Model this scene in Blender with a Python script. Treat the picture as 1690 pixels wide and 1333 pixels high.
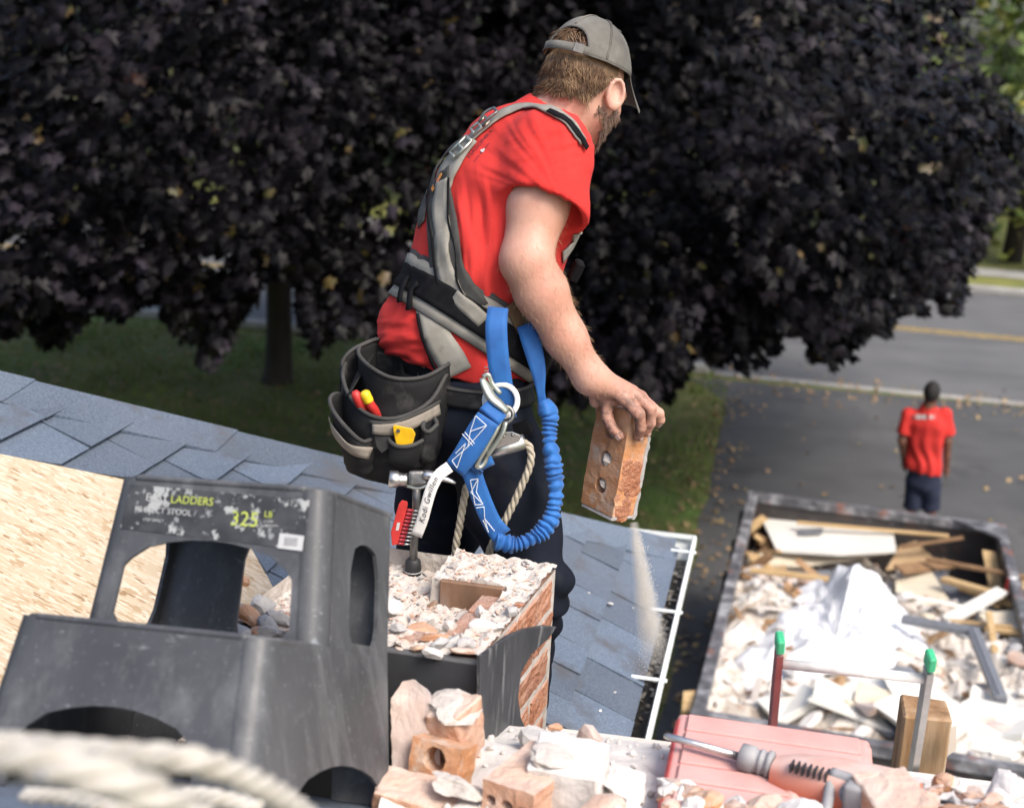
import bpy, bmesh, math, random
import numpy as np
from mathutils import Vector, Matrix, Quaternion, noise
from mathutils.bvhtree import BVHTree
for o in list(bpy.data.objects): bpy.data.objects.remove(o)
SC = bpy.context.scene
COL = SC.collection
R = math.radians
# ------------------------------------------------------------------ camera
PW, PH, PF = 1690.0, 1333.0, 2347.0
PITCH, ROLL, CAMH = R(15), R(3), 5.5
FW = Vector((0, math.cos(PITCH), -math.sin(PITCH)))
_rt = Vector((1, 0, 0)); _up = _rt.cross(FW)
RT = _rt*math.cos(ROLL) + _up*math.sin(ROLL)
UP = -_rt*math.sin(ROLL) + _up*math.cos(ROLL)
CAM = Vector((0, 0, CAMH))
cd = bpy.data.cameras.new('camera'); cam = bpy.data.objects.new('camera', cd); COL.objects.link(cam)
cam.matrix_world = Matrix(((RT.x, UP.x, -FW.x, 0), (RT.y, UP.y, -FW.y, 0), (RT.z, UP.z, -FW.z, CAMH), (0, 0, 0, 1)))
cd.sensor_width = 36; cd.lens = 36*PF/PW; cd.clip_start = 0.05; cd.clip_end = 600
cd.dof.use_dof = True; cd.dof.focus_distance = 2.95; cd.dof.aperture_fstop = 3.7
SC.camera = cam
# ------------------------------------------------------------------ light
SUN_EL, SUN_AZ = R(50), R(140)          # azimuth clockwise from +Y: behind the camera to its right
w = bpy.data.worlds.new('World'); SC.world = w; w.use_nodes = True
nt = w.node_tree; nt.nodes.clear()
sky = nt.nodes.new('ShaderNodeTexSky'); sky.sky_type = 'NISHITA'; sky.sun_disc = False
sky.sun_elevation = SUN_EL; sky.sun_rotation = SUN_AZ; sky.air_density = 1.0; sky.dust_density = 4.0; sky.ozone_density = 1.0
bgn = nt.nodes.new('ShaderNodeBackground'); bgn.inputs[1].default_value = 0.13
wo = nt.nodes.new('ShaderNodeOutputWorld')
nt.links.new(sky.outputs[0], bgn.inputs[0]); nt.links.new(bgn.outputs[0], wo.inputs[0])
sd = bpy.data.lights.new('sun', 'SUN'); sun = bpy.data.objects.new('sun', sd); COL.objects.link(sun)
sd.energy = 1.5; sd.angle = R(28); sd.color = (1.0, 0.95, 0.88)
_sd = Vector((math.sin(SUN_AZ)*math.cos(SUN_EL), math.cos(SUN_AZ)*math.cos(SUN_EL), math.sin(SUN_EL)))
sun.rotation_euler = (-_sd).to_track_quat('-Z', 'Y').to_euler(); sun.location = (0, 0, 30)
SC.view_settings.view_transform = 'Standard'; SC.view_settings.look = 'None'
SC.view_settings.exposure = 0.98; SC.view_settings.gamma = 1.0; SC.view_settings.use_curve_mapping = False
SC.render.engine = 'CYCLES'
cy = SC.cycles
cy.volume_bounces = 2; cy.max_bounces = 6; cy.diffuse_bounces = 3; cy.glossy_bounces = 3; cy.transmission_bounces = 4; cy.transparent_max_bounces = 6
cy.caustics_reflective = False; cy.caustics_refractive = False; cy.use_denoising = True; cy.sample_clamp_indirect = 4.0
try: cy.volume_step_rate = 0.6; cy.volume_max_steps = 128
except Exception: pass
# ------------------------------------------------------------------ helpers
rng = random.Random(7)
def ray(px, py): return FW + RT*((px-PW/2)/PF) + UP*((PH/2-py)/PF)
def P(px, py, y):                      # world point on the sight line through a photo pixel, at world depth y
    d = ray(px, py); return CAM + d*(y/d.y)
def PZ(px, py, z):
    d = ray(px, py); return CAM + d*((z-CAMH)/d.z)
def PPL(px, py, o, n):                 # meets the plane through o with normal n
    d = ray(px, py); return CAM + d*((o-CAM).dot(n)/d.dot(n))
def proj(v):
    q = Vector(v)-CAM; z = q.dot(FW); return (PW/2+PF*q.dot(RT)/z, PH/2-PF*q.dot(UP)/z)
Z = Vector((0, 0, 1))
def wloc(o):
    v = Vector((0, 0, 0))
    while o is not None: v += o.location; o = o.parent
    return v
def tag(o, label=None, cat=None, group=None, kind=None):
    if label: o['label'] = label
    if cat: o['category'] = cat
    if group: o['group'] = group
    if kind: o['kind'] = kind
    return o
def empty(name, loc, label, cat, group=None):
    o = bpy.data.objects.new(name, None); COL.objects.link(o); o.location = loc
    o.empty_display_size = .1
    return tag(o, label, cat, group)
def mkobj(name, verts, faces, mats, parent=None, smooth=False, mi=None, auto=None):
    me = bpy.data.meshes.new(name)
    off = wloc(parent)
    if isinstance(verts, np.ndarray): vv = verts - np.array(off)
    else: vv = [(v[0]-off.x, v[1]-off.y, v[2]-off.z) for v in verts]
    me.from_pydata(vv.tolist() if isinstance(vv, np.ndarray) else vv, [], faces.tolist() if isinstance(faces, np.ndarray) else faces)
    if not isinstance(mats, (list, tuple)): mats = [mats]
    for m in mats: me.materials.append(m)
    if mi is not None: me.polygons.foreach_set('material_index', mi)
    if smooth:
        me.polygons.foreach_set('use_smooth', [True]*len(me.polygons))
        if auto: 
            try: me.set_sharp_from_angle(angle=R(auto))
            except Exception: pass
    me.update()
    o = bpy.data.objects.new(name, me); COL.objects.link(o)
    if parent is not None: o.parent = parent
    return o
class MB:
    def __init__(s): s.v = []; s.f = []; s.m = []
    def add(s, v, f, m=0):
        n = len(s.v); s.v += [tuple(x) for x in v]; s.f += [tuple(i+n for i in q) for q in f]; s.m += [m]*len(f); return s
    def build(s, name, mats, parent=None, smooth=False, auto=None):
        return mkobj(name, s.v, s.f, mats, parent, smooth, s.m, auto)
BOXF = [(0,3,2,1),(4,5,6,7),(0,1,5,4),(1,2,6,5),(2,3,7,6),(3,0,4,7)]
def boxv(c, sx, sy, sz, ax=None):       # centre, full sizes, axes
    ax = ax or (Vector((1,0,0)), Vector((0,1,0)), Z)
    out = []
    for k in (-.5, .5):
        for i, j in ((-.5,-.5),(.5,-.5),(.5,.5),(-.5,.5)):
            out.append(Vector(c)+ax[0]*(i*sx)+ax[1]*(j*sy)+ax[2]*(k*sz))
    return out
def rbox(c, sx, sy, sz, ax=None, b=.004, seg=1, jit=0, r=rng):   # bevelled box
    bm = bmesh.new()
    vs = [bm.verts.new(v) for v in boxv((0,0,0), sx, sy, sz)]
    for q in BOXF: bm.faces.new([vs[i] for i in q])
    if jit:
        for v in vs: v.co += Vector((r.uniform(-1,1), r.uniform(-1,1), r.uniform(-1,1)))*jit
    bmesh.ops.bevel(bm, geom=list(bm.edges), offset=b, segments=seg, affect='EDGES', profile=.6)
    bm.normal_update()
    bm.verts.index_update()
    ax = ax or (Vector((1,0,0)), Vector((0,1,0)), Z); c = Vector(c)
    v = [c+ax[0]*q.co.x+ax[1]*q.co.y+ax[2]*q.co.z for q in bm.verts]; f = [[x.index for x in q.verts] for q in bm.faces]
    bm.free(); return v, f
def frame_from(t, hint=Z):
    t = t.normalized(); s = t.cross(hint)
    if s.length < 1e-4: s = t.cross(Vector((1,0,0)))
    s.normalize(); return t, s, s.cross(t)
def smooth_path(pts, n):                # Catmull-Rom through pts (any dimension)
    p = np.array([list(q) for q in pts], float); k = len(p)
    p = np.vstack([2*p[0]-p[1], p, 2*p[-1]-p[-2]])
    out = []
    for t in np.linspace(0, k-1, n):
        i = min(int(t), k-2); u = t-i
        a, b, c, d = p[i], p[i+1], p[i+2], p[i+3]
        out.append(.5*((2*b)+(-a+c)*u+(2*a-5*b+4*c-d)*u*u+(-a+3*b-3*c+d)*u**3))
    return np.array(out)
def tube(pts, rad, seg=8, cap=True, ell=1.0, hint=Z):
    pts = [Vector(p) for p in pts]; n = len(pts); v = []; f = []
    rad = [rad]*n if not hasattr(rad, '__len__') else rad
    prev = None
    for i, p in enumerate(pts):
        t = (pts[min(i+1, n-1)]-pts[max(i-1, 0)])
        if t.length < 1e-9: t = Vector((0,0,1))
        t.normalize()
        if prev is None: _, s, u = frame_from(t, hint)
        else:
            s = prev - t*prev.dot(t)
            if s.length < 1e-6: _, s, u = frame_from(t, hint)
            s.normalize(); u = s.cross(t)
        prev = s
        for k in range(seg):
            a = 2*math.pi*k/seg; v.append(p + s*(math.cos(a)*rad[i]) + u*(math.sin(a)*rad[i]*ell))
    for i in range(n-1):
        for k in range(seg):
            k2 = (k+1) % seg; f.append((i*seg+k, i*seg+k2, (i+1)*seg+k2, (i+1)*seg+k))
    if cap: f.append(tuple(range(seg))[::-1]); f.append(tuple((n-1)*seg+k for k in range(seg)))
    return v, f
def cyl(a, b, ra, rb=None, seg=16): return tube([a, b], [ra, ra if rb is None else rb], seg)
def lathe(a, b, prof, seg=20):          # prof: list of (t along a->b, radius)
    a = Vector(a); b = Vector(b); return tube([a+(b-a)*t for t, r in prof], [max(r, 1e-5) for t, r in prof], seg)
def torus(c, n, R0, r, seg=28, rs=8, arc=(0, 2*math.pi), flat=1.0):
    n = Vector(n).normalized(); _, s, u = frame_from(n)
    full = abs(arc[1]-arc[0]-2*math.pi) < 1e-6; v = []; f = []
    m = seg if full else seg+1
    for i in range(m):
        a = arc[0]+(arc[1]-arc[0])*i/seg; d = s*math.cos(a)+u*math.sin(a)
        for k in range(rs):
            b = 2*math.pi*k/rs; v.append(Vector(c)+d*(R0+r*math.cos(b))+n*(r*flat*math.sin(b)))
    for i in range(m if full else m-1):
        j = (i+1) % m
        for k in range(rs): f.append((i*rs+k, j*rs+k, j*rs+(k+1)%rs, i*rs+(k+1)%rs))
    return v, f
def rock(seed, sx, sy, sz, ax=None, c=(0,0,0), cuts=7, sub=2, rough=.1):      # an angular broken chunk
    r = random.Random(seed); bm = bmesh.new(); bmesh.ops.create_icosphere(bm, subdivisions=sub, radius=.62)
    pl = []
    for k in range(cuts):
        d = Vector((r.gauss(0,1), r.gauss(0,1), r.gauss(0,1))).normalized(); pl.append((d, r.uniform(.28,.48)))
    for v in bm.verts:
        for d, h in pl:
            e = v.co.dot(d)-h
            if e > 0: v.co -= d*e
        if sub > 2: q = v.co*11+Vector((seed, 0, seed*.7)); v.co += Vector((noise.noise(q), noise.noise(q+Vector((9,0,0))), noise.noise(q+Vector((0,9,0)))))*rough*.30
        q = v.co*3+Vector((seed*1.7, seed, 0)); v.co += Vector((noise.noise(q), noise.noise(q+Vector((9,0,0))), noise.noise(q+Vector((0,9,0)))))*rough*.5
    bm.verts.index_update(); ax = ax or (Vector((1,0,0)), Vector((0,1,0)), Z); c = Vector(c)
    v = [c+ax[0]*(q.co.x*sx)+ax[1]*(q.co.y*sy)+ax[2]*(q.co.z*sz) for q in bm.verts]; f = [[x.index for x in q.verts] for q in bm.faces]
    bm.free(); return v, f
def rot_axes(rx, ry, rz):
    m = (Matrix.Rotation(rz, 3, 'Z') @ Matrix.Rotation(ry, 3, 'Y') @ Matrix.Rotation(rx, 3, 'X')); return (m.col[0].copy(), m.col[1].copy(), m.col[2].copy())
def text_mesh(body, size, origin, xdir, ydir, mat, name, parent=None, align='LEFT', lift=.0006, conform=None, extrude=.0003):
    cu = bpy.data.curves.new('t', 'FONT'); cu.body = body; cu.size = size; cu.align_x = align; cu.extrude = 0; cu.resolution_u = 3
    to = bpy.data.objects.new('t', cu); COL.objects.link(to)
    dg = bpy.context.evaluated_depsgraph_get(); me = bpy.data.meshes.new_from_object(to.evaluated_get(dg))
    xd = Vector(xdir).normalized(); yd = Vector(ydir); yd = (yd-xd*yd.dot(xd)).normalized(); n = xd.cross(yd)
    v = [Vector(origin)+xd*q.co.x+yd*q.co.y+n*lift for q in me.vertices]
    if conform: v = [conform(q) for q in v]
    f = [list(p.vertices) for p in me.polygons]
    bpy.data.objects.remove(to); bpy.data.curves.remove(cu); bpy.data.meshes.remove(me)
    return mkobj(name, v, f, mat, parent)
# ------------------------------------------------------------------ materials
def mat(name, cols, scale=12, rough=.7, bump=.0, bscale=None, detail=6, metal=0, spec=.5, stretch=None, coord='W', rnd=0.0, rough_var=0.0,
        spots=None, dust=None, sss=0, sheen=0, bdist=.004, coat=0, trans=0, extra=None):
    """cols: list of (pos, rgb). spots: list of (rgb, scale, lo, hi, stretch). dust: (rgb, amount) on faces that look up."""
    m = bpy.data.materials.new(name); m.use_nodes = True; t = m.node_tree; N = t.nodes; L = t.links
    b = N['Principled BSDF']; b.inputs['Roughness'].default_value = rough; b.inputs['Metallic'].default_value = metal
    b.inputs['Specular IOR Level'].default_value = spec
    if sss: b.inputs['Subsurface Weight'].default_value = sss; b.inputs['Subsurface Radius'].default_value = (.012,.004,.002); b.inputs['Subsurface Scale'].default_value = 1.0
    if sheen: b.inputs['Sheen Weight'].default_value = sheen; b.inputs['Sheen Roughness'].default_value = .5
    if coat: b.inputs['Coat Weight'].default_value = coat
    if coord == 'W': g = N.new('ShaderNodeNewGeometry'); src = g.outputs['Position']
    else: g = N.new('ShaderNodeTexCoord'); src = g.outputs['Object']
    def mapped(st):
        if st is None: return src
        mp = N.new('ShaderNodeMapping'); mp.inputs['Scale'].default_value = st[:3]
        if len(st) > 3: mp.inputs['Rotation'].default_value = st[3:6]
        L.new(src, mp.inputs[0]); return mp.outputs[0]
    def noi(s, d, st, r=.55):
        n = N.new('ShaderNodeTexNoise'); n.inputs['Scale'].default_value = s; n.inputs['Detail'].default_value = d; n.inputs['Roughness'].default_value = r
        L.new(mapped(st), n.inputs['Vector']); return n.outputs['Fac']
    def ramp(fac, stops):
        r = N.new('ShaderNodeValToRGB'); e = r.color_ramp.elements
        while len(e) < len(stops): e.new(.5)
        for k, (p, c) in enumerate(stops): e[k].position = p; e[k].color = (*c, 1)
        L.new(fac, r.inputs[0]); return r.outputs[0]
    def mix(f, a, bb, mode='MIX'):
        x = N.new('ShaderNodeMix'); x.data_type = 'RGBA'; x.blend_type = mode
        if isinstance(f, float): x.inputs[0].default_value = f
        else: L.new(f, x.inputs[0])
        for s, q in ((x.inputs[6], a), (x.inputs[7], bb)):
            if isinstance(q, tuple): s.default_value = (*q, 1)
            else: L.new(q, s)
        return x.outputs[2]
    nf = noi(scale, detail, stretch)
    col = ramp(nf, cols) if len(cols) > 1 else None
    if col is None:
        rg = N.new('ShaderNodeRGB'); rg.outputs[0].default_value = (*cols[0][1], 1); col = rg.outputs[0]
    if rnd:
        oi = N.new('ShaderNodeObjectInfo'); mr = N.new('ShaderNodeMapRange'); mr.inputs[3].default_value = 1-rnd; mr.inputs[4].default_value = 1+rnd
        L.new(oi.outputs['Random'], mr.inputs[0]); hv = N.new('ShaderNodeHueSaturation'); L.new(mr.outputs[0], hv.inputs['Value']); L.new(col, hv.inputs['Color']); col = hv.outputs[0]
    for sp in (spots or []):
        c, s, lo, hi = sp[:4]; f = noi(s, 5, sp[4] if len(sp) > 4 else None, .6)
        mk = ramp(f, [(lo, (0,0,0)), (hi, (1,1,1))]); col = mix(mk, col, c)
    if dust:
        g2 = N.new('ShaderNodeNewGeometry'); sx = N.new('ShaderNodeSeparateXYZ'); L.new(g2.outputs['Normal'], sx.inputs[0])
        a = N.new('ShaderNodeMapRange'); a.inputs[1].default_value = -.2; a.inputs[2].default_value = .9; L.new(sx.outputs[2], a.inputs[0])
        q = N.new('ShaderNodeMath'); q.operation = 'MULTIPLY'; L.new(a.outputs[0], q.inputs[0])
        nn = ramp(noi(dust[2] if len(dust) > 2 else 18, 6, None, .6), [(.3, (.45,.45,.45)), (.65, (1,1,1))]); L.new(nn, q.inputs[1])
        q2 = N.new('ShaderNodeMath'); q2.operation = 'MULTIPLY'; q2.inputs[1].default_value = dust[1]; L.new(q.outputs[0], q2.inputs[0])
        col = mix(q2.outputs[0], col, dust[0])
    if extra: col = extra(N, L, src, col, mix, ramp, noi)
    L.new(col, b.inputs['Base Color'])
    if rough_var:
        mr = N.new('ShaderNodeMapRange'); mr.inputs[3].default_value = rough-rough_var; mr.inputs[4].default_value = rough+rough_var
        L.new(noi(scale*2.3, 4, stretch), mr.inputs[0]); L.new(mr.outputs[0], b.inputs['Roughness'])
    if bump:
        bp = N.new('ShaderNodeBump'); bp.inputs['Strength'].default_value = bump; bp.inputs['Distance'].default_value = bdist
        L.new(noi(bscale or scale*3, 5, stretch), bp.inputs['Height']); L.new(bp.outputs[0], b.inputs['Normal'])
    if trans: b.inputs['Transmission Weight'].default_value = trans
    return m
def plain(name, c, rough=.6, metal=0, bump=.1, var=.18, scale=40, **k):
    d = tuple(x*(1-var) for x in c); e = tuple(min(1, x*(1+var)) for x in c)
    return mat(name, [(.3, d), (.7, e)], scale=scale, rough=rough, metal=metal, bump=bump, **k)
# ================================================================== SETTING: ground, road, far side
TH = R(10.8); DD = Vector((math.sin(TH), math.cos(TH), 0)); LL = Vector((-math.cos(TH), math.sin(TH), 0))   # house depth axis, and to its left
def struct(o, name=None): o['kind'] = 'structure'; return o
def sheet(name, pts, z, m, cuts=0):
    return struct(mkobj(name, [(p[0], p[1], z) for p in pts], [tuple(range(len(pts)))], m))
M = {}
M['grass_ground'] = mat('grass_ground', [(.3, (.085,.098,.026)), (.55, (.140,.165,.042)), (.75, (.22,.20,.075))], scale=.9, rough=.9, bump=.6, bscale=60, bdist=.03,
    spots=[((.24,.165,.08), 5, .50, .68), ((.10,.18,.036), .35, .52, .66)])
M['drive'] = mat('drive_asphalt', [(.3, (.060,.060,.062)), (.7, (.088,.088,.090))], scale=1.1, rough=.85, bump=.4, bscale=90, bdist=.006,
    spots=[((.115,.112,.108), .6, .53, .75, (1,.35,1)), ((.046,.046,.048), .8, .58, .7)])
M['patch'] = mat('patch_asphalt', [(.3, (.046,.046,.048)), (.7, (.062,.062,.064))], scale=2, rough=.85, bump=.3, bscale=90)
M['road'] = mat('road_asphalt', [(.3, (.100,.100,.102)), (.7, (.135,.135,.134))], scale=.8, rough=.85, bump=.3, bscale=70,
    spots=[((.065,.065,.067), .5, .55, .7, (.2,1.4,1,0,0,-.21))])
M['concrete'] = mat('concrete', [(.3, (.28,.27,.25)), (.7, (.40,.39,.36))], scale=3, rough=.85, bump=.3, bscale=40)
M['yellow'] = mat('yellow_paint', [(.35, (.25,.17,.05)), (.6, (.55,.36,.06))], scale=6, rough=.7)
M['far_lawn'] = mat('far_lawn_grass', [(.3, (.12,.14,.03)), (.7, (.21,.21,.05))], scale=1.2, rough=.9, bump=.5, bscale=30, spots=[((.2,.15,.05), 3, .55, .7)])
BIG = 260
sheet('lawn', [(-BIG,-BIG),(BIG,-BIG),(BIG,BIG),(-BIG,BIG)], 0, M['grass_ground'])
RD = Vector((math.cos(R(12)), -math.sin(R(12)), 0)); RN = Vector((math.sin(R(12)), math.cos(R(12)), 0))   # along and across the road
def rp(a, b):                          # a metres along, b metres across from the near road edge
    p = Vector((4.57, 23.07, 0)) + RD*a + RN*b; return (p.x, p.y)
DE = Vector((1.42, 10.79, 0)); DDR = Vector((2.12, 11.45, 0)).normalized(); DRR = Vector((DDR.y, -DDR.x, 0))
def dp(a, b): p = DE + DDR*a + DRR*b; return (p.x, p.y)
# driveway with a ragged grass edge
left = [dp(a, .10*noise.noise(Vector((a*.9, 0, 3))) - .05 - (.9*max(0, (a-10.2)/2)**2 if a > 10.2 else 0)) for a in np.linspace(-14, 12.1, 60)]
sheet('driveway', left + [rp(12.5, .05), dp(-14, 8.5)], .004, M['drive'])
sheet('driveway_patch', [dp(7.2, 4.75), dp(10.4, 4.55), dp(10.4, 5.35), dp(7.0, 5.7)], .008, M['patch'])
sheet('road', [rp(-110, 0), rp(110, 0), rp(110, 10.6), rp(-110, 10.6)], .008, M['road'])
for k, b in enumerate((5.15, 5.42)):
    sheet('road_marking', [rp(-110, b), rp(110, b), rp(110, b+.11), rp(-110, b+.11)], .012, M['yellow'])
sheet('gutter_strip', [rp(-1.2, -.28), rp(13, -.28), rp(13, -.02), rp(-1.2, -.02)], .012, M['concrete'])
def kerb(a0, a1, b, w, h):
    mb = MB(); c = Vector((*rp((a0+a1)/2, b+w/2), h/2)); v, f = rbox(c, a1-a0, w, h, (RD, RN, Z), b=.02); mb.add(v, f)
    return struct(mb.build('kerb', M['concrete']))
kerb(-110, -1.3, -.3, .28, .14); kerb(-110, 110, 10.6, .3, .15)
sheet('far_verge', [rp(-110, 10.9), rp(110, 10.9), rp(110, 90), rp(-110, 90)], .10, M['far_lawn'])
sheet('pavement', [rp(-110, 12.6), rp(110, 12.6), rp(110, 13.9), rp(-110, 13.9)], .115, M['concrete'])
# ---- fallen leaves and grass blades
def leaf_outline():
    half = [(0,-.46),(.06,-.40),(.30,-.42),(.22,-.20),(.50,-.10),(.36,.02),(.40,.20),(.20,.14),(.15,.30),(.0,.54)]
    return half + [(-x, y) for x, y in half[-2:0:-1]]
LO = np.array(leaf_outline()); LV = np.vstack([[0, 0, .05], np.column_stack([LO, -.34*np.abs(LO[:,0])**1.2 - .05*np.maximum(LO[:,1], 0)])])
LFt = np.array([(0, i+1, (i+1) % len(LO)+1) for i in range(len(LO))])
def leaves_mesh(pos, nor, tip, size):    # arrays: every leaf a small lobed blade
    n = len(pos); nor = nor/np.linalg.norm(nor, axis=1)[:, None]
    s = np.cross(tip, nor); s /= np.linalg.norm(s, axis=1)[:, None]+1e-9; t = np.cross(nor, s)
    k = len(LV)
    v = pos[:, None, :] + size[:, None, None]*(LV[None, :, 0:1]*s[:, None, :] + LV[None, :, 1:2]*t[:, None, :] + LV[None, :, 2:3]*nor[:, None, :])
    f = (LFt[None] + (np.arange(n)*k)[:, None, None]).reshape(-1, 3)
    return v.reshape(-1, 3), f, (s, t, nor)
def fastmesh(name, v, f, mats, parent=None, mi=None, smooth=False):
    me = bpy.data.meshes.new(name); off = np.array(wloc(parent)); n, k = f.shape
    me.vertices.add(len(v)); me.vertices.foreach_set('co', (v-off).astype(np.float32).ravel())
    me.loops.add(n*k); me.loops.foreach_set('vertex_index', f.astype(np.int32).ravel())
    me.polygons.add(n); me.polygons.foreach_set('loop_start', np.arange(0, n*k, k, dtype=np.int32)); 
    for m in (mats if isinstance(mats, (list, tuple)) else [mats]): me.materials.append(m)
    if mi is not None: me.polygons.foreach_set('material_index', mi.astype(np.int32))
    if smooth: me.polygons.foreach_set('use_smooth', np.ones(n, bool))
    me.update(calc_edges=True); me.validate()
    o = bpy.data.objects.new(name, me); COL.objects.link(o)
    if parent is not None: o.parent = parent
    return o
npr = np.random.RandomState(11)
M['fallen'] = mat('fallen_leaf', [(.35, (.22,.12,.05)), (.5, (.33,.22,.12)), (.65, (.32,.25,.10))], scale=1.7, rough=.7)
fp = []
for k in range(2400):
    c = npr.rand()
    if c < .18: a, b = dp(npr.uniform(-2, 11), npr.normal(-.15, .30)); zz = .03
    elif c < .42: a, b = rp(npr.uniform(-3, 12), npr.normal(-.5, .55)); zz = .02
    elif c < .52: a, b = dp(npr.uniform(-2, 10.5), npr.uniform(0, 8)); zz = .02
    else: a, b = npr.uniform(-9, 1.5), npr.uniform(13, 25); zz = .03
    fp.append((a, b, zz+npr.rand()*.02))
fp = np.array(fp); n = len(fp)
v, f, _ = leaves_mesh(fp, npr.normal(0, .35, (n, 3))+[0,0,1], npr.normal(0, 1, (n, 3)), npr.uniform(.04, .10, n))
tag(fastmesh('fallen_leaves', v, f, M['fallen']), 'dry tan leaves scattered over lawn edge, driveway and road', 'leaves', kind='stuff')
M['blade'] = mat('grass_blade', [(.3, (.085,.135,.028)), (.6, (.16,.22,.046)), (.8, (.25,.24,.075))], scale=.8, rough=.8, coord='W')
n = 42000
gx = npr.uniform(-9.5, 3.4, n); gy = npr.uniform(9.5, 25, n)
keep = (gx - (DE.x + (gy-DE.y)*DDR.x/DDR.y) < -.05) & (gy < 23.0 - (gx-4.57)*.2126)
gx, gy = gx[keep], gy[keep]; n = len(gx); ang = npr.rand(n)*6.283; h = npr.uniform(.04, .10, n)*(1+.5*np.sin(gx*2)*np.sin(gy*1.3)); wd = .012
lean = npr.normal(0, .03, (n, 2))
v = np.zeros((n, 3, 3)); v[:,0] = np.column_stack([gx-np.cos(ang)*wd, gy-np.sin(ang)*wd, 0*gx]); v[:,1] = np.column_stack([gx+np.cos(ang)*wd, gy+np.sin(ang)*wd, 0*gx])
v[:,2] = np.column_stack([gx+lean[:,0], gy+lean[:,1], h])
tag(fastmesh('grass', v.reshape(-1,3), np.arange(n*3).reshape(-1,3), M['blade']), 'short mown grass blades on the shaded front lawn', 'grass', kind='stuff')
# ================================================================== TREES
M['bark'] = mat('bark', [(.3, (.018,.014,.011)), (.7, (.048,.039,.031))], scale=6, rough=.9, bump=.9, bscale=14, bdist=.03, stretch=(1,1,.25))
M['maple_leaf'] = mat('maple_leaf_purple', [(.36, (.0014,.0011,.0014)), (.54, (.0045,.0036,.0047)), (.70, (.038,.031,.041))], scale=1.0, rough=.45, spec=.12,  # palest stop paints sky highlights onto clusters of leaves
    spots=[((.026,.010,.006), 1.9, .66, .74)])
M['maple_leaf_odd'] = mat('maple_leaf_turning', [(.35, (.05,.06,.012)), (.55, (.09,.05,.016)), (.7, (.07,.07,.012))], scale=3, rough=.5)
TB = PZ(458, 630, 0)
maple = empty('maple_tree', TB, 'broad dark purple maple with drooping crown shading the lawn', 'tree')
tb = MB()
tp = [TB+Vector(p) for p in ((0,0,-.1),(.02,0,.5),(.0,.02,1.6),(-.05,0,3.2),(.0,-.1,5.0),(.1,-.2,7.0),(.2,-.3,9.5))]
tb.add(*tube(smooth_path(tp, 22), [.31,.235,.215,.205,.2,.195,.19,.188,.185,.18,.175,.17,.16,.155,.15,.14,.13,.12,.10,.09,.07,.05], 14))
tb.build('trunk', M['bark'], maple, True)
CC = Vector((-1.6, 19.2, 4.3)); 
bb = MB(); br = random.Random(5)
for k in range(26):
    a = k*2.399; h0 = 2.6+5.2*br.random(); L0 = br.uniform(5.2, 8.2)*(1.05-.07*h0)
    st = TB+Vector((0, -.05, h0)); e = CC+Vector((math.cos(a)*L0, math.sin(a)*L0, 0)); e.z = h0+br.uniform(-.2, 1.6)
    md = st.lerp(e, .5)+Vector((0, 0, .7)); pts = smooth_path([st, st.lerp(md, .5)+Vector((0,0,.25)), md, e], 9)
    bb.add(*tube(pts, list(np.linspace(.075, .015, 9)), 6))
    for q in range(4):
        s = Vector(pts[3+q]); e2 = s+Vector((br.uniform(-1.6,1.6), br.uniform(-1.6,1.6), br.uniform(-1.4,.5)))
        bb.add(*tube([s, s.lerp(e2,.5)+Vector((0,0,.15)), e2], [.03,.02,.006], 5))
bb.build('branch', M['bark'], maple, True)
# lower rim of the crown as the photograph shows it (photo columns -> lowest leaf row)
RIM = [(-200,575),(0,575),(40,555),(72,602),(104,598),(130,555),(165,535),(200,555),(236,522),(262,518),(282,562),(312,592),(342,632),(366,616),(384,560),(398,520),(416,500),(436,455),(484,455),(496,560),(524,588),(548,556),(570,540),(600,575),(640,560),(700,640),(850,660),(960,660),
       (1060,660),(1110,650),(1150,600),(1200,590),(1265,622),(1290,560),(1320,545),(1375,608),(1420,590),(1450,540),(1500,500),(1560,520),(1590,508),(1605,440),(1640,360),(1700,330),(1900,300)]
RX0 = np.array([p[0] for p in RIM]); RY0 = np.array([p[1] for p in RIM]); RX = np.arange(-200, 1901, 8); RY = np.interp(RX, RX0, RY0)-24*np.clip((420-RX)/60, 0, 1)
RY = RY+(13*np.sin(RX*.047+1)+10*np.sin(RX*.113)+9*np.sin(RX*.21+2))*np.clip((RX-520)/80, .25, 1)
FWn, RTn, UPn, CAMn = (np.array(q) for q in (FW, RT, UP, CAM))
def projn(p):
    q = p-CAMn; z = q@FWn; return PW/2+PF*(q@RTn)/z, PH/2-PF*(q@UPn)/z, z
def right_edge(py): return np.interp(py, [-200,0,60,100,130,200,330,420], [1600,1602,1612,1606,1640,1695,1700,1640])
def vn0(p): return noise.noise(Vector(p))
cen = []; out = []
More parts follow.
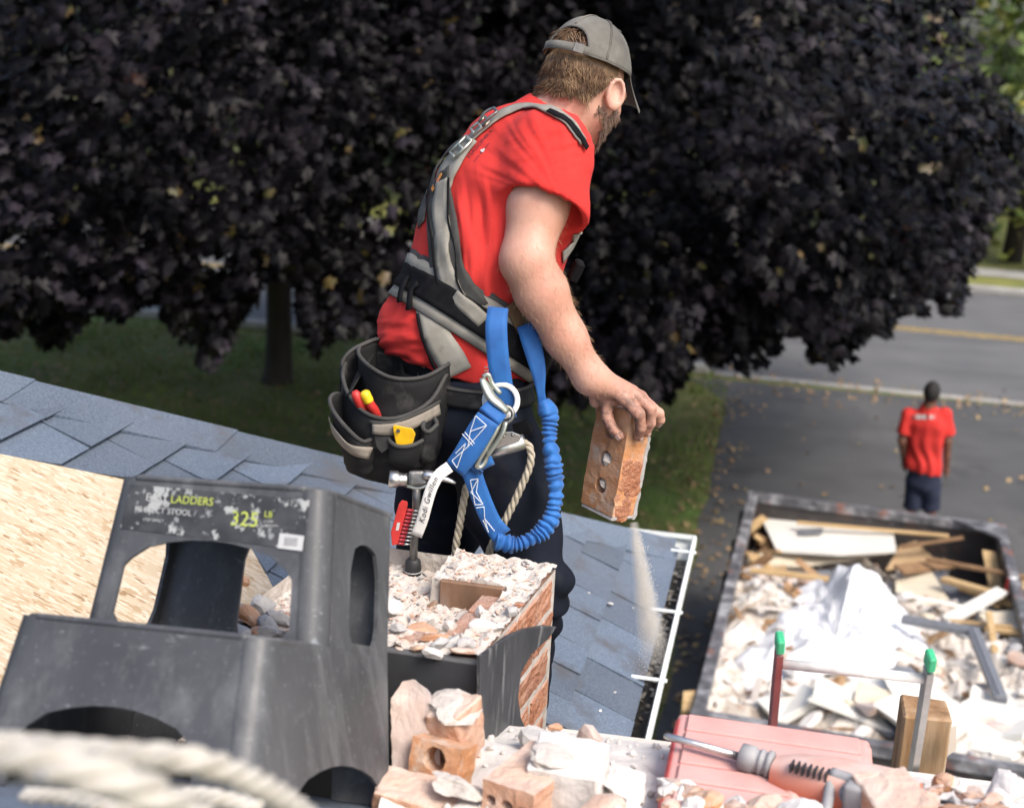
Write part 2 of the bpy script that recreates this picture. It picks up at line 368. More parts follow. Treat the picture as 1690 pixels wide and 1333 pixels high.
while len(cen) < 3700:                 # sprays of leaves through a domed crown, denser towards its skin
    u = npr.normal(0, 1, 3); u /= np.linalg.norm(u)
    if u[2] < -.55: continue
    if u[1] > .35 and npr.rand() < .7: continue
    rr = (.42+.58*npr.rand()**.42)*(1+.10*math.sin(5*math.atan2(u[1],u[0])+1)+.07*math.sin(9*math.atan2(u[1],u[0])))
    p = np.array(CC)+u*np.array([8.2, 8.6, 7.0])*rr
    p[2] -= .9*rr*max(0, 1-abs(u[2])*1.8)
    if vn0(p*.62) < -.16: continue
    p[1] += 3.4*math.exp(-((p[0]/max(p[1],4)-.02)/.13)**2)*max(0, min(1, (18-p[1])/5))
    if p[2] < 2.35: continue
    x, y, zz = projn(p)
    if zz > 1 and -300 < x < 2000 and (y > np.interp(x, RX, RY)-22 or (y < 420 and x > right_edge(y)-12)): continue
    cen.append(p); out.append(u)
nin = len(cen)
k = 0
while k < 420:                          # hanging skirt along that rim, through a depth of several metres
    x = npr.uniform(-80, 1700); y = np.interp(x, RX, RY)-npr.uniform(8, 150)
    yy = npr.uniform(10.8, 14.8)+2.2*math.exp(-((x-880)/300)**2)+.0004*(x-700)**2*.01
    p = np.array(P(x, y, yy))
    if p[2] < 1.5: continue
    cen.append(p); d = p-np.array(CC); out.append(d/np.linalg.norm(d)); k += 1
k = 0
while k < 600:                          # the middle storey of the crown, where the boughs overlap
    x = npr.uniform(-80, 1710); y = npr.uniform(120, np.interp(x, RX, RY)-70)
    if y > 440 and abs(x-445) < 60: continue
    if y < 420 and x > right_edge(y)-8: continue
    p = np.array(P(x, y, npr.uniform(11.5, 16.5)+3.0*math.exp(-((x-880)/300)**2)))
    if vn0(p*.8+7) < -.22 and y < 420: continue
    cen.append(p); d = p-np.array(CC); out.append(d/np.linalg.norm(d)); k += 1
cen = np.array(cen); out = np.array(out)
NS = 22
ns = len(cen)
o2 = out.copy(); o2[:,2] *= .3; o2 /= np.linalg.norm(o2, axis=1)[:, None]
sprayN = npr.normal(0, .28, (ns, 3))+o2*.55+[0,-.12,.75]; sprayN /= np.linalg.norm(sprayN, axis=1)[:, None]
lp = np.repeat(cen, NS, 0); on = np.repeat(sprayN, NS, 0)
j = npr.normal(0, 1, (len(lp), 3)); j -= on*(j*on).sum(1)[:, None]*.8
lp = lp+j*.24; lp[:,2] -= .25*np.linalg.norm(j*.24, axis=1)
ln = on+npr.normal(0, .48, lp.shape); ltip = np.repeat(o2, NS, 0)*.7+j*.6+[0,0,-.55]+npr.normal(0, .25, lp.shape)
ls = npr.uniform(.075, .19, len(lp))
x, y, zz = projn(lp)
ok = ~((zz > 1) & (x > -100) & (x < 1800) & ((y > np.interp(x, RX, RY)+6) | ((y < 420) & (x > right_edge(y)+10))))
ok &= ~((zz > 1) & (np.abs(x-460) < 26) & (y > 520) & (zz < 22))
for (gx_, gy_, gr_) in ((350,440,34),(240,405,16),(640,268,14),(1110,560,10),(1345,365,20),(1440,420,18),(1480,480,14),(20,395,20)):   # gaps where the street shows
    ok &= ~((zz > 1) & ((x-gx_)**2+((y-gy_)*1.2)**2 < (gr_*(1+.4*np.sin(7*np.arctan2(y-gy_, x-gx_))))**2) & (npr.rand(len(x)) < .93))
lp, ln, ltip, ls, x, y, zz = (q[ok] for q in (lp, ln, ltip, ls, x, y, zz))
# inner shade foliage: bigger leaves deep in the crown
ni = 5200; ui = npr.normal(0, 1, (ni, 3)); ui /= np.linalg.norm(ui, axis=1)[:, None]; ui[:,2] = np.abs(ui[:,2])*.9-.12
pi_ = np.array(CC)+[0,1.2,.5]+ui*np.array([7.2,7.0,6.0])*(.35+.42*npr.rand(ni)[:, None])
xi, yi, zi = projn(pi_); ki = ~((zi > 1) & (xi > -100) & (xi < 1800) & ((yi > np.interp(xi, RX, RY)-60) | ((yi < 420) & (xi > right_edge(yi)-30)) | ((np.abs(xi-370) < 75) & (np.abs(yi-440) < 50)))) & (pi_[:,2] > 2.6)
pi_ = pi_[ki]; ni = len(pi_)
lp = np.concatenate([lp, pi_]); ln = np.concatenate([ln, npr.normal(0, .6, (ni, 3))+[0,-.4,.5]]); ltip = np.concatenate([ltip, npr.normal(0, 1, (ni, 3))]); ls = np.concatenate([ls, npr.uniform(.22,.34, ni)])
x, y, zz = projn(lp)
v, f, (fs, ft, fn) = leaves_mesh(lp, ln, ltip, ls)
kl = len(LO)
odd = npr.rand(len(lp)) < .012
vis = (x > 10) & (x < 1680) & (y > 5) & (y < 660) & ~((x > 560) & (x < 1010) & (y > 60))
score = np.where(vis & (zz > 1) & (ls < .2), ls/np.maximum(zz, 1), 0); big = np.argsort(-score)[:296]
mask = np.ones(len(lp), bool); mask[big] = False
fm = f.reshape(len(lp), kl, 3)[mask].reshape(-1, 3)
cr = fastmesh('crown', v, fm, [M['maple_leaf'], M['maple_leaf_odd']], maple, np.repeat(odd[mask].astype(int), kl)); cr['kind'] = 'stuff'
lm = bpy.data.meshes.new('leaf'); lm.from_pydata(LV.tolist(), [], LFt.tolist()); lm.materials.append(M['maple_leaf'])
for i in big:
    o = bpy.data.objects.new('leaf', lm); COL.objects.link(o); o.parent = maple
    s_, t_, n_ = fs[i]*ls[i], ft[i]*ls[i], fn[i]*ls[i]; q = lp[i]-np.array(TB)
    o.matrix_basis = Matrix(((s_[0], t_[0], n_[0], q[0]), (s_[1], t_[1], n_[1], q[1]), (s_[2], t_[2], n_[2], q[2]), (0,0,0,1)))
# ---- trees and hedge across the road
BGM = []
for k, cs in enumerate([((.05,.085,.016), (.12,.17,.03), (.34,.28,.045)), ((.008,.016,.005), (.018,.030,.009), (.035,.042,.013)), ((.08,.06,.015), (.20,.13,.03), (.30,.20,.04))]):
    BGM.append(mat('far_leaf', [(.3, cs[0]), (.5, cs[1]), (.72, cs[2])], scale=.9, rough=.6))
def far_tree(a, b, h, r, m, label, seed, n=2600, low=.8):
    q = np.random.RandomState(seed); bx, by = rp(a, b); base = Vector((bx, by, .1))
    t = empty('tree', base, label, 'tree', 'trees across the road')
    tm = MB(); tm.add(*tube([base, base+Vector((.1,0,h*.3)), base+Vector((-.1,.1,h*.7))], [.28,.2,.08], 10)); 
    for kk in range(6):
        aa = kk*1.05+seed; s = base+Vector((0,0,h*(.25+.06*kk))); tm.add(*tube([s, s+Vector((math.cos(aa)*r*.6, math.sin(aa)*r*.6, h*.15))], [.09,.02], 6))
    tm.build('trunk', M['bark'], t, True)
    nc = 60; u = q.normal(0, 1, (nc, 3)); u /= np.linalg.norm(u, axis=1)[:, None]
    cc = u*(.35+.65*q.rand(nc)[:, None]**.5)*[r, r, (h-low)/2]+[bx, by, low+(h-low)/2]
    pos = np.repeat(cc, n//nc, 0)+q.normal(0, r*.14, (n//nc*nc, 3)); pos[:,2] = np.maximum(pos[:,2], .4)
    nn = len(pos); v, f, _ = leaves_mesh(pos, q.normal(0, .6, (nn, 3))+[0,-.3,.6], q.normal(0, 1, (nn, 3)), q.uniform(.2, .42, nn))
    c = fastmesh('crown', v, f, m, t); c['kind'] = 'stuff'
FT = [(5.2,15.5,9,3.8,0,'yellow green tree at the right edge beyond the far pavement',3000),(.5,19.5,10,3.6,1,'mid green tree right behind the maple across the road',2600),(-4,18,11,4,1,'dark tree across the road behind the worker',2600),
      (-9,19,10,3.8,1,'mid green tree across the road left of the worker',2600),(-13.5,18,11,4.2,1,'deep green tree across the road behind the maple trunk',2600),(-19,20,10,4,1,'dark green tree at the left end across the road',2600),
      (11,20,10,4,2,'golden tree past the right edge across the road',1800),(-26,19,11,4.4,1,'green tree past the left edge across the road',1800)]
for k, (a, b, h, r, m, lb, n) in enumerate(FT): far_tree(a, b, h, r, BGM[m], lb, 40+k, n)
hq = np.random.RandomState(3); n = 16000
ha = hq.uniform(-60, 60, n); hb = 27+hq.normal(0, .5, n); hz = .1+5.2*hq.rand(n)*(.75+.25*np.sin(ha*.6)*np.sin(ha*.23+1))
pos = np.array([[*rp(a, b), z] for a, b, z in zip(ha, hb, hz)])
v, f, _ = leaves_mesh(pos, hq.normal(0, .6, (n, 3))+[0,-.6,.4], hq.normal(0, 1, (n, 3)), hq.uniform(.35, .6, n))
tag(fastmesh('hedge', v, f, BGM[1]), 'tall leafy boundary hedge far behind the trees across the road', 'hedge', kind='stuff')
# ================================================================== HOUSE
M['shingle'] = mat('shingle', [(.3, (.042,.062,.092)), (.5, (.070,.097,.138)), (.7, (.112,.145,.190))], scale=160, rough=.92, bump=.7, bscale=260, bdist=.002, rnd=.30, detail=3,
    spots=[((.055,.055,.062), 5, .56, .70), ((.26,.29,.33), 300, .66, .72)], dust=((.34,.36,.40), .16, 2.2))
M['felt'] = plain('roof_felt', (.02,.021,.024), .9)
def osb_extra(N, L, src, col, mix, ramp, noi):
    for k, (ang, st, c, lo) in enumerate([(.3,(16,5.5,3),(.49,.39,.27),.56),(-.5,(22,7,3),(.58,.48,.36),.56),(1.1,(14,5,3),(.42,.30,.18),.61),(.05,(30,9,3),(.62,.53,.41),.58),(-1.0,(20,6,3),(.54,.43,.30),.6),(.6,(26,9,3),(.30,.19,.10),.66)]):
        f = noi(2.1, 2, (st[1]*1.6, st[0]*1.6, st[2], 0, 0, ang+.25), .5)
        col = mix(ramp(f, [(lo-.012, (0,0,0)), (lo+.012, (1,1,1))]), col, c)
    return col
M['osb'] = mat('osb_board', [(.3, (.44,.33,.21)), (.7, (.55,.44,.31))], scale=30, rough=.75, bump=.5, bscale=30, bdist=.002, stretch=(2,.4,1), extra=osb_extra)
M['white_metal'] = mat('white_gutter_metal', [(.3, (.70,.73,.70)), (.7, (.80,.82,.80))], scale=6, rough=.4, spots=[((.42,.40,.34), 9, .62, .75)])
M['gutter_muck'] = mat('gutter_muck', [(.3, (.02,.017,.012)), (.6, (.06,.05,.035)), (.75, (.30,.28,.25))], scale=45, rough=.5, bump=1, bscale=60, bdist=.01)
M['siding'] = mat('white_siding', [(.3, (.6,.6,.57)), (.7, (.68,.68,.65))], scale=2, rough=.6)
CZ = 3.66; COR = PZ(1094, 901, CZ); SLOPE = .51; SA = math.atan(SLOPE); CA, SAs = math.cos(SA), math.sin(SA)
RUP = LL*CA+Z*SAs; RNOR = (-LL*SAs+Z*CA).normalized()
def RF(e, w_, h=0): return COR - DD*e + RUP*w_ + RNOR*h          # roof co-ordinates: along the eave towards us, up the slope, proud of it
def roofpix(px, py):
    q = PPL(px, py, COR, RNOR)-COR; return (-q.dot(DD), q.dot(RUP))
house = empty('house', (COR.x-3, COR.y-3, 0), 'house corner with blue grey shingled hip roof, bare board patch and white gutter', 'house')
EL, RW = 7.5, 5.2
mb = MB()
def prism(pts, n, th):
    n = Vector(n).normalized()*th; k = len(pts); v = [Vector(p) for p in pts]+[Vector(p)-n for p in pts]
    f = [tuple(range(k)), tuple(range(2*k-1, k-1, -1))]+[(i, i+k, (i+1) % k+k, (i+1) % k) for i in range(k)]
    return v, f
HD = (LL-DD)  # plan direction of the hip
mb.add(*prism([RF(EL,0), RF(EL,RW), RF(RW*CA,RW), RF(0,0)], RNOR, .03))
N2 = (DD*SAs+Z*CA).normalized(); 
def RG(e, w_, h=0): return COR + LL*e + (-DD*CA+Z*SAs)*w_ + N2*h   # the far slope beyond the hip
mb.add(*prism([RG(0,0), RG(RW*CA,RW), RG(9,RW), RG(9,0)], N2, .03))
roof = mb.build('roof', M['felt'], house)
wl = MB(); ins = .32
for (p0, p1) in ((COR-DD*ins+LL*ins, COR-DD*EL+LL*ins), (COR-DD*ins+LL*ins, COR+LL*9-DD*ins)):
    d = (p1-p0); d.z = 0; L0 = d.length; d.normalize(); c = (p0+p1)/2; c.z = (CZ-.1)/2
    wl.add(boxv(c+Z.cross(d)*.0, L0, .2, CZ-.1, (d, Z.cross(d), Z)), BOXF)
wl.build('wall', M['siding'], house)
so = MB()
so.add(boxv(RF(EL/2, .17)-Z*.19, EL, .34, .02, (-DD, LL, Z)), BOXF); so.add(boxv(RG(4.5, .17)-Z*.19, 9, .34, .02, (LL, -DD, Z)), BOXF)
so.build('soffit', M['siding'], house)
fa = MB(); fa.add(boxv(COR-DD*EL/2-Z*.11+LL*.012, EL, .02, .16, (-DD, LL, Z)), BOXF); fa.add(boxv(COR+LL*4.5-Z*.11-DD*.012, 9, .02, .16, (LL, -DD, Z)), BOXF)
fa.build('fascia', M['white_metal'], house)
# ---- bare sheathing board
OSB = [roofpix(*q) for q in ((-160,724),(373,832),(452,985),(520,1110),(300,1230),(-200,1180))]
ob = mkobj('sheathing_board', *prism([RF(e, w_, .013) for e, w_ in OSB], RNOR, .012), M['osb'], roof); ob['label'] = 'bare pale strand board left of the chimney'
# ---- shingles, each clipped against the hip and the board
def clip(poly, a, b, c):               # keep a*x+b*y+c >= 0
    out = []
    for i in range(len(poly)):
        p, q = poly[i], poly[(i+1) % len(poly)]; dp_, dq = a*p[0]+b*p[1]+c, a*q[0]+b*q[1]+c
        if dp_ >= 0: out.append(p)
        if dp_*dq < 0: t = dp_/(dp_-dq); out.append((p[0]+(q[0]-p[0])*t, p[1]+(q[1]-p[1])*t))
    return out
def line(p, q, inside):
    a, b = -(q[1]-p[1]), q[0]-p[0]; c = -(a*p[0]+b*p[1])
    return (a, b, c) if a*inside[0]+b*inside[1]+c > 0 else (-a, -b, -c)
oc = (sum(p[0] for p in OSB)/len(OSB), sum(p[1] for p in OSB)/len(OSB))
ol = [line(OSB[i], OSB[(i+1) % len(OSB)], oc) for i in range(len(OSB))]
def inside_osb(p): return all(a*p[0]+b*p[1]+c > 0 for a, b, c in ol)
EXPO = .142; sr = random.Random(21); cnt = 0
def add_shingle(poly, z0, z1, w0, w1, par):
    if len(poly) < 3: return
    v = []
    for (e, w_) in poly:
        t = (w_-w0)/(w1-w0); v.append(RF(e, w_, z0+(z1-z0)*t))
    th = .0045
    mkobj('shingle', *prism(v, RNOR, th), M['shingle'], par)
for row in range(0, 23):
    w0 = row*EXPO-.012-(.045 if row == 0 else 0); w1 = row*EXPO+EXPO+.018; e = -.25+sr.random()*.2
    alt = 0
    while e < 4.35:
        wd = sr.choice((.17,.22,.27,.30)); e1 = e+wd
        poly = [(e, w0), (e1-.007, w0), (e1-.007, w1), (e, w1)]
        poly = clip(poly, 1, -CA, -.03)       # stay on this side of the hip
        c = ((e+e1)/2, (w0+w1)/2); alt += 1; up = .003 if alt % 2 else 0
        if len(poly) >= 3:
            hit = [inside_osb(p) for p in poly]+[inside_osb(c)]
            if all(hit): poly = []
            elif any(hit):
                best = None
                for a, b, cc in ol[:3]:
                    q = clip(poly, -a, -b, -cc)
                    if len(q) >= 3:
                        ar = abs(sum(q[i][0]*q[(i+1)%len(q)][1]-q[(i+1)%len(q)][0]*q[i][1] for i in range(len(q))))
                        if best is None or ar > best[0]: best = (ar, q)
                poly = best[1] if best else []
        if len(poly) >= 3:
            x_, y_ = proj(RF(*c))
            if -200 < x_ < 1250 and y_ < 1500: add_shingle(poly, .020+up, .004, w0, w1, roof)
        e = e1
# ---- hip caps
k = 0; hs = -.05
while k < 7:
    def HP(t, side, h):                # point t metres along the hip (slope), side metres off it
        wv = t; p = RF(wv*CA, wv, 0)
        return p + ((-DD)*side if side > 0 else (LL*(-side))) + (RNOR if side > 0 else N2)*abs(side)*0 + Z*h
    st, en = hs+k*.46, hs+k*.46+.49
    v = []; prof = [(.165,.016),(.08,.024),(.0,.034),(-.08,.024),(-.165,.016)]
    for t, hh in ((st, .005), (en, .0)):
        for (sd_, h) in prof: v.append(HP(t, sd_, h+hh))
    nb = len(v); v += [q-Z*.008 for q in v]
    f = []
    for i in range(4): f.append((i, i+1, i+6, i+5)); f.append((nb+i+1, nb+i, nb+i+5, nb+i+6)); f.append((i+1, i, nb+i, nb+i+1)); f.append((5+i, 6+i, nb+6+i, nb+5+i))
    f += [(0, 5, nb+5, nb), (9, 4, nb+4, nb+9)]
    mkobj('hip_cap', v, f, M['shingle'], roof); k += 1
# ---- gutter: trough with two runs, hangers
GW = .112; RR = -LL                     # outward from the eave
gut = MB()
gp = [(0,.0),(0,-.085),(.015,-.095),(.080,-.095),(.094,-.06),(GW,-.02),(GW,.012),(GW-.012,.014),(GW-.012,.002)]
def gpt(e, o, h): return COR + RR*(.004+o) - DD*e + Z*(h+.0)
def gpt2(e, o, h): return COR + DD*(.004+o) + LL*e + Z*h
def run(fn, e0, e1, mit):
    A = [fn(e0-mit*o, o, h) for o, h in gp]; B = [fn(e1, o, h) for o, h in gp]; n = len(gp); v = A+B
    f = [(i, i+1, n+i+1, n+i) for i in range(n-1)]
    return v, f
gut.add(*run(gpt, 0, EL, 1)); gut.add(*run(gpt2, 0, 9, 1))
g = gut.build('gutter', M['white_metal'], house)
sol = g.modifiers.new('th', 'SOLIDIFY'); sol.thickness = .004
mk_ = MB()
mk_.add([gpt(-.08,.015,-.075), gpt(-.08,.095,-.075), gpt(EL,.095,-.075), gpt(EL,.015,-.075)], [(0,1,2,3)])
mk_.build('gutter_sludge', M['gutter_muck'], g)
for e in (.05, .62, 1.14, 1.75, 2.4, 3.0, 3.6):
    hb = MB(); hb.add(*rbox(gpt(e, GW/2, .008), GW+.02, .016, .006, (RR, DD, Z), b=.001)); hb.build('gutter_hanger', M['white_metal'], g)
gr_ = random.Random(3)
gl = MB()
for k in range(150):
    c = gpt(gr_.uniform(.0, 3.6), gr_.uniform(.02,.09), -.07); gl.add(*rock(k, gr_.uniform(.012,.05), gr_.uniform(.008,.02), .01, rot_axes(0,0,gr_.uniform(0,6)), c, sub=1))
M['pale_bits'] = mat('pale_debris', [(.3, (.16,.11,.07)), (.5, (.45,.40,.33)), (.7, (.55,.53,.5))], scale=16, rough=.9)
o = gl.build('gutter_debris', M['pale_bits'], g); o['kind'] = 'stuff'
# ================================================================== STEP STOOL (and the upper slope that it stands on)
ST = Vector((-.444, 1.767, 4.44)); SAX = [Vector(q) for q in np.array([[1,0,0],[0,1,0],[0,0,1]])]
def RmP(rx, ry, rz): return Matrix.Rotation(rz, 3, 'Z') @ Matrix.Rotation(ry, 3, 'Y') @ Matrix.Rotation(rx, 3, 'X')
SM = RmP(R(-26.5), R(-4.3), R(-15.5))
def S(x, y, z): return ST + SM @ Vector((x, y, z))
UPN = SM @ Z
ur = MB(); ur.add(*prism([S(-1.6,-1.7,-.012), S(.232,-1.7,-.012), S(.232,.27,-.012), S(-1.6,.27,-.012)], UPN, .05))
upr = ur.build('upper_roof', M['felt'], house)
uw = MB(); uw.add(*prism([S(-1.6,.262,-.03), S(.225,.262,-.03), S(.225,.262,-.7), S(-1.6,.262,-.7)], SM@Vector((0,1,0)), .02)); 
uw.add(*prism([S(.224,.24,-.03), S(.224,-1.7,-.03), S(.224,-1.7,-.7), S(.224,.24,-.7)], SM@Vector((1,0,0)), .02)); uw.build('dormer_wall', M['siding'], house)
for i in range(12):
    x0 = -1.6+sr.random()*.1
    while x0 < .2:
        x1 = min(.228, x0+sr.choice((.22,.28,.33))); y1 = .265-i*.142; y0 = y1-.165
        if y0 > -1.7 and x1-x0 > .02: mkobj('shingle', *prism([S(x0,y0,-.004), S(x1-.003,y0,-.004), S(x1-.003,y1,-.001), S(x0,y1,-.001)], UPN, .004), M['shingle'], upr)
        x0 = x1
# stool shell
def stool_extra(N, L, src, col, mix, ramp, noi):
    f = noi(2.2, 7, (9, 9, 1.0), .65); col = mix(ramp(f, [(.50, (0,0,0)), (.74, (.6,.6,.6))]), col, (.17,.175,.18))
    f = noi(90, 5, (1,1,1), .7); col = mix(ramp(f, [(.58, (0,0,0)), (.68, (.35,.35,.35))]), col, (.20,.21,.22))
    f = noi(9, 8, (1,6,8,.4,.3,.5), .7); col = mix(ramp(f, [(.64, (0,0,0)), (.66, (.5,.5,.5))]), col, (.26,.27,.28))
    f = noi(7, 6, (1.2, 1, .7), .7); col = mix(ramp(f, [(.66, (0,0,0)), (.70, (.5,.5,.5))]), col, (.38,.44,.48))
    return col
M['black_plastic'] = mat('scuffed_black_plastic', [(.3, (.032,.034,.038)), (.7, (.066,.069,.076))], scale=5, rough=.46, rough_var=.14, bump=.12, bscale=90, bdist=.001, extra=stool_extra, dust=((.16,.16,.165), .30, 7))
stool = empty('step_stool', S(0,0,0), 'scuffed black plastic two step stool with worn 325 LB sticker', 'step stool')
TH_ = .006
w1_, f1_, w2_, D_, wr_, wb_, Db_, w3_ = .189, .163, .169, .236, .190, .232, .249, .181
def panel(quad, hole=None, n=10, inward=None, name='panel', seg=14, wav=None, mats=None, bev=.5):
    """a moulded panel: quad = bl, br, tr, tl in stool space; hole = (u0, u1, v0, v1, arch, flatbottom) cut through it"""
    bl, br, tr, tl = [Vector(q) for q in quad]
    def pt(u, v): return S(*((bl*(1-u)+br*u)*(1-v)+(tl*(1-u)+tr*u)*v))
    nrm = (pt(1,0)-pt(0,0)).cross(pt(0,1)-pt(0,0)).normalized()
    outer, inner = [], []
    if hole:
        u0, u1, v0, v1, arch = hole[:5]; r = hole[5] if len(hole) > 5 else .12
        def hv(u): t = (u-u0)/(u1-u0); return v1-arch*(2*t-1)**2
        K = 8
        us = [u0+(u1-u0)*i/K for i in range(K+1)]
        ib = [(u, v0) for u in us]; it = [(u, hv(u)) for u in us]
        # soften the corners
        du, dv = (u1-u0)*r, (v1-v0)*r
        for arr, s in ((ib, 1), (it, -1)):
            if hole[6] if len(hole) > 6 else True:
                if not (arr is ib and v0 <= 0): arr[0] = (u0+du*.35, arr[0][1]+s*dv*.4); arr[-1] = (u1-du*.35, arr[-1][1]+s*dv*.4)
        L_ = [(u0, v0+(hv(u0)-v0)*i/6) for i in range(1, 6)]; Rr = [(u1, v0+(hv(u1)-v0)*i/6) for i in range(1, 6)]
        L_ = [(u0, min(max(v, v0+dv*1.2), hv(u0)-dv*1.2)) for _, v in L_]; Rr = [(u1, min(max(v, v0+dv*1.2), hv(u1)-dv*1.2)) for _, v in Rr]
        inner = ib+Rr+it[::-1]+L_[::-1]
        outer = [(i/K, 0) for i in range(K+1)]+[(1, i/6) for i in range(1, 6)]+[(1-i/K, 1) for i in range(K+1)]+[(0, 1-i/6) for i in range(1, 6)]
        m = len(outer); v = []; f = []
        for lay in (0, 1):
            off = -nrm*TH_*lay
            v += [pt(*q)+off for q in outer]+[pt(*q)+off for q in inner]
        for i in range(m):
            j = (i+1) % m
            if v0 <= 0 and i < K: continue
            f.append((i, j, m+j, m+i)); f.append((2*m+j, 2*m+i, 3*m+i, 3*m+j)); f.append((m+i, m+j, 3*m+j, 3*m+i)); f.append((j, i, 2*m+i, 2*m+j))
        return v, f
    v = [pt(0,0), pt(1,0), pt(1,1), pt(0,1)]; return prism(v, nrm, TH_)
H1, H2 = .22, .44
# corner chamfers between the front and the sides
ch = .036
b1 = w1_+.018                           # half width at the base front
sh = MB()
LF = [(-b1+ch,-f1_-.03,0),(b1-ch,-f1_-.03,0),(w1_-ch,-f1_,H1),(-w1_+ch,-f1_,H1)]
sh.add(*panel(LF, (.09,.86,0,.52,.14,.10)))
TF = [(-wr_+ch,.0,H1-.004),(wr_-ch,.0,H1-.004),(w2_-ch,0,H2),(-w2_+ch,0,H2)]
sh.add(*panel(TF, (.04,.965,.03,.62,.13,.10)))
def rounded(p0, pc, p1, q0, qc, q1, s, K=7):     # quarter-round corner between the front and a side, bottom p and top q
    B = lambda a, c, b, t: Vector(a)*(1-t)**2+Vector(c)*2*t*(1-t)+Vector(b)*t*t
    o, i_ = [], []
    for k in range(K+1):
        for (a_, c_, b_) in ((p0, pc, p1), (q0, qc, q1)):
            w_ = B(a_, c_, b_, k/K); inn = Vector((w_.x*.962, w_.y+TH_*.9, w_.z)); f_ = Vector((s, 1, 1)); o.append(S(*(w_*f_))); i_.append(S(*(inn*f_)))
    v = o+i_; n = len(o); f = []
    for k in range(K):
        a_ = 2*k; q = (a_, a_+2, a_+3, a_+1); f.append(q if s > 0 else q[::-1]); q = tuple(n+x for x in (a_+1, a_+3, a_+2, a_)); f.append(q if s > 0 else q[::-1])
    f += [(0, 1, n+1, n), (2*K+1, 2*K, n+2*K, n+2*K+1)]
    return v, f
for s in (1, -1):
    def q4(a, b, c, d): return [a, b, c, d] if s > 0 else [(-b[0],)+b[1:], (-a[0],)+a[1:], (-d[0],)+d[1:], (-c[0],)+c[1:]]
    shc = MB(); shc.add(*rounded((b1-ch,-f1_-.03,0),(b1,-f1_-.03,0),(b1+.002,-f1_-.03+ch,0),(w1_-ch,-f1_,H1),(w1_,-f1_,H1),(w1_,-f1_+ch,H1),s)); shc.build('corner', M['black_plastic'], stool, True, 60); shc = MB()
    shc.add(*rounded((wr_-ch,0,H1),(wr_,0,H1),(wr_,ch,H1),(w2_-ch,0,H2),(w2_,0,H2),(w2_,ch,H2),s)); shc.build('corner', M['black_plastic'], stool, True, 60)
    sh.add(*panel(q4((b1,-f1_-.03+ch,0),(wb_,Db_,0),(wr_+.012,Db_-.006,H1),(w1_,-f1_+ch,H1)), (.22,.93,0,.28,.14,.10) if s > 0 else None))    # lower side
    sh.add(*panel(q4((wr_,ch,H1),(wr_+.012,Db_-.006,H1),(w3_,D_,H2),(w2_,ch,H2)), (.30,.80,.06,.73,.08,.16) if s > 0 else (.12,.90,.03,.80,.08,.16)))           # upper side
sh.add(*panel([(wb_,Db_,0),(-wb_,Db_,0),(-wr_-.012,Db_-.006,H1),(wr_+.012,Db_-.006,H1)], (.2,.8,0,.45,.12)))
sh.add(*panel([(wr_+.012,Db_-.006,H1),(-wr_-.012,Db_-.006,H1),(-w3_,D_,H2),(w3_,D_,H2)], None) if False else panel([(wr_+.012,Db_-.006,H1),(.085,Db_-.006,H1),(.085,D_,H2),(w3_,D_,H2)]))
sh.add(*panel([(-.062,Db_-.006,H1),(-wr_-.012,Db_-.006,H1),(-w3_,D_,H2),(-.062,D_,H2)]))
sh.add(*panel([(.085,Db_-.006,H1),(-.062,Db_-.006,H1),(-.062,D_,H2),(.085,D_,H2)], (.03,.97,.02,.80,.09,.10)))
sh.build('shell', M['black_plastic'], stool)
def tread(pts, name):
    v = [S(*p) for p in pts]; m = MB(); bm_ = prism(v, UPN, .010); m.add(*bm_); o = m.build(name, M['black_plastic'], stool)
    bv = o.modifiers.new('b', 'BEVEL'); bv.width = .004; bv.segments = 2; return o
tread([(-w1_+ch-.001,-f1_-.002,H1+.004),(w1_-ch+.001,-f1_-.002,H1+.004),(w1_+.002,-f1_+ch,H1+.004),(wr_+.002,ch,H1+.004),(wr_-ch,-.001,H1+.004),(-wr_+ch,-.001,H1+.004),(-wr_-.002,ch,H1+.004),(-w1_-.002,-f1_+ch,H1+.004)], 'lower_tread')
tread([(-w2_+ch-.001,-.003,H2+.004),(w2_-ch+.001,-.003,H2+.004),(w2_+.002,ch,H2+.004),(w3_+.002,D_+.001,H2+.004),(-w3_-.002,D_+.001,H2+.004),(-w2_-.002,ch,H2+.004)], 'upper_tread')
# sticker on the riser of the top step
def sticker_extra(N, L, src, col, mix, ramp, noi):
    f = noi(26, 6, None, .7); col = mix(ramp(f, [(.545, (0,0,0)), (.575, (.9,.9,.9))]), col, (.42,.43,.42))
    f = noi(60, 5, None, .7); return mix(ramp(f, [(.60, (0,0,0)), (.64, (.8,.8,.8))]), col, (.30,.31,.31))
M['sticker'] = mat('worn_black_sticker', [(.4, (.030,.031,.033)), (.7, (.07,.07,.075))], scale=20, rough=.5, extra=sticker_extra)
def worn(name, c):
    return mat(name, [(.57, c), (.63, tuple(x*.8 for x in c)), (.69, (.06,.06,.065))], scale=55, rough=.55, detail=4)
M['ink_white'] = worn('worn_white_print', (.46,.47,.46)); M['ink_lime'] = worn('worn_lime_print', (.48,.55,.10)); M['ink_plain'] = plain('white_label', (.50,.50,.50), .6, var=.1)
M['ink_grey'] = plain('barcode_grey', (.25,.25,.26), .6)
tb_, tt = Vector((0,0,H1)), Vector((0,0,H2))
def TFp(x, h, lift=.0012):              # point on the upper front panel: x metres across, h height
    return S(x, .0-lift, h)
sv = [TFp(-.148,.362), TFp(.148,.352), TFp(.146,.424), TFp(-.142,.428)]
stk = mkobj('sticker', *prism(sv, (sv[1]-sv[0]).cross(sv[3]-sv[0]), .0008), M['sticker'], stool)
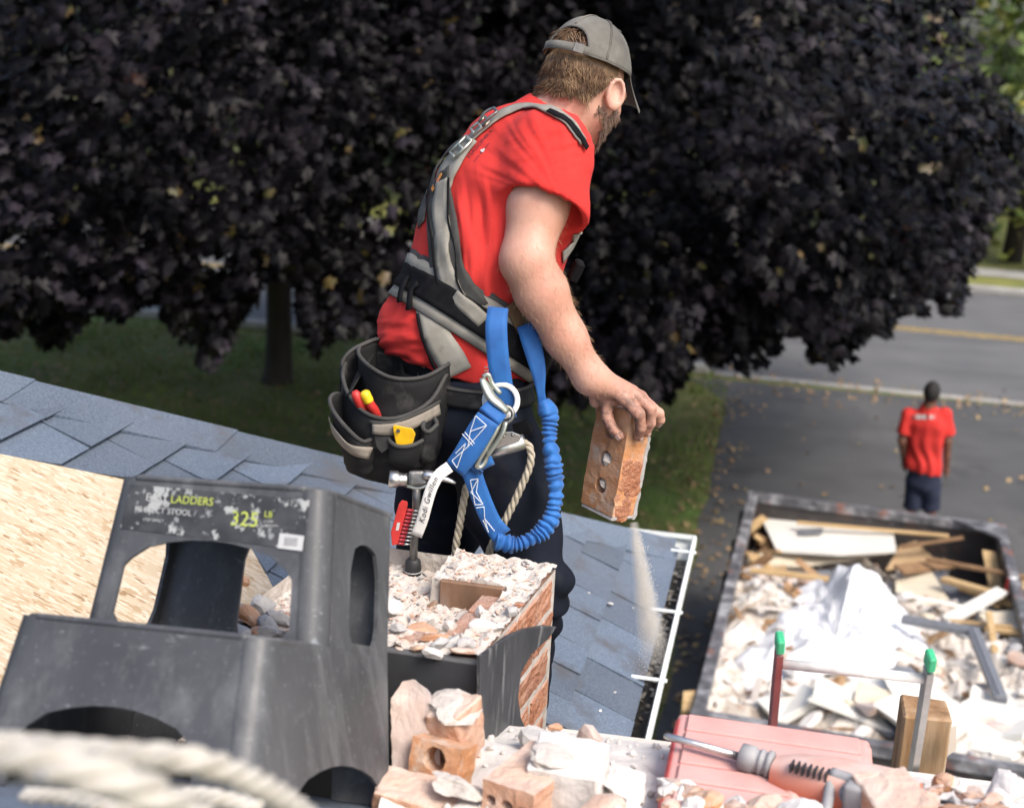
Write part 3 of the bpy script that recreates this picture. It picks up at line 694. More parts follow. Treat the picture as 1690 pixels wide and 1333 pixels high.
X_ = (TFp(.1,.4)-TFp(-.1,.4)).normalized(); Y_ = (TFp(0,.42)-TFp(0,.36)).normalized()
for (body, sz, x, h, m) in (("LADDERS", .0165, -.072, .405, 'ink_lime'), ("EASY", .0165, -.113, .4055, 'ink_white'), ("PROJECT STOOL /", .0125, -.128, .388, 'ink_white'), ("325", .030, .028, .3795, 'ink_lime'), ("LB", .0125, .080, .3945, 'ink_lime'),
        ("LOAD", .0055, .081, .387, 'ink_white'), ("CAPACITY", .005, .081, .381, 'ink_white'), ("STEP SAFELY", .0062, -.112, .3755, 'ink_white')):
    text_mesh(body, sz, TFp(x, h, .0024), X_, Y_, M[m], 'print', stk)
bq = [TFp(.108,.352,.0026), TFp(.146,.3505,.0026), TFp(.146,.372,.0026), TFp(.108,.3735,.0026)]
bl_ = mkobj('barcode_label', *prism(bq, (bq[1]-bq[0]).cross(bq[3]-bq[0]), .0006), M['ink_plain'], stk)
bc = MB(); q = -1
for k in range(15):
    x = .1165+k*.0014; wv = .0004+.0005*((k*7) % 3)/2; vv = [TFp(x,.356,.0032), TFp(x+wv,.356,.0032), TFp(x+wv,.3685,.0032), TFp(x,.3685,.0032)]; bc.add(vv, [(0,1,2,3)])
# (bars stay with the label sheet)
bars = bc.build('bar', M['ink_grey'], stk)
# ================================================================== CHIMNEY
def brick_extra(N, L, src, col, mix, ramp, noi):
    f = noi(24, 6, None, .65); return mix(ramp(f, [(.58, (0,0,0)), (.74, (.55,.55,.55))]), col, (.50,.42,.36))
M['brick'] = mat('red_brick', [(.3, (.22,.070,.032)), (.5, (.36,.135,.060)), (.72, (.46,.23,.13))], scale=34, rough=.9, bump=1, bscale=130, bdist=.007, rnd=.12, extra=brick_extra, dust=((.58,.50,.45), .45, 12))
M['brick_clean'] = mat('orange_brick', [(.3, (.40,.15,.055)), (.5, (.50,.22,.085)), (.72, (.54,.34,.22))], scale=16, rough=.9, bump=.7, bscale=90, bdist=.003, spots=[((.56,.46,.38), 22, .55, .72)], dust=((.60,.54,.49), .35, 14))
M['brick_dusty'] = mat('dusty_pink_brick', [(.3, (.40,.18,.095)), (.55, (.50,.29,.19)), (.75, (.58,.44,.36))], scale=16, rough=.95, bump=.9, bscale=80, bdist=.005, rnd=.1, dust=((.66,.60,.55), .6, 14))
M['mortar'] = mat('mortar', [(.3, (.36,.31,.27)), (.55, (.48,.43,.38)), (.75, (.58,.54,.50))], scale=25, rough=.95, bump=1, bscale=60, bdist=.006, dust=((.62,.57,.53), .5, 12))
M['mortar_grey'] = mat('grey_mortar', [(.3, (.26,.25,.24)), (.7, (.44,.42,.40))], scale=18, rough=.95, bump=.9, bscale=60, bdist=.004, dust=((.60,.58,.56), .55, 12))
M['liner'] = mat('flue_tile', [(.3, (.13,.075,.045)), (.55, (.22,.125,.075)), (.75, (.30,.24,.2))], scale=14, rough=.6, bump=.4, bscale=60, stretch=(1,1,.4))
def flash_extra(N, L, src, col, mix, ramp, noi):
    f = noi(4.0, 7, (14, 14, 1.2), .62); return mix(ramp(f, [(.56, (0,0,0)), (.74, (.8,.8,.8))]), col, (.36,.36,.36))
M['flashing'] = mat('black_flashing', [(.3, (.022,.023,.026)), (.7, (.045,.047,.052))], scale=8, rough=.5, bump=.35, bscale=26, bdist=.004, dust=((.3,.3,.3), .3, 10))
M['flashing_worn'] = mat('worn_black_flashing', [(.3, (.030,.031,.035)), (.7, (.06,.062,.068))], scale=8, rough=.5, bump=.45, bscale=26, bdist=.004, extra=flash_extra)
CT = 4.5; CF = Vector((-.03, 2.145, CT)); cu_ = Vector((-math.cos(R(12)), math.sin(R(12)), 0)); cv_ = Vector((math.sin(R(17.5)), math.cos(R(17.5)), 0)); CWD, CDP = .45, .44
def CH(a, b, h=0): return CF + cu_*a + cv_*b + Z*h
chim = empty('chimney', CH(CWD/2, CDP/2, -.8), 'half dismantled red brick chimney with black flashing and open flue', 'chimney')
core = MB(); core.add([CH(.0015,.0015,-.95), CH(CWD-.0015,.0015,-.95), CH(CWD-.0015,CDP-.0015,-.95), CH(.0015,CDP-.0015,-.95)]+[CH(.0015,.0015,-.012), CH(CWD-.0015,.0015,-.012), CH(CWD-.0015,CDP-.0015,-.012), CH(.0015,CDP-.0015,-.012)], [(0,1,2,3),(0,4,5,1),(1,5,6,2),(2,6,7,3),(3,7,4,0)])
# an L of lower wall at the back left, a sunken flue: one height field for the broken top
NA, NB = 96, 80
def top_h(a, b):
    h = .006*noise.noise(Vector((a*18, b*18, 1)))+.010*noise.noise(Vector((a*45, b*45, 5)))+.004*noise.noise(Vector((a*120, b*120, 8)))
    if b > .30: return h-(.050 if a > .20 else 0)
    if a < .055: return h-.004
    fr = min(1, b/.12)
    if a < .19:
        if .062 < a < .142 and .118 < b < .192: return -.105
        if b > .185: return h*1.4-.052+.02*max(0, (.20-b)/.015)*0
        return h*1.5-.010-.022*fr+.012*noise.noise(Vector((a*26, b*26, 3)))
    return h*1.5-.012-.034*min(1, b/.2)+.012*noise.noise(Vector((a*26, b*26, 3)))
hv, hf = [], []
for i in range(NA+1):
    for j in range(NB+1):
        a, b = CWD*i/NA, CDP*j/NB; edge = (i in (0, NA)) or (j in (0, NB))
        hv.append(CH(a+(.003*noise.noise(Vector((b*30, 0, 1))) if edge else 0), b+(.003*noise.noise(Vector((a*30, 7, 1))) if edge else 0), top_h(a, b)))
for i in range(NA):
    for j in range(NB):
        q = i*(NB+1)+j; hf.append((q, q+NB+1, q+NB+2, q+1)[::-1])
core.add(hv, hf)
core.build('mortar_bed', M['mortar'], chim)
lin = MB(); lin.add(*rbox(CH(.118, .297, -.052), .122, .012, .098, (cu_, cv_, Z), b=.003)); lin.add(*rbox(CH(.186, .245, -.07), .012, .10, .05, (cu_, cv_, Z), b=.003))
lin.build('flue_liner', M['liner'], chim)
hole = MB(); hole.add(*rbox(CH(.102, .155, -.095), .078, .072, .05, (cu_, cv_, Z), b=.002)); M['flue_dark'] = plain('flue_dark', (.012,.012,.012), .95); hole.build('flue_opening', M['flue_dark'], chim)  # solid dark block paints the shade down in the flue hole
br_ = random.Random(9); BH, BL = .058, .205
def broughen(v, f):
    bm = bmesh.new(); vs = [bm.verts.new(q) for q in v]
    for q in f: bm.faces.new([vs[i] for i in q])
    bmesh.ops.subdivide_edges(bm, edges=[e for e in bm.edges if e.calc_length() > .03], cuts=5, use_grid_fill=True)
    for q in bm.verts:
        w_ = q.co; q.co = w_+Vector((noise.noise(w_*70), noise.noise(w_*70+Vector((9,0,0))), noise.noise(w_*70+Vector((0,9,0)))))*.0026+Vector((noise.noise(w_*190), noise.noise(w_*190+Vector((9,0,0))), 0))*.0020
    bm.verts.index_update(); o = [q.co.copy() for q in bm.verts], [[x.index for x in q.verts] for q in bm.faces]; bm.free(); return o
for crs in range(9):
    z = -.050-crs*.071
    for side in range(4):
        Ls = (CDP, CWD, CDP, CWD)[side]; x = -.11 if crs % 2 else -.004
        while x < Ls-.01:
            x0, x1 = max(x, .003), min(x+BL, Ls-.003)
            if x1-x0 > .03:
                m_ = (x0+x1)/2; dd = .055+br_.uniform(-.0012,.0012)
                c = (CH(dd-.006, m_, z), CH(m_, CDP-dd+.006, z), CH(CWD-dd+.006, m_, z), CH(m_, dd-.006, z))[side]
                ax = (cv_, Z.cross(cv_), Z) if side in (0, 2) else (cu_, cu_.cross(Z), Z)
                if not (crs == 0 and side == 1 and m_ > .18) and not (crs == 0 and side == 2):
                    vv, ff = broughen(*rbox(c, x1-x0, .1, BH, ax, b=.003, jit=.0012, r=br_)); mkobj('brick', vv, ff, M['brick'], chim)
            x += BL+.010
RN_ = cv_.cross(Z)
fl = MB(); fl.add(*rbox(CH(CWD/2-.0, -.010, -.178), CWD+.012, .008, .33, (cu_, cv_, Z), b=.002)); fl.add(*rbox(CH(CWD/2, -.005, -.014), CWD, .016, .005, (cu_, cv_, Z), b=.002))
fl.build('front_flashing', M['flashing'], chim)
pl_o = CH(0, 0, 0)+RN_*.012
sp = [PPL(x, y, pl_o, RN_) for x, y in ((792,1083),(815,1066),(838,1049),(862,1036),(884,1029),(897,1030),(890,1050),(872,1078),(860,1110),(855,1150),(860,1185),(872,1212),(868,1250),(850,1300),(830,1330),(792,1330))]
bend = {3:.006, 4:.016, 5:.026, 6:.018, 7:.006}
sp = [p+RN_*bend.get(i, .0) for i, p in enumerate(sp)]
fo = mkobj('side_flashing', *prism(sp, RN_, .005), M['flashing_worn'], chim)
# ================================================================== IMPLICIT BODIES: smooth unions of tapered limbs, meshed on a grid
A3 = lambda v: np.array([v[0], v[1], v[2]], np.float32)
def s_cap(a, b, ra, rb):
    a, b = A3(a), A3(b); ba = b-a; bb = float(ba@ba)+1e-12
    def f(p):
        h = np.clip(((p-a)@ba)/bb, 0, 1); q = p-a-h[..., None]*ba
        return np.sqrt((q*q).sum(-1))-(ra+(rb-ra)*h)
    f.box = (np.minimum(a-ra, b-rb), np.maximum(a+ra, b+rb)); return f
def s_ell(c, ax, r):
    c = A3(c); m = np.array([A3(x) for x in ax]).T; r = np.array(r, np.float32)
    def f(p):
        q = ((p-c)@m)/r; k = np.sqrt((q*q).sum(-1)); g = q/r; k2 = np.sqrt((g*g).sum(-1))+1e-9
        return k*(k-1)/k2
    f.box = (c-max(r), c+max(r)); return f
def s_loft(pts, rs, rf, side):          # elliptical sections (side radius, front radius) along a poly-axis
    segs = []
    for i in range(len(pts)-1):
        a, b = A3(pts[i]), A3(pts[i+1]); t = (b-a)/np.linalg.norm(b-a); s = A3(side); s = s-t*(s@t); s /= np.linalg.norm(s); w_ = np.cross(t, s)
        segs.append((a, b, s, w_, t, rs[i], rs[i+1], rf[i], rf[i+1]))
    def f(p):
        out = None
        for a, b, s, w_, t, s0, s1, f0, f1 in segs:
            ba = b-a; h = np.clip(((p-a)@ba)/float(ba@ba), 0, 1); q = p-a-h[..., None]*ba
            R1 = s0+(s1-s0)*h; R2 = f0+(f1-f0)*h; mn = np.minimum(R1, R2)
            u, v, w2 = (q@s)/R1, (q@w_)/R2, (q@t)/mn; k = np.sqrt(u*u+v*v+w2*w2); d = (k-1)*mn
            out = d if out is None else smin(out, d, .035)
        return out
    return f
def smin(a, b, k):
    h = np.clip(.5+.5*(b-a)/k, 0, 1); return b+(a-b)*h-k*h*(1-h)
def smax(a, b, k): return -smin(-a, -b, k)
def surface_nets(f, lo, hi, h):
    n = [int(math.ceil((hi[i]-lo[i])/h))+1 for i in range(3)]
    X = [np.float32(lo[i])+np.arange(n[i], dtype=np.float32)*np.float32(h) for i in range(3)]
    D = np.empty(n, np.float32)
    for i in range(0, n[0], 12):
        g = np.stack(np.meshgrid(X[0][i:i+12], X[1], X[2], indexing='ij'), -1); D[i:i+12] = f(g)
    S_ = D < 0
    c = np.zeros([k-1 for k in n], np.int16); acc = np.zeros([k-1 for k in n]+[3], np.float32); cn = np.zeros([k-1 for k in n], np.float32)
    crn = [(i, j, k) for i in (0,1) for j in (0,1) for k in (0,1)]
    def sl(A, o): return A[o[0]:n[0]-1+o[0], o[1]:n[1]-1+o[1], o[2]:n[2]-1+o[2]]
    for o in crn:
        for ax in range(3):
            if o[ax] == 1: continue
            o2 = list(o); o2[ax] = 1; d0, d1 = sl(D, o), sl(D, o2); x = (d0 < 0) != (d1 < 0)
            t = np.where(x, d0/np.where(x, d0-d1, 1), 0)
            for q in range(3): acc[..., q] += np.where(x, (o[q]+(t if q == ax else 0)), 0)
            cn += x
    act = cn > 0; idx = -np.ones(act.shape, np.int64); ii = np.argwhere(act); idx[act] = np.arange(len(ii))
    V = (ii+acc[act]/cn[act][:, None])*h+np.array(lo)
    F = []
    for ax in range(3):
        b, c2 = (ax+1) % 3, (ax+2) % 3
        s0 = [slice(None)]*3; s0[ax] = slice(0, n[ax]-1); s1 = [slice(None)]*3; s1[ax] = slice(1, n[ax])
        a0, a1 = S_[tuple(s0)], S_[tuple(s1)]; e = np.argwhere(a0 != a1); fl = a0[tuple(e.T)]
        ok = (e[:, b] > 0) & (e[:, c2] > 0) & (e[:, b] < n[b]-1) & (e[:, c2] < n[c2]-1); e, fl = e[ok], fl[ok]
        qs = []
        for db, dc in ((1,1),(0,1),(0,0),(1,0)):
            q = e.copy(); q[:, b] -= db; q[:, c2] -= dc; qs.append(idx[tuple(q.T)])
        q = np.stack(qs, 1); q[~fl] = q[~fl][:, ::-1]; F.append(q)
    return V, np.concatenate(F)
def relax(V, F, it=2, lam=.5):
    E = np.concatenate([F[:, [0,1]], F[:, [1,2]], F[:, [2,3]], F[:, [3,0]]]); 
    for _ in range(it):
        s = np.zeros_like(V); c = np.zeros(len(V)); np.add.at(s, E[:,0], V[E[:,1]]); np.add.at(s, E[:,1], V[E[:,0]]); np.add.at(c, E[:,0], 1); np.add.at(c, E[:,1], 1)
        V = V+(s/np.maximum(c, 1)[:, None]-V)*lam
    return V
def vnormals(V, F):
    n = np.cross(V[F[:,2]]-V[F[:,0]], V[F[:,3]]-V[F[:,1]]); N_ = np.zeros_like(V)
    for k in range(4): np.add.at(N_, F[:,k], n)
    return N_/(np.linalg.norm(N_, axis=1)[:, None]+1e-12)
def vn(p, s, o=0.0):                    # cheap vectorised value noise, -1..1
    q = np.asarray(p)*s+o+100; i = np.floor(q).astype(np.int64); f = q-i; f = f*f*(3-2*f); r = 0
    for dx in (0,1):
        for dy in (0,1):
            for dz in (0,1):
                hsh = ((i[...,0]+dx)*73856093 ^ (i[...,1]+dy)*19349663 ^ (i[...,2]+dz)*83492791) & 0xffffff
                hsh = (hsh*1103515245+12345) & 0xffffff; hsh = (hsh ^ (hsh >> 9))*69069 & 0xffffff
                w_ = (f[...,0] if dx else 1-f[...,0])*(f[...,1] if dy else 1-f[...,1])*(f[...,2] if dz else 1-f[...,2]); r = r+w_*(hsh/8388607.5-1)
    return r
def bounds(pts, pad): p = np.array([A3(q) for q in pts]); return p.min(0)-pad, p.max(0)+pad
# ------------------------------------------------------------------ skin, cloth
def skin_extra(N, L, src, col, mix, ramp, noi):
    f = noi(15, 4, None, .6); col = mix(ramp(f, [(.46, (0,0,0)), (.66, (.42,.42,.42))]), col, (.50,.20,.145))
    f = noi(70, 4, None, .6); col = mix(ramp(f, [(.62, (0,0,0)), (.72, (.35,.35,.35))]), col, (.33,.15,.10))
    f = noi(260, 2, None); return mix(ramp(f, [(.62, (0,0,0)), (.70, (.25,.25,.25))]), col, (.36,.16,.10))
HANDP = P(1030, 690, 2.74)
def skin_mat(name, a, b, c, dirty=False):
    def ex(N, L, src, col, mix, ramp, noi):
        col = skin_extra(N, L, src, col, mix, ramp, noi)
        if dirty:
            vd = N.new('ShaderNodeVectorMath'); vd.operation = 'DISTANCE'; L.new(src, vd.inputs[0]); vd.inputs[1].default_value = HANDP
            mr = N.new('ShaderNodeMapRange'); mr.inputs[1].default_value = .088; mr.inputs[2].default_value = .030; L.new(vd.outputs['Value'], mr.inputs[0])
            mu = N.new('ShaderNodeMath'); mu.operation = 'MULTIPLY'; L.new(mr.outputs[0], mu.inputs[0]); L.new(ramp(noi(52, 7, None, .7), [(.40, (.08,.08,.08)), (.58, (.95,.95,.95))]), mu.inputs[1])
            col = mix(mu.outputs[0], col, (.075,.05,.043))
        return col
    return mat(name, [(.32, a), (.5, b), (.7, c)], scale=9, rough=.52, bump=.5, bscale=150, bdist=.0016, spec=.4, sss=.04, extra=ex)
M['skin'] = skin_mat('pale_skin', (.45,.225,.155), (.53,.29,.21), (.58,.35,.27), True)
def knit(N, L, src, col, mix, ramp, noi): return mix(ramp(noi(700, 2, None), [(.4, (0,0,0)), (.7, (.22,.22,.22))]), col, (.36,.028,.028))
M['red_shirt'] = mat('red_tshirt_cloth', [(.3, (.55,.030,.026)), (.7, (.64,.047,.040))], scale=4, rough=.9, spec=.18, bump=.35, bscale=700, bdist=.0008, sheen=.02, extra=knit, spots=[((.60,.14,.12), 10, .66, .85)])
M['navy'] = mat('navy_trousers', [(.3, (.007,.009,.015)), (.7, (.015,.018,.030))], scale=7, rough=.9, spec=.12, bump=.5, bscale=420, bdist=.001, spots=[((.040,.039,.039), 9, .58, .82)])
M['cap'] = mat('washed_grey_cap', [(.3, (.085,.080,.070)), (.5, (.130,.123,.108)), (.72, (.19,.18,.16))], scale=14, rough=.9, bump=.4, bscale=600, bdist=.001, spots=[((.10,.092,.08), 30, .6, .75)])
M['cap_trim'] = plain('cap_trim', (.10,.095,.085), .9)
M['hair'] = mat('brown_hair', [(.3, (.062,.033,.017)), (.5, (.140,.080,.042)), (.68, (.33,.215,.12))], scale=26, rough=.5, spec=.4)
M['beard'] = mat('brown_beard', [(.3, (.07,.035,.02)), (.6, (.13,.07,.04))], scale=60, rough=.6)
M['boot'] = plain('tan_boot_leather', (.16,.10,.055), .7); M['sole'] = plain('boot_sole', (.02,.02,.02), .8)
M['eye'] = plain('eye_white', (.6,.58,.55), .2); M['iris'] = plain('iris', (.05,.08,.1), .2)
# ------------------------------------------------------------------ the bricklayer
Y0 = 2.9
def Q(px, py, dy=0.0): return P(px, py, Y0+dy)
fA = R(25); F_ = Vector((math.cos(fA), math.sin(fA), 0)); SR_ = Vector((math.sin(fA), -math.cos(fA), 0))
footR = PPL(828, 1300, COR, RNOR); footL = PPL(742, 1235, COR, RNOR)
worker = empty('person', (footR+footL)/2, 'bricklayer in red T-shirt, grey cap and harness, leaning over and holding a brick', 'person')
spine = [Q(752,665,.0), Q(757,560,.0), Q(806,420,.03), Q(842,318,.06), Q(862,256,.085), Q(898,206,.10)]
rs_ = [.170,.150,.162,.175,.140,.075]; rf_ = [.130,.128,.142,.138,.100,.058]
shR = Q(846,238,.085)+SR_*.165+F_*.0; shL = Q(866,285,.11)-SR_*.145
shR = Q(908,250,-.065); elR = Q(868,430,-.16); wrR = Q(974,622,-.15)
# ---- held brick frame (its near upright arris runs between two photo points)
e0, e1 = P(1042,681,2.735), P(1008,868,2.725); BLd = (e1-e0).normalized(); BLEN = .221
vw = (e0-CAM).normalized(); cc_ = -(vw-BLd*vw.dot(BLd)).normalized(); rt_ = BLd.cross(cc_); rt_ = rt_ if rt_.x > 0 else -rt_
NB_ = (cc_*.72-rt_*.69).normalized(); NS_ = (cc_*.69+rt_*.72).normalized()
BW_, BT_ = .098, .060
BCEN = e0+BLd*(BLEN/2)-NB_*(BT_/2)-NS_*(BW_/2)
# ---- right hand
def onface(px, py, off=.010): return PPL(px, py, e0, NS_)+NS_*off
def onbed(px, py, off=.010): return PPL(px, py, e0, NB_)+NB_*off
tops = e0-NS_*(BW_/2)-NB_*(BT_/2)        # centre of the brick's top end
def between(a, b, t, bulge): return a.lerp(b, t)+bulge
fing = []
specs = [((1003,660),(1015,687),(1029,719),'b'), ((1022,650),(1042,678),(1048,719),'f'), ((1041,647),(1061,669),(1061,712),'f'), ((1057,655),(1075,677),(1080,697),'f')]
for k, (m_, p_, t_, s_) in enumerate(specs):
    fn_ = onbed if s_ == 'b' else onface
    tip = fn_(*t_, .0095 if k < 3 else .008); pip = fn_(*p_, .022); 
    mcp = tops-BLd*.030+NS_*(-.030+.0+.022*1)*0+NB_*0
    mcp = P(m_[0], m_[1], (tops.y+pip.y)/2-.012)
    dip = pip.lerp(tip, .55)+(NB_ if s_ == 'b' else NS_)*.007
    r = (.0118,.0120,.0115,.0100)[k]
    fing.append((mcp, pip, dip, tip, r))
prims = []
up_arm = [(shR, elR, .064, .053)]
def arm_sdf(sh, el, wr, fingers, thumb, sc=1.0, side=1):
    ex = (wr-el).normalized(); lft = (P(0,500,2.7)-P(100,500,2.7)).normalized()*side; fm = el.lerp(wr, .26)+lft*.004; f2 = el.lerp(wr, .66)+lft*.006
    bic = sh.lerp(el, .5)
    L1 = [s_cap(sh, bic, .061, .0580), s_cap(bic, el, .0580, .048), s_cap(el, fm, .048, .0500), s_cap(fm, f2, .0500, .0395), s_cap(f2, wr, .0395, .0310)]
    kn = [q[0] for q in fingers]
    L2 = [s_cap(wr, kn[0], .027, .0145), s_cap(wr, kn[1], .027, .0145), s_cap(wr, kn[2], .026, .0140), s_cap(wr, kn[3], .025, .0125)]
    Fg = []
    for mcp, pip, dip, tip, r in fingers:
        Fg.append([s_cap(mcp, pip, r*1.18, r*1.04), s_cap(pip, dip, r*1.04, r*.92), s_cap(dip, tip, r*.92, r*.80)])
    Fg.append([s_cap(thumb[0], thumb[1], .0155, .0125), s_cap(thumb[1], thumb[2], .0125, .0115), s_cap(thumb[2], thumb[3], .0115, .0095)])
    olec = s_cap(el, el+(el-wr).normalized()*.012, .036, .03)
    def f(p):
        d = L1[0](p)
        for g in L1[1:]: d = smin(d, g(p), .022)
        d = smin(d, olec(p), .02)
        h = L2[0](p)
        for g in L2[1:]: h = smin(h, g(p), .012)
        h = smin(h, s_cap(kn[0], kn[3], .0145, .0115)(p), .008)
        d = smin(d, h, .025)
        for ch_ in Fg:
            c = ch_[0](p)
            for g in ch_[1:]: c = smin(c, g(p), .004)
            d = smin(d, c, .0045)
        return d
    return f
thR = [wrR.lerp(fing[0][0], .35)-NS_*.012, P(983,662,2.775), tops-NS_*(BW_/2+.010)+BLd*.012+NB_*.012, tops-NS_*(BW_/2+.009)+BLd*.040+NB_*.006]
fR = arm_sdf(shR, elR, wrR, fing, thR)
lo, hi = bounds([shR, elR, wrR]+[q for t in fing for q in t[:4]]+thR, .07)
VA, FA = surface_nets(fR, lo, hi, .0033); VA = relax(VA, FA, 2, .4)
# ---- left arm hangs relaxed on the far side
elL = shL+Vector((-.05, .06, -.27)); wrL = elL+Vector((.02, .0, -.24))
fl_, dn = F_, Vector((.10, -.02, -.99)).normalized(); lat = F_
fingL = []
for k in range(4):
    m0 = wrL+dn*(.085-.004*abs(k-1))+lat*(.030-.020*k); p1 = m0+dn*.042-SR_*-.004; d1 = p1+dn*.024+SR_*.010; t1 = d1+dn*.018+SR_*.012
    fingL.append((m0, p1, d1, t1, (.0115,.0118,.0113,.0100)[k]))
thL = [wrL+dn*.025+lat*.022, wrL+dn*.055+lat*.045+SR_*.012, wrL+dn*.085+lat*.050+SR_*.018, wrL+dn*.108+lat*.046+SR_*.02]
fL = arm_sdf(shL, elL, wrL, fingL, thL)
lo, hi = bounds([shL, elL, wrL]+[q for t in fingL for q in t[:4]]+thL, .07)
VB, FB = surface_nets(fL, lo, hi, .005); VB = relax(VB, FB, 1, .4)
# ---- head and neck
HC = Q(965, 136, .135); psi = R(33); hp = R(24)
hf0 = Vector((math.sin(psi), math.cos(psi), 0)); hr_ = Vector((math.cos(psi), -math.sin(psi), 0)); hf_ = (hf0*math.cos(hp)-Z*math.sin(hp)).normalized(); hu_ = hr_.cross(hf_)
tl = R(4); hr_, hu_ = hr_*math.cos(tl)-hu_*math.sin(tl), hu_*math.cos(tl)+hr_*math.sin(tl)
HX = (hr_, hf_, hu_)
def Hd(x, y, z): return HC+hr_*x+hf_*y+hu_*z
nb_ = spine[-1]
hd = [s_ell(Hd(0,-.008,.015), HX, (.074,.096,.094)), s_ell(Hd(0,.032,-.048), HX, (.058,.060,.072)), s_cap(Hd(.050,.012,-.066), Hd(.012,.072,-.104), .021, .020), s_cap(Hd(-.050,.012,-.066), Hd(-.012,.072,-.104), .021, .020),
      s_cap(Hd(-.04,.080,.012), Hd(.04,.080,.012), .017, .017), s_cap(Hd(.043,.055,-.034), Hd(.05,.03,-.03), .026, .022), s_cap(Hd(-.043,.055,-.034), Hd(-.05,.03,-.03), .026, .022)]
nose = [s_cap(Hd(0,.095,-.004), Hd(0,.116,-.040), .009, .013), s_cap(Hd(-.012,.102,-.044), Hd(.012,.102,-.044), .008, .008)]
lips = s_cap(Hd(-.016,.092,-.070), Hd(.016,.092,-.070), .009, .009); lips2 = s_cap(Hd(-.013,.090,-.082), Hd(.013,.090,-.082), .009, .009)
eyeh = [s_cap(Hd(sx*.024,.099,-.006), Hd(sx*.040,.094,-.006), .010, .009) for sx in (1, -1)]
ears, earc = [], []
for sx in (1, -1):
    eu = (hu_*.96-hf_*.28).normalized(); er = (hr_*sx*.80-hf_*.60).normalized(); ef = er.cross(eu)
    c = Hd(sx*.084, -.006, -.018); ears.append(s_ell(c, (er, ef, eu), (.009,.021,.034))); ears.append(s_cap(Hd(sx*.070,.006,-.03), c, .012, .008))
    for q in range(8):
        a0, a1 = R(-50+q*32), R(-50+(q+1)*32); ears.append(s_cap(c+er*.005+(ef*-math.cos(a0))*.0175+eu*math.sin(a0)*.030, c+er*.005+(ef*-math.cos(a1))*.0175+eu*math.sin(a1)*.030, .0042, .0042))
    earc.append(s_ell(c+er*.010+ef*.003*0+hf_*.003+hu_*.004, (er, ef, eu), (.0085,.0135,.022)))
neck = [s_cap(Hd(0,-.036,-.055), nb_+Vector((0,0,-.03)), .058, .066), s_cap(Hd(0,.01,-.07), nb_+F_*.03, .046, .055), s_cap(nb_-Vector((0,0,.02)), spine[4], .075, .09)]
def fH(p):
    d = hd[0](p)
    for g in hd[1:]: d = smin(d, g(p), .022)
    for g in nose: d = smin(d, g(p), .008)
    d = smin(d, smin(lips(p), lips2(p), .004), .008)
    for g in eyeh: d = smax(d, -g(p), .012)
    e = ears[0](p)
    n_ = neck[0](p)
    for g in neck[1:]: n_ = smin(n_, g(p), .03)
    d = smin(d, n_, .022)
    for i in (0, 10):
        e = smin(ears[i](p), ears[i+1](p), .008); e = smax(e, -earc[i//10](p), .004)
        for g in ears[i+2:i+10]: e = smin(e, g(p), .003)
        d = smin(d, e, .005)
    return d
lo, hi = bounds([Hd(0,-.1,.11), Hd(0,.13,-.12), Hd(.09,0,0), Hd(-.09,0,0), nb_, spine[4]], .07)
VH, FH = surface_nets(fH, lo, hi, .0036); VH = relax(VH, FH, 2, .4)
# ---- torso and legs under the clothes, joined into the one body
hipR, hipL = Q(800,690,-.075), Q(742,690,.085); knR, knL = Q(880,962,-.10), Q(716,985,.10)
anR, anL = footR+Vector((0,0,.10)), footL+Vector((0,0,.10))
tor = s_loft(spine, [r-.018 for r in rs_], [r-.018 for r in rf_], SR_)
legs = [s_cap(hipR, knR, .082, .055), s_cap(knR, anR, .054, .036), s_cap(hipL, knL, .082, .055), s_cap(knL, anL, .054, .036)]
def fT(p):
    d = tor(p)
    for s in (shR, shL): d = smin(d, s_cap(spine[4], s, .06, .056)(p), .03)
    for g in legs: d = smin(d, g(p), .03)
    return d
lo, hi = bounds(spine+[shR, shL, knR, knL, anR, anL], .16); VT, FT_ = surface_nets(fT, lo, hi, .011)
VV = np.concatenate([VA, VB, VH, VT]); FF = np.concatenate([FA, FB+len(VA), FH+len(VA)+len(VB), FT_+len(VA)+len(VB)+len(VH)])
body = mkobj('body', VV, FF, M['skin'], worker, True)
for sx in (1, -1):
    eb = MB(); bm = bmesh.new(); bmesh.ops.create_uvsphere(bm, u_segments=14, v_segments=10, radius=.0115); bm.verts.index_update()
    eb.add([Hd(sx*.032,.082,-.006)+v.co for v in bm.verts], [[x.index for x in q.verts] for q in bm.faces]); bm.free(); eo = eb.build('eye', M['eye'], body, True)
# fingernails
nm = MB()
for k, (mcp, pip, dip, tip, r) in enumerate(fing):
    n_ = NB_ if k == 0 else NS_; t = (tip-dip).normalized(); s = t.cross(n_).normalized(); n_ = s.cross(t)
    n_ = n_ if n_.dot(NB_ if k == 0 else NS_) > 0 else -n_
    nm.add(*rbox(tip+n_*(r*.80)-t*.001, .0095, .011, .0016, (s, t, n_), b=.0007))
M['nail'] = plain('fingernail', (.50,.33,.27), .35); nm.build('fingernail', M['nail'], body)
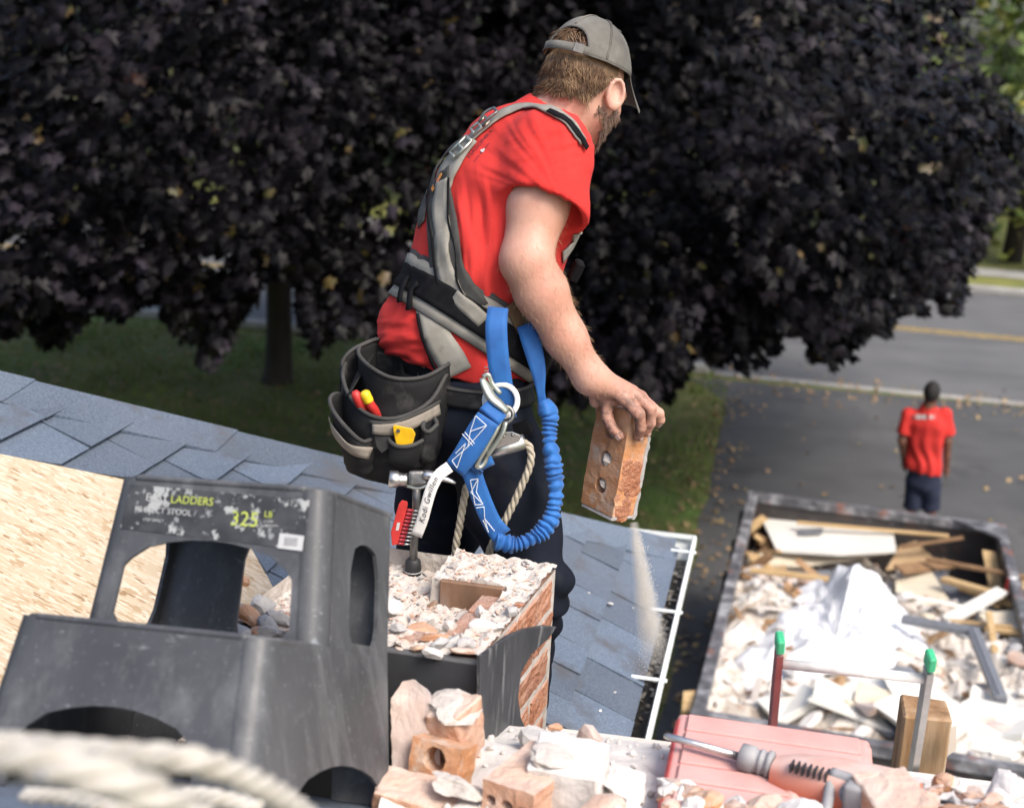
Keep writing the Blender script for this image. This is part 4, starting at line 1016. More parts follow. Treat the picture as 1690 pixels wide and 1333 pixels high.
# ------------------------------------------------------------------ T-shirt
sha, shb = Q(908,252,-.055), Q(898,340,-.115); sx_ = (shb-sha).normalized()
hemn = (P(1,1,1)-P(1,1,1))
h1_, h2_ = Q(829,320,-.11), Q(962,378,-.11); hemt = (h2_-h1_).normalized(); hem_n = (sx_-hemt*sx_.dot(hemt)).normalized(); hemc = h1_.lerp(h2_, .5)
shl_el = shL+(elL-shL)*.55
tor2 = s_loft(spine, [r+.004 for r in rs_], [r+.006 for r in rf_], SR_)
slR, slL = s_cap(sha, shb+sx_*.06, .080, .093), s_cap(shL, shl_el+(elL-shL).normalized()*.06, .082, .088)
inR, inL = s_cap(sha+sx_*.02, shb+sx_*.12, .070, .086), s_cap(shL+(elL-shL)*.1, shl_el+(elL-shL)*.5, .070, .080)
capR, capL = s_cap(spine[4], sha, .066, .074), s_cap(spine[4], shL, .064, .072)
belly = s_ell(Q(835,545,.02), (F_, SR_, Z), (.085,.13,.10)); ovr = s_ell(Q(695,540,-.01), (F_, SR_, Z), (.082,.13,.075))
nk1, nk2 = nb_-Vector((0,0,.03)), Hd(0,-.03,-.06)
neckcut = s_cap(nk1, nk2, .080, .066); collar = s_cap(nk1+(nk2-nk1)*.05, nk1.lerp(nk2, .40), .088, .079)
hn, hc_ = A3(hem_n), A3(hemc); ldn = A3((elL-shL).normalized()); lc = A3(shl_el)
wz, wn = A3(Q(745,604,0)), A3((F_*-.20-Z).normalized())
def fS(p):
    d = tor2(p); d = smin(d, capR(p), .05); d = smin(d, capL(p), .05); d = smin(d, belly(p), .05); d = smin(d, ovr(p), .045)
    s = slR(p); pl = (p-hc_)@hn; s = np.maximum(s, pl); s = np.maximum(s, -np.maximum(inR(p), -(pl+.075))); d = smin(d, s, .03)
    pl2 = (p-lc)@ldn; s = np.maximum(slL(p), pl2); s = np.maximum(s, -np.maximum(inL(p), -(pl2+.075))); d = smin(d, s, .03)
    d = smin(d, collar(p), .012); d = smax(d, -neckcut(p), .010); d = np.maximum(d, (p-wz)@wn)
    return d
lo, hi = bounds(spine+[sha, shb, shL, shl_el, nk2], .20); VS, FS = surface_nets(fS, lo, hi, .0045); VS = relax(VS, FS, 2, .45)
NSn = vnormals(VS, FS)
xs, ys, zs = projn(VS)
# folds: drape radiating from the shoulder and armpit, pulls above the belts
sp0 = np.array(Q(930,330,-.09)); dv = VS-sp0; rad = np.linalg.norm(dv, axis=1)
an = np.arctan2(ys-345, xs-930); wob = vn(VS, 6)*.9+vn(VS, 14, 7)*.35
near = VS[:,1] < 2.99
def streak(u, v, k=0): return vn(np.stack([u, v, np.full_like(u, k*3.7)], -1), 1.0)
f1 = (streak(an*9+wob*1.2, rad*9)*.8+streak(an*21+wob*2, rad*14, 1)*.55)*np.exp(-((rad-.15)/.13)**2)*.0034*np.clip((-an-1.0)*3, 0, 1)*np.clip((an+3.0)*3, 0, 1)*(an < 0)
# arcs across the shoulder cap
hy = np.hypot(xs-985, (ys-420)*1.05); ha_ = np.arctan2(ys-420, xs-985)
arc = (streak(hy/11+wob*1.5, ha_*5, 2)+streak(hy/5.5+wob*2, ha_*9, 3)*.6)*np.exp(-((xs-905)/75)**2-((ys-240)/62)**2)*.0036
back = (streak(xs/13+wob*1.2-ys/90, ys/70, 4)+streak(xs/6+wob*1.6-ys/120, ys/45, 5)*.6)*np.clip((ys-260)/90, 0, 1)*np.clip((520-ys)/60, 0, 1)*.0062*np.clip((850-xs)/60, .2, 1)
tuck = (streak(ys/14+xs/45+wob*1.6, xs/50, 6)+streak(ys/7+xs/30+wob*2, xs/30, 7)*.6)*np.clip((ys-515)/40, 0, 1)*.0085*np.clip((740-xs)/60, 0, 1)
pull = np.sin((xs-800)/8.0+wob*2)*np.clip((ys-420)/60, 0, 1)*np.clip((505-ys)/20, 0, 1)*np.exp(-((xs-800)/55)**2)*.0045
slv = np.sin(xs/13+ys/24+wob*2.4)*np.clip((ys-275)/35, 0, 1)*np.clip((xs-850)/30, 0, 1)*np.clip((380-ys)/30, 0, 1)*.0022
big_ = vn(VS, 9, 3)*.0035+vn(VS, 24, 5)*.0022+vn(VS, 60, 6)*.0008
VS = VS+NSn*(f1+arc+back+tuck+pull+slv+big_)[:, None]; VS = relax(VS, FS, 1, .3)
shirt = mkobj('shirt', VS, FS, M['red_shirt'], worker, True)
bvhS = BVHTree.FromPolygons([tuple(v) for v in VS], FS.tolist())
# hem stitch line and print on the shoulder blade
def cast(px, py, bvh, near_y=2.95):
    d = ray(px, py).normalized(); h = bvh.ray_cast(CAM, d)
    if h[0] is not None: return h[0], h[1]
    h = bvh.find_nearest(P(px, py, near_y)); return h[0], h[1]
# ------------------------------------------------------------------ trousers and boots
pel = s_loft([Q(752,676,0), Q(754,620,0)], [.178,.168], [.142,.136], SR_)
tl_ = [s_cap(hipR, hipR.lerp(knR, .5), .108, .094), s_cap(hipR.lerp(knR, .5), knR, .094, .080), s_cap(knR, knR.lerp(anR, .55), .078, .074), s_cap(knR.lerp(anR, .55), anR, .074, .078)]
tl2 = [s_cap(hipL, hipL.lerp(knL, .5), .108, .094), s_cap(hipL.lerp(knL, .5), knL, .094, .078), s_cap(knL, knL.lerp(anL, .55), .078, .072), s_cap(knL.lerp(anL, .55), anL, .072, .078)]
but = s_ell(Q(690,700,.01), (F_, SR_, Z), (.080,.14,.11))
tz, tn_ = A3(Q(752,598,0)), A3((Z+F_*-.08).normalized())
def fP(p):
    d = smin(pel(p), but(p), .05)
    a = tl_[0](p)
    for g in tl_[1:]: a = smin(a, g(p), .025)
    b = tl2[0](p)
    for g in tl2[1:]: b = smin(b, g(p), .025)
    d = smin(d, smin(a, b, .012), .035)
    d = np.maximum(d, (p-tz)@tn_); return d
lo, hi = bounds([Q(752,560,0), hipR, hipL, knR, knL, anR-Vector((0,0,.03)), anL-Vector((0,0,.03))], .16); lo[2] = min(anR.z, anL.z)-.085
VP, FP = surface_nets(fP, lo, hi, .0068); VP = relax(VP, FP, 2, .45); nP = vnormals(VP, FP)
wb2 = vn(VP, 5)*2.2+vn(VP, 11, 4)*.9
dd_ = np.sin(VP[:,2]*62+VP[:,0]*24+wb2*2.2)*.0070*(.45+.55*np.exp(-((VP[:,2]-knR.z)/.18)**2))+vn(VP, 8, 2)*.008+vn(VP, 20, 6)*.003
VP = VP+nP*dd_[:, None]; VP = relax(VP, FP, 1, .3)
trousers = mkobj('trousers', VP, FP, M['navy'], worker, True)
bvhP = BVHTree.FromPolygons([tuple(v) for v in VP], FP.tolist())
nS = len(VS); bvhC = BVHTree.FromPolygons([tuple(v) for v in VS]+[tuple(v) for v in VP], FS.tolist()+(FP+nS).tolist())
for ft in (footR, footL):
    bd = (F_+RUP*0); bd = (bd-RNOR*bd.dot(RNOR)).normalized(); bs = bd.cross(RNOR)
    bo = [s_ell(ft+bd*.075+RNOR*.045, (bd, bs, RNOR), (.115,.050,.045)), s_cap(ft+RNOR*.05-bd*.02, ft+Vector((0,0,.16)), .050, .055), s_ell(ft-bd*.02+RNOR*.04, (bd, bs, RNOR), (.06,.045,.045))]
    rn, f0_ = A3(RNOR), A3(ft)
    def fB_(p):
        d = smin(smin(bo[0](p), bo[1](p), .04), bo[2](p), .03); return np.maximum(d, -((p-f0_)@rn-.034))
    lo, hi = bounds([ft+bd*.2, ft-bd*.1, ft+Vector((0,0,.2))], .07); v, f = surface_nets(fB_, lo, hi, .007); bt = mkobj('boot', relax(v, f, 1), f, M['boot'], worker, True)
    sm_ = MB(); sm_.add(*rbox(ft+bd*.05+RNOR*.026, .27, .10, .022, (bd, bs, RNOR), b=.008, seg=2)); sm_.build('sole', M['sole'], bt)
# ------------------------------------------------------------------ cap
cap = MB(); NA_, NR = 84, 22
def cap_r(az, t):                       # az 0 = forward; t 0 rim .. 1 top
    rim = .040+.012*math.cos(az); rim -= .010*(1-math.cos(az))*.5
    bk = abs(((az-math.pi+math.pi) % (2*math.pi))-math.pi); da = abs(math.atan2(math.sin(az-math.pi), math.cos(az-math.pi)))
    zb = rim
    if da < .62: zb = rim+.002+.056*math.sqrt(max(0, 1-(da/.62)**2.4))
    top = .128; th = math.asin(max(-1, min(1, (zb+.012)/(top+.012)))); ph = th+(math.pi/2-th)*t
    z = -.012+(top+.012)*math.sin(ph); q = math.cos(ph)**.86
    seam = .0016*max(0, math.cos(az*3))**40
    wr = .0018*noise.noise(Vector((math.cos(az)*3, math.sin(az)*3, t*4)))+.0008*noise.noise(Vector((math.cos(az)*9, math.sin(az)*9, t*9)))
    return ((.0890+wr)*q+seam)*math.sin(az), ((.115+wr)*q+seam)*math.cos(az)-.010, z
cv, cf_ = [], []
for i in range(NA_):
    for j in range(NR+1): cv.append(Hd(*cap_r(2*math.pi*i/NA_, j/NR)))
for i in range(NA_):
    k = (i+1) % NA_
    for j in range(NR): cf_.append((i*(NR+1)+j, k*(NR+1)+j, k*(NR+1)+j+1, i*(NR+1)+j+1)[::-1])
cap.add(cv, cf_)
capo = cap.build('cap', M['cap'], worker, True); so_ = capo.modifiers.new('t', 'SOLIDIFY'); so_.thickness = .0022; so_.offset = 1
# edge binding, strap, buckle, button, brim
bd_ = [Hd(*[c*1.012 if n_ < 2 else c for n_, c in enumerate(cap_r(2*math.pi*i/NA_, 0))]) for i in range(NA_+1)]
tb2 = MB(); tb2.add(*tube(bd_, .0019, 6, cap=False)); tb2.build('edge_binding', M['cap_trim'], capo, True)
sm2 = MB(); bs_ = []
for i in range(15):
    az = math.pi-.66+1.32*i/14; bs_.append((.0880*math.sin(az), .1135*math.cos(az)-.010))
for i, (x, y) in enumerate(bs_): pass
sv_, sf_ = [], []
for i, (x, y) in enumerate(bs_):
    rim = .040+.012*math.cos(math.pi-.66+1.32*i/14)-.010
    for k, (o, zz_) in enumerate(((0, -.001), (0, .0165), (.002, .0165), (.002, -.001))): sv_.append(Hd(x*(1+o*12), y*(1+o*9), rim+zz_))
for i in range(14):
    for k in range(4): sf_.append((i*4+k, i*4+(k+1) % 4, i*4+4+(k+1) % 4, i*4+4+k))
sm2.add(sv_, sf_); sm2.build('strap', M['cap'], capo, True)
az = math.pi-.42; M['buckle'] = plain('dull_buckle', (.22,.20,.17), .35, .8); bk = MB(); bk.add(*rbox(Hd(.0905*math.sin(az), .1165*math.cos(az)-.010, .027), .022, .004, .021, ((hr_*-math.cos(az)+hf_*math.sin(az)).normalized(), (hr_*math.sin(az)+hf_*math.cos(az)).normalized(), hu_), b=.0015)); bk.build('buckle', M['buckle'], capo)
for k in range(6):
    az = k*math.pi/3+.0; ps = [Hd(*[q_*1.026 for q_ in cap_r(az, t)]) for t in np.linspace(.02 if abs(az-math.pi) > .7 else .05, .98, 14)]
    for o_ in (-.0017, .0017):
        sm_ = MB(); sm_.add(*tube([p_+hr_*(o_*math.cos(az))+hf_*(-o_*math.sin(az)) for p_ in ps], .0011, 5)); sm_.build('seam', M['cap'], capo, True)
    if k % 2 == 1 or True:
        az2 = az+math.pi/6
        if abs(az2-math.pi) > .7: et = MB(); pe = Hd(*[q_*1.026 for q_ in cap_r(az2, .62)]); et.add(*torus(pe, (pe-Hd(0,0,.03)), .0035, .0013, 14, 6)); et.build('eyelet', M['cap_trim'], capo, True)
bt = MB(); bt.add(*rock(4, .014, .014, .008, HX, Hd(0,-.006,.130), cuts=0, sub=2, rough=0)); bt.build('button', M['cap'], capo, True)
bv_, bf_ = [], []; NU, NV = 18, 7
for lay in (0, 1):
    for i in range(NU+1):
        az = -1.0+2.0*i/NU
        for j in range(NV+1):
            t = j/NV; x, y, z = cap_r(az, 0); ex_ = .088*math.cos(az*.72)**.8*t
            bv_.append(Hd(x*(1+.12*t), y+ex_, z+.004-.026*t-.060*(x/.075)**2*t**.7*.55 - lay*.003))
n1 = (NU+1)*(NV+1)
for i in range(NU):
    for j in range(NV):
        a = i*(NV+1)+j; bf_.append((a, a+NV+1, a+NV+2, a+1)); bf_.append((n1+a+1, n1+a+NV+2, n1+a+NV+1, n1+a))
for i in range(NU): a = i*(NV+1)+NV; bf_.append((a, a+NV+1, n1+a+NV+1, n1+a))
for j in range(NV): bf_.append((j, j+1, n1+j+1, n1+j)); a = NU*(NV+1)+j; bf_.append((a+1, a, n1+a, n1+a+1))
brm = MB(); brm.add(bv_, bf_); brm.build('brim', M['cap'], capo, True)
# ------------------------------------------------------------------ hair and beard strands
bvhH = BVHTree.FromPolygons([tuple(v) for v in VH], FH.tolist()); hrn = random.Random(31)
def hs(x, y, z):                        # point on the head surface below the direction (x,y,z)
    d = (hr_*x+hf_*y+hu_*z).normalized(); o = Hd(0,-.008,-.01); h = bvhH.ray_cast(o+d*.3, -d); 
    return (h[0], h[1]) if h[0] else (o+d*.09, d)
hm = MB()
for k in range(3000):
    az = math.pi+hrn.gauss(0, .80)
    if abs(az-math.pi) > 1.85: continue
    da_ = abs(az-math.pi); zz_ = hrn.uniform(-.36-.05*math.sin(az*9), .30)
    if da_ > .95 and zz_ < -.40+.52*(da_-.95)/.35: continue
    if da_ > 1.35 and zz_ < .12: continue
    p, n = hs(math.sin(az), math.cos(az), zz_)
    ln = hrn.uniform(.020, .046)*(1.0 if da_ < .9 else .55 if da_ < 1.25 else .35); dirn = (-hu_*.85-hf_*.10+hr_*(hrn.gauss(0,.34)+.25*(1 if az < math.pi else -1)*.4)).normalized(); dirn = (dirn-n*dirn.dot(n)).normalized()
    curl = hrn.uniform(.1, .95) if zz_ < -.08 else hrn.uniform(-.1, .18); sid = hr_*hrn.gauss(0, .65); pts = []; q = p+n*hrn.uniform(.001, .006)
    for s in range(6):
        t = s/5; pts.append(q); q = q+(dirn+n*(curl*t*t*1.6+.02)+sid*t*t*.8+hu_*(curl*.5*t*t*t)).normalized()*(ln/5)
        h = bvhH.find_nearest(q)
        if h[0] is not None and (q-h[0]).dot(h[1]) < .002: q = h[0]+h[1]*.003
    w0 = hrn.uniform(.0007, .0015); hm.add(*tube(pts, [w0, w0, w0, w0*.9, w0*.7, w0*.2], 3, cap=False))
for k in range(150):                    # tuft pushed through the opening of the cap
    az = math.pi+max(-.5, min(.42, hrn.gauss(.05, .28))); p = Hd(.070*math.sin(az), .094*math.cos(az)-.008, hrn.uniform(.040, .074)); n = (hr_*math.sin(az)+hf_*math.cos(az)+hu_*.4).normalized()
    s0 = hr_*(-1 if hrn.random() < .7 else .4)*hrn.uniform(.5,1.0)-hu_*hrn.uniform(.2,.7)+n*.12; q = p; pts = []; 
    for s in range(6): pts.append(q); q = q+(s0-n*(.12*s)).normalized()*hrn.uniform(.006,.010)
    hm.add(*tube(pts, [.0014]*4+[.001,.0003], 3, cap=False))
# fine pale hairs on the bare forearm
bvA = BVHTree.FromPolygons([tuple(v) for v in VA], FA.tolist()); ah = MB()
for k in range(1100):
    u = hrn.random(); c = elR.lerp(wrR, u) if hrn.random() < .8 else shR.lerp(elR, .6+.4*hrn.random()); d = Vector((hrn.gauss(0,1), hrn.gauss(0,1), hrn.gauss(0,1))).normalized(); h = bvA.ray_cast(c+d*.2, -d)
    if h[0] is None: continue
    t = ((wrR-elR).normalized()+Vector((hrn.gauss(0,.35), hrn.gauss(0,.35), hrn.gauss(0,.35)))).normalized(); L_ = hrn.uniform(.006,.014); p = h[0]; n = h[1]
    ah.add(*tube([p, p+n*.0022+t*L_*.5, p+n*.0030+t*L_], [.00022,.0002,.00006], 3, cap=False))
M['arm_hair'] = plain('arm_hair', (.36,.24,.13), .5); ah.build('arm_hair', M['arm_hair'], body)
# the scalp under the strands
sc_v, sc_f = [], []; GA, GB = 40, 16
for i in range(GA+1):
    az = math.pi-1.78+3.56*i/GA; low = -.34 if abs(az-math.pi) < .9 else -.34+.56*min(1, (abs(az-math.pi)-.9)/.4)
    for j in range(GB+1):
        zz_ = low+(.62-low)*j/GB; p, n = hs(math.sin(az), math.cos(az), zz_); ed = min(1, j/3)*min(1, i/3, (GA-i)/3)
        sc_v.append(p+n*(-.003+.007*ed+.0015*noise.noise(p*80)))
for i in range(GA):
    for j in range(GB): a = i*(GB+1)+j; sc_f.append((a, a+1, a+GB+2, a+GB+1))
hm.add(sc_v, sc_f)
hm.build('hair', M['hair'], worker, True)
bmh = MB()
for k in range(1900):
    az = hrn.uniform(-1.75, 1.75); zz_ = hrn.uniform(-1.25, -.25) if abs(az) < 1.1 else hrn.uniform(-.95, .0)
    if abs(az) > 1.15 and zz_ > -.55: continue
    if abs(az) < .55 and zz_ > -.48: continue
    p, n = hs(math.sin(az), math.cos(az), zz_); d = (-hu_*.8+hf_*.25+n*.6+hr_*hrn.gauss(0,.2)).normalized(); L_ = hrn.uniform(.006,.013)
    bmh.add(*tube([p-n*.001, p+d*L_*.5, p+(d*.9-hu_*.3)*L_], [.0008,.0007,.0002], 3, cap=False))
bmh.build('beard', M['beard'], worker)
# ================================================================== HARNESS, TOOL BELT (worn) and what hangs from them
M['web_tan'] = mat('grey_tan_webbing', [(.3, (.20,.185,.155)), (.7, (.29,.275,.24))], scale=30, rough=.85, bump=.5, bscale=900, bdist=.0008, spots=[((.12,.11,.09), 20, .62, .8)])
M['web_dark'] = mat('dark_grey_webbing', [(.3, (.034,.033,.031)), (.7, (.062,.060,.056))], scale=30, rough=.85, bump=.5, bscale=700, bdist=.0008)
M['belt_black'] = mat('black_elastic', [(.3, (.006,.006,.007)), (.7, (.012,.012,.014))], scale=60, rough=.95, spec=.1, bump=.5, bscale=800, bdist=.0008)
M['leather'] = mat('charcoal_pouch_cloth', [(.3, (.010,.010,.011)), (.7, (.022,.022,.023))], scale=12, rough=.8, spec=.2, bump=.6, bscale=500, bdist=.001, spots=[((.075,.072,.068), 16, .56, .82)])
M['pouch_tan'] = mat('pouch_tan_band', [(.3, (.22,.19,.155)), (.7, (.31,.275,.23))], scale=20, rough=.8, bump=.4, bscale=500, spots=[((.12,.10,.08), 25, .6, .78)])
M['steel'] = mat('steel', [(.3, (.50,.50,.48)), (.7, (.66,.66,.64))], scale=40, rough=.32, metal=.95, bump=.1, rough_var=.1)
M['steel_dark'] = mat('worn_dark_steel', [(.3, (.10,.10,.10)), (.7, (.30,.29,.27))], scale=35, rough=.42, metal=.85, bump=.3, bscale=90)
M['zinc'] = mat('zinc_steel', [(.3, (.40,.42,.36)), (.7, (.55,.57,.50))], scale=20, rough=.35, metal=.8, bump=.1)
def ribbon(centers, normals, widths, thick, lift=.002, cols=4, crown=.0, conform=None):
    """strap: rows across the path, lifted off what it lies on; closed with thickness"""
    n = len(centers); v = []; f = []; ws = widths if hasattr(widths, '__len__') else [widths]*n
    C = [Vector(c) for c in centers]
    for i in range(n):
        t = (C[min(i+1,n-1)]-C[max(i-1,0)]).normalized(); nn = Vector(normals[i]).normalized(); s = t.cross(nn).normalized(); nn = s.cross(t)
        row = []
        for k in range(cols+1):
            u = k/cols-.5; p = C[i]+s*(u*ws[i])
            if conform:
                h = conform.find_nearest(p)
                if h[0] is not None and (h[0]-p).length < .03: p = p*.25+h[0]*.75
            row.append((p, nn))
        for p, m in row: v.append(p+m*(lift+thick))
        for p, m in row: v.append(p+m*lift)
    c1 = cols+1; k2 = 2*c1
    for i in range(n-1):
        for k in range(cols):
            a = i*k2+k; f.append((a, a+1, a+k2+1, a+k2)); b = a+c1; f.append((b+1, b, b+k2, b+k2+1))
        a = i*k2; f.append((a, a+k2, a+k2+c1, a+c1)); a = i*k2+cols; f.append((a+k2, a, a+c1, a+k2+c1))
    f.append(tuple(range(cols+1))[::-1]+tuple(range(c1, c1+cols+1))); e = (n-1)*k2; f.append(tuple(range(e, e+cols+1))+tuple(range(e+c1+cols, e+c1-1, -1)))
    return v, f
def path_on(pts, n, bvh=None, y=2.95):
    sp = smooth_path(pts, n); C, N_ = [], []
    for q in sp:
        p, m = cast(q[0], q[1], bvh or bvhC, y); m = m if m.dot(CAM-p) > -.15 or bvh is None else -m; C.append(p); N_.append(m)
    # even out the normals and small ripples of the cloth
    for _ in range(3):
        N_ = [(N_[max(i-1,0)]+N_[i]*2+N_[min(i+1,n-1)]).normalized() for i in range(n)]
    for _ in range(2):
        C = [C[i] if i in (0, n-1) else (C[i-1]+C[i]*2+C[i+1])/4 for i in range(n)]
    return C, N_, [q[2] for q in sp] if len(sp[0]) > 2 else None
har = mkobj('safety_harness', *ribbon(*(lambda a: (a[0], a[1]))(path_on([(733,302),(731,335),(733,400),(743,462),(770,520)], 26)), .040, .004, .0072, conform=bvhC), M['web_tan'], worker, True)
har['label'] = 'grey tan padded suspender harness over the red shirt'
PXM = .00125
def strap(pts, n, m, name='strap', thick=.003, lift=.003, conf=True, par=None, cols=4):
    C, N_, W_ = path_on(pts, n); v, f = ribbon(C, N_, [w_*PXM for w_ in W_] if W_ else .04, thick, lift, conform=bvhC if conf else None, cols=cols)
    return mkobj(name, v, f, m, par or har, True)
# padded vertical suspender: dark edges with a tan middle, and black piping lines
strap([(728,292,66),(728,335,58),(734,400,60),(746,462,66),(776,520,72)], 26, M['web_dark'], 'strap_pad', .004, .0035, cols=8)
for off in (-17, 15):
    strap([(733+off,296,3.2),(731+off,335,3.2),(733+off,400,3.2),(744+off,462,3.2),(770+off,518,3.2)], 26, M['belt_black'], 'piping', .0022, .0108, cols=2)
# the yoke on the shoulder blades, then the strap over the near shoulder
strap([(731,315,46),(741,285,52),(760,255,46),(782,232,34)], 16, M['web_tan'], 'yoke', .004, .004)
strap([(716,318,16),(722,285,20),(742,254,18),(768,232,14)], 16, M['web_dark'], 'yoke_edge', .003, .005)
strap([(770,240,24),(795,216,26),(822,195,26),(850,182,26),(880,178,24),(912,186,22),(940,206,20),(960,236,18)], 40, M['web_tan'], 'shoulder_strap', .003, .004)
strap([(905,188,10),(930,200,10),(950,222,10),(964,246,10)], 20, M['belt_black'], 'strap_edge', .002, .008)
strap([(716,300,22),(702,335,24),(697,372,24)], 12, M['web_dark'], 'far_strap', .003, .003)
# buckles of the shoulder strap
def local(px, py, px2, py2):
    a, n_ = cast(px, py, bvhC); b, m_ = cast(px2, py2, bvhC); t = (b-a).normalized(); n_ = ((n_+m_)*.5); n_ = (n_-t*n_.dot(t)).normalized(); return a, b, t, n_, t.cross(n_)
for (x0, y0, x1, y1, w_) in ((790,221,806,208,.030), (758,258,776,240,.032)):
    a, b, t, n_, s = local(x0, y0, x1, y1); c = (a+b)/2+n_*.013; bm_ = MB(); L_ = (b-a).length*1.5
    for u, ax, ln in ((-.5, s, w_), (.5, s, w_), (0, s, w_)): bm_.add(*tube([c+t*(u*L_)-s*w_/2, c+t*(u*L_)+s*w_/2], .0026, 8))
    for u in (-.5, .5): bm_.add(*tube([c+s*(u*w_)-t*L_/2, c+s*(u*w_)+t*L_/2], .0026, 8))
    bm_.build('buckle', M['zinc'], har, True)
a, b, t, n_, s = local(800,214,826,194); bm_ = MB()
dr = [a+n_*.014+s*.014, a.lerp(b,.5)+n_*.022+s*.016, b+n_*.020+s*.012, b+n_*.022, b+n_*.020-s*.012, a.lerp(b,.5)+n_*.022-s*.016, a+n_*.014-s*.014]
bm_.add(*tube(smooth_path(dr, 24), .0030, 8)); bm_.build('adjuster_loop', M['steel_dark'], har, True)
# woven badge: dark lozenge with an orange cat-like blot left plain, orange bars
a, b, t, n_, s = local(718,322,740,283); c = (a+b)/2+n_*.0105; up_ = t; 
M['badge'] = plain('badge_dark', (.035,.03,.028), .8); M['badge_o'] = plain('badge_orange', (.60,.24,.05), .8); M['badge_p'] = plain('badge_salmon', (.62,.22,.13), .8)
bd2 = MB(); bd2.add(*prism([c-t*.026-s*.010, c-t*.026+s*.008, c-t*.002+s*.013, c+t*.026+s*.008, c+t*.028, c+t*.018-s*.012], n_, .0015)); bo_ = bd2.build('badge', M['badge'], har)
def blot(cen, rx, ry, m, th0=.0012):
    pts = [cen+s*(rx*math.cos(q*.628+.2)*(1+.18*math.sin(q*2.3)))+t*(ry*math.sin(q*.628+.2)) for q in range(10)]; mkobj('badge_mark', *prism([p+n_*th0 for p in pts], n_, .001), m, bo_)
blot(c+t*.009, .0058, .011, M['badge_o']); blot(c+t*.004+s*.002, .0045, .0065, M['badge_p'], .0017)
for q, h in ((-.006,.006),(-.001,.004),(.004,.006)): mkobj('badge_mark', *prism([c+s*(q-.0015)-t*.022+n_*.0012, c+s*(q+.0015)-t*.022+n_*.0012, c+s*(q+.0015)-t*(.022-h*1.6)+n_*.0012, c+s*(q-.0015)-t*(.022-h*1.6)+n_*.0012], n_, .001), M['badge_o'], bo_)
# back support belt: rings in a plane that dips to the front, cast onto the clothes
def ring_on(c, tilt, n=72, roll=0.0, y=None):
    T = (F_*math.cos(tilt)-Z*math.sin(tilt)).normalized(); S_ = (SR_*math.cos(roll)+Z*math.sin(roll)).normalized(); C, N_ = [], []
    for i in range(n+1):
        a = 2*math.pi*i/n; d = (T*math.cos(a)+S_*math.sin(a)).normalized(); h = bvhC.ray_cast(c+d*.6, -d)
        p = h[0] if h[0] is not None else c+d*.15; C.append(p); N_.append(d)
    for _ in range(3): C = [(C[i-1 if i else n-1]+C[i]*2+C[(i+1) % (n+1) if i < n else 1])/4 for i in range(n+1)]
    return C, N_
def belt_ring(px, py, dy, tilt, width, th, lift, m, name, par, arc=None, roll=0.0):
    C, N_ = ring_on(Q(px,py,dy), tilt, 72, roll)
    if arc: C, N_ = C[arc[0]:arc[1]], N_[arc[0]:arc[1]]
    return mkobj(name, *ribbon(C, N_, width, th, lift, cols=6, conform=bvhC), m, par, True)
BT_T = R(33)
belt_ring(744,500,.01,BT_T,.108,.004,.003,M['web_dark'],'support_pad',har)
belt_ring(742,503,.01,BT_T,.096,.004,.0062,M['web_tan'],'support_panel',har)
belt_ring(742,503,.01,BT_T,.054,.004,.0105,M['belt_black'],'support_belt',har)
# belt keepers near the spine
for pts in (((684,462),(676,480),(668,505)), ((700,470),(690,488),(681,518))):
    C, N_, _ = path_on(pts, 8); C = [c+n*.014+n*.006*math.sin(i/7*math.pi) for i, (c, n) in enumerate(zip(C, N_))]
    mkobj('belt_keeper', *ribbon(C, N_, .013, .003, .001, cols=2), M['belt_black'], har, True)
# leg strap running down under the belt
strap([(702,498,34),(712,528,38),(724,560,44),(742,590,50),(756,616,50)], 18, M['web_tan'], 'lower_strap', .003, .004)
strap([(692,520,5),(700,556,5),(714,590,5),(726,616,5)], 14, M['belt_black'], 'lower_strap_edge', .003, .0075, cols=2)
strap([(756,486,22),(775,506,24),(797,530,24)], 12, M['web_tan'], 'side_panel', .003, .012)
# chest strap in front (seen beyond the arm)
strap([(953,384,18),(948,396,22),(938,410,24),(926,424,24)], 12, M['web_tan'], 'front_strap', .003, .003)
bx_ = MB(); bx_.add(*rbox(Q(951,447,-.01), .020, .03, .045, rot_axes(.2,.35,.2), b=.004)); bx_.build('chest_buckle', M['belt_black'], har)
M['web_brown'] = plain('brown_webbing', (.12,.075,.040), .9); web_b = path_on([(836,500,20),(846,520,20),(858,545,18)], 8); mkobj('front_keeper', *ribbon(web_b[0], web_b[1], .024, .003, .012, cols=2), M['web_brown'], har)
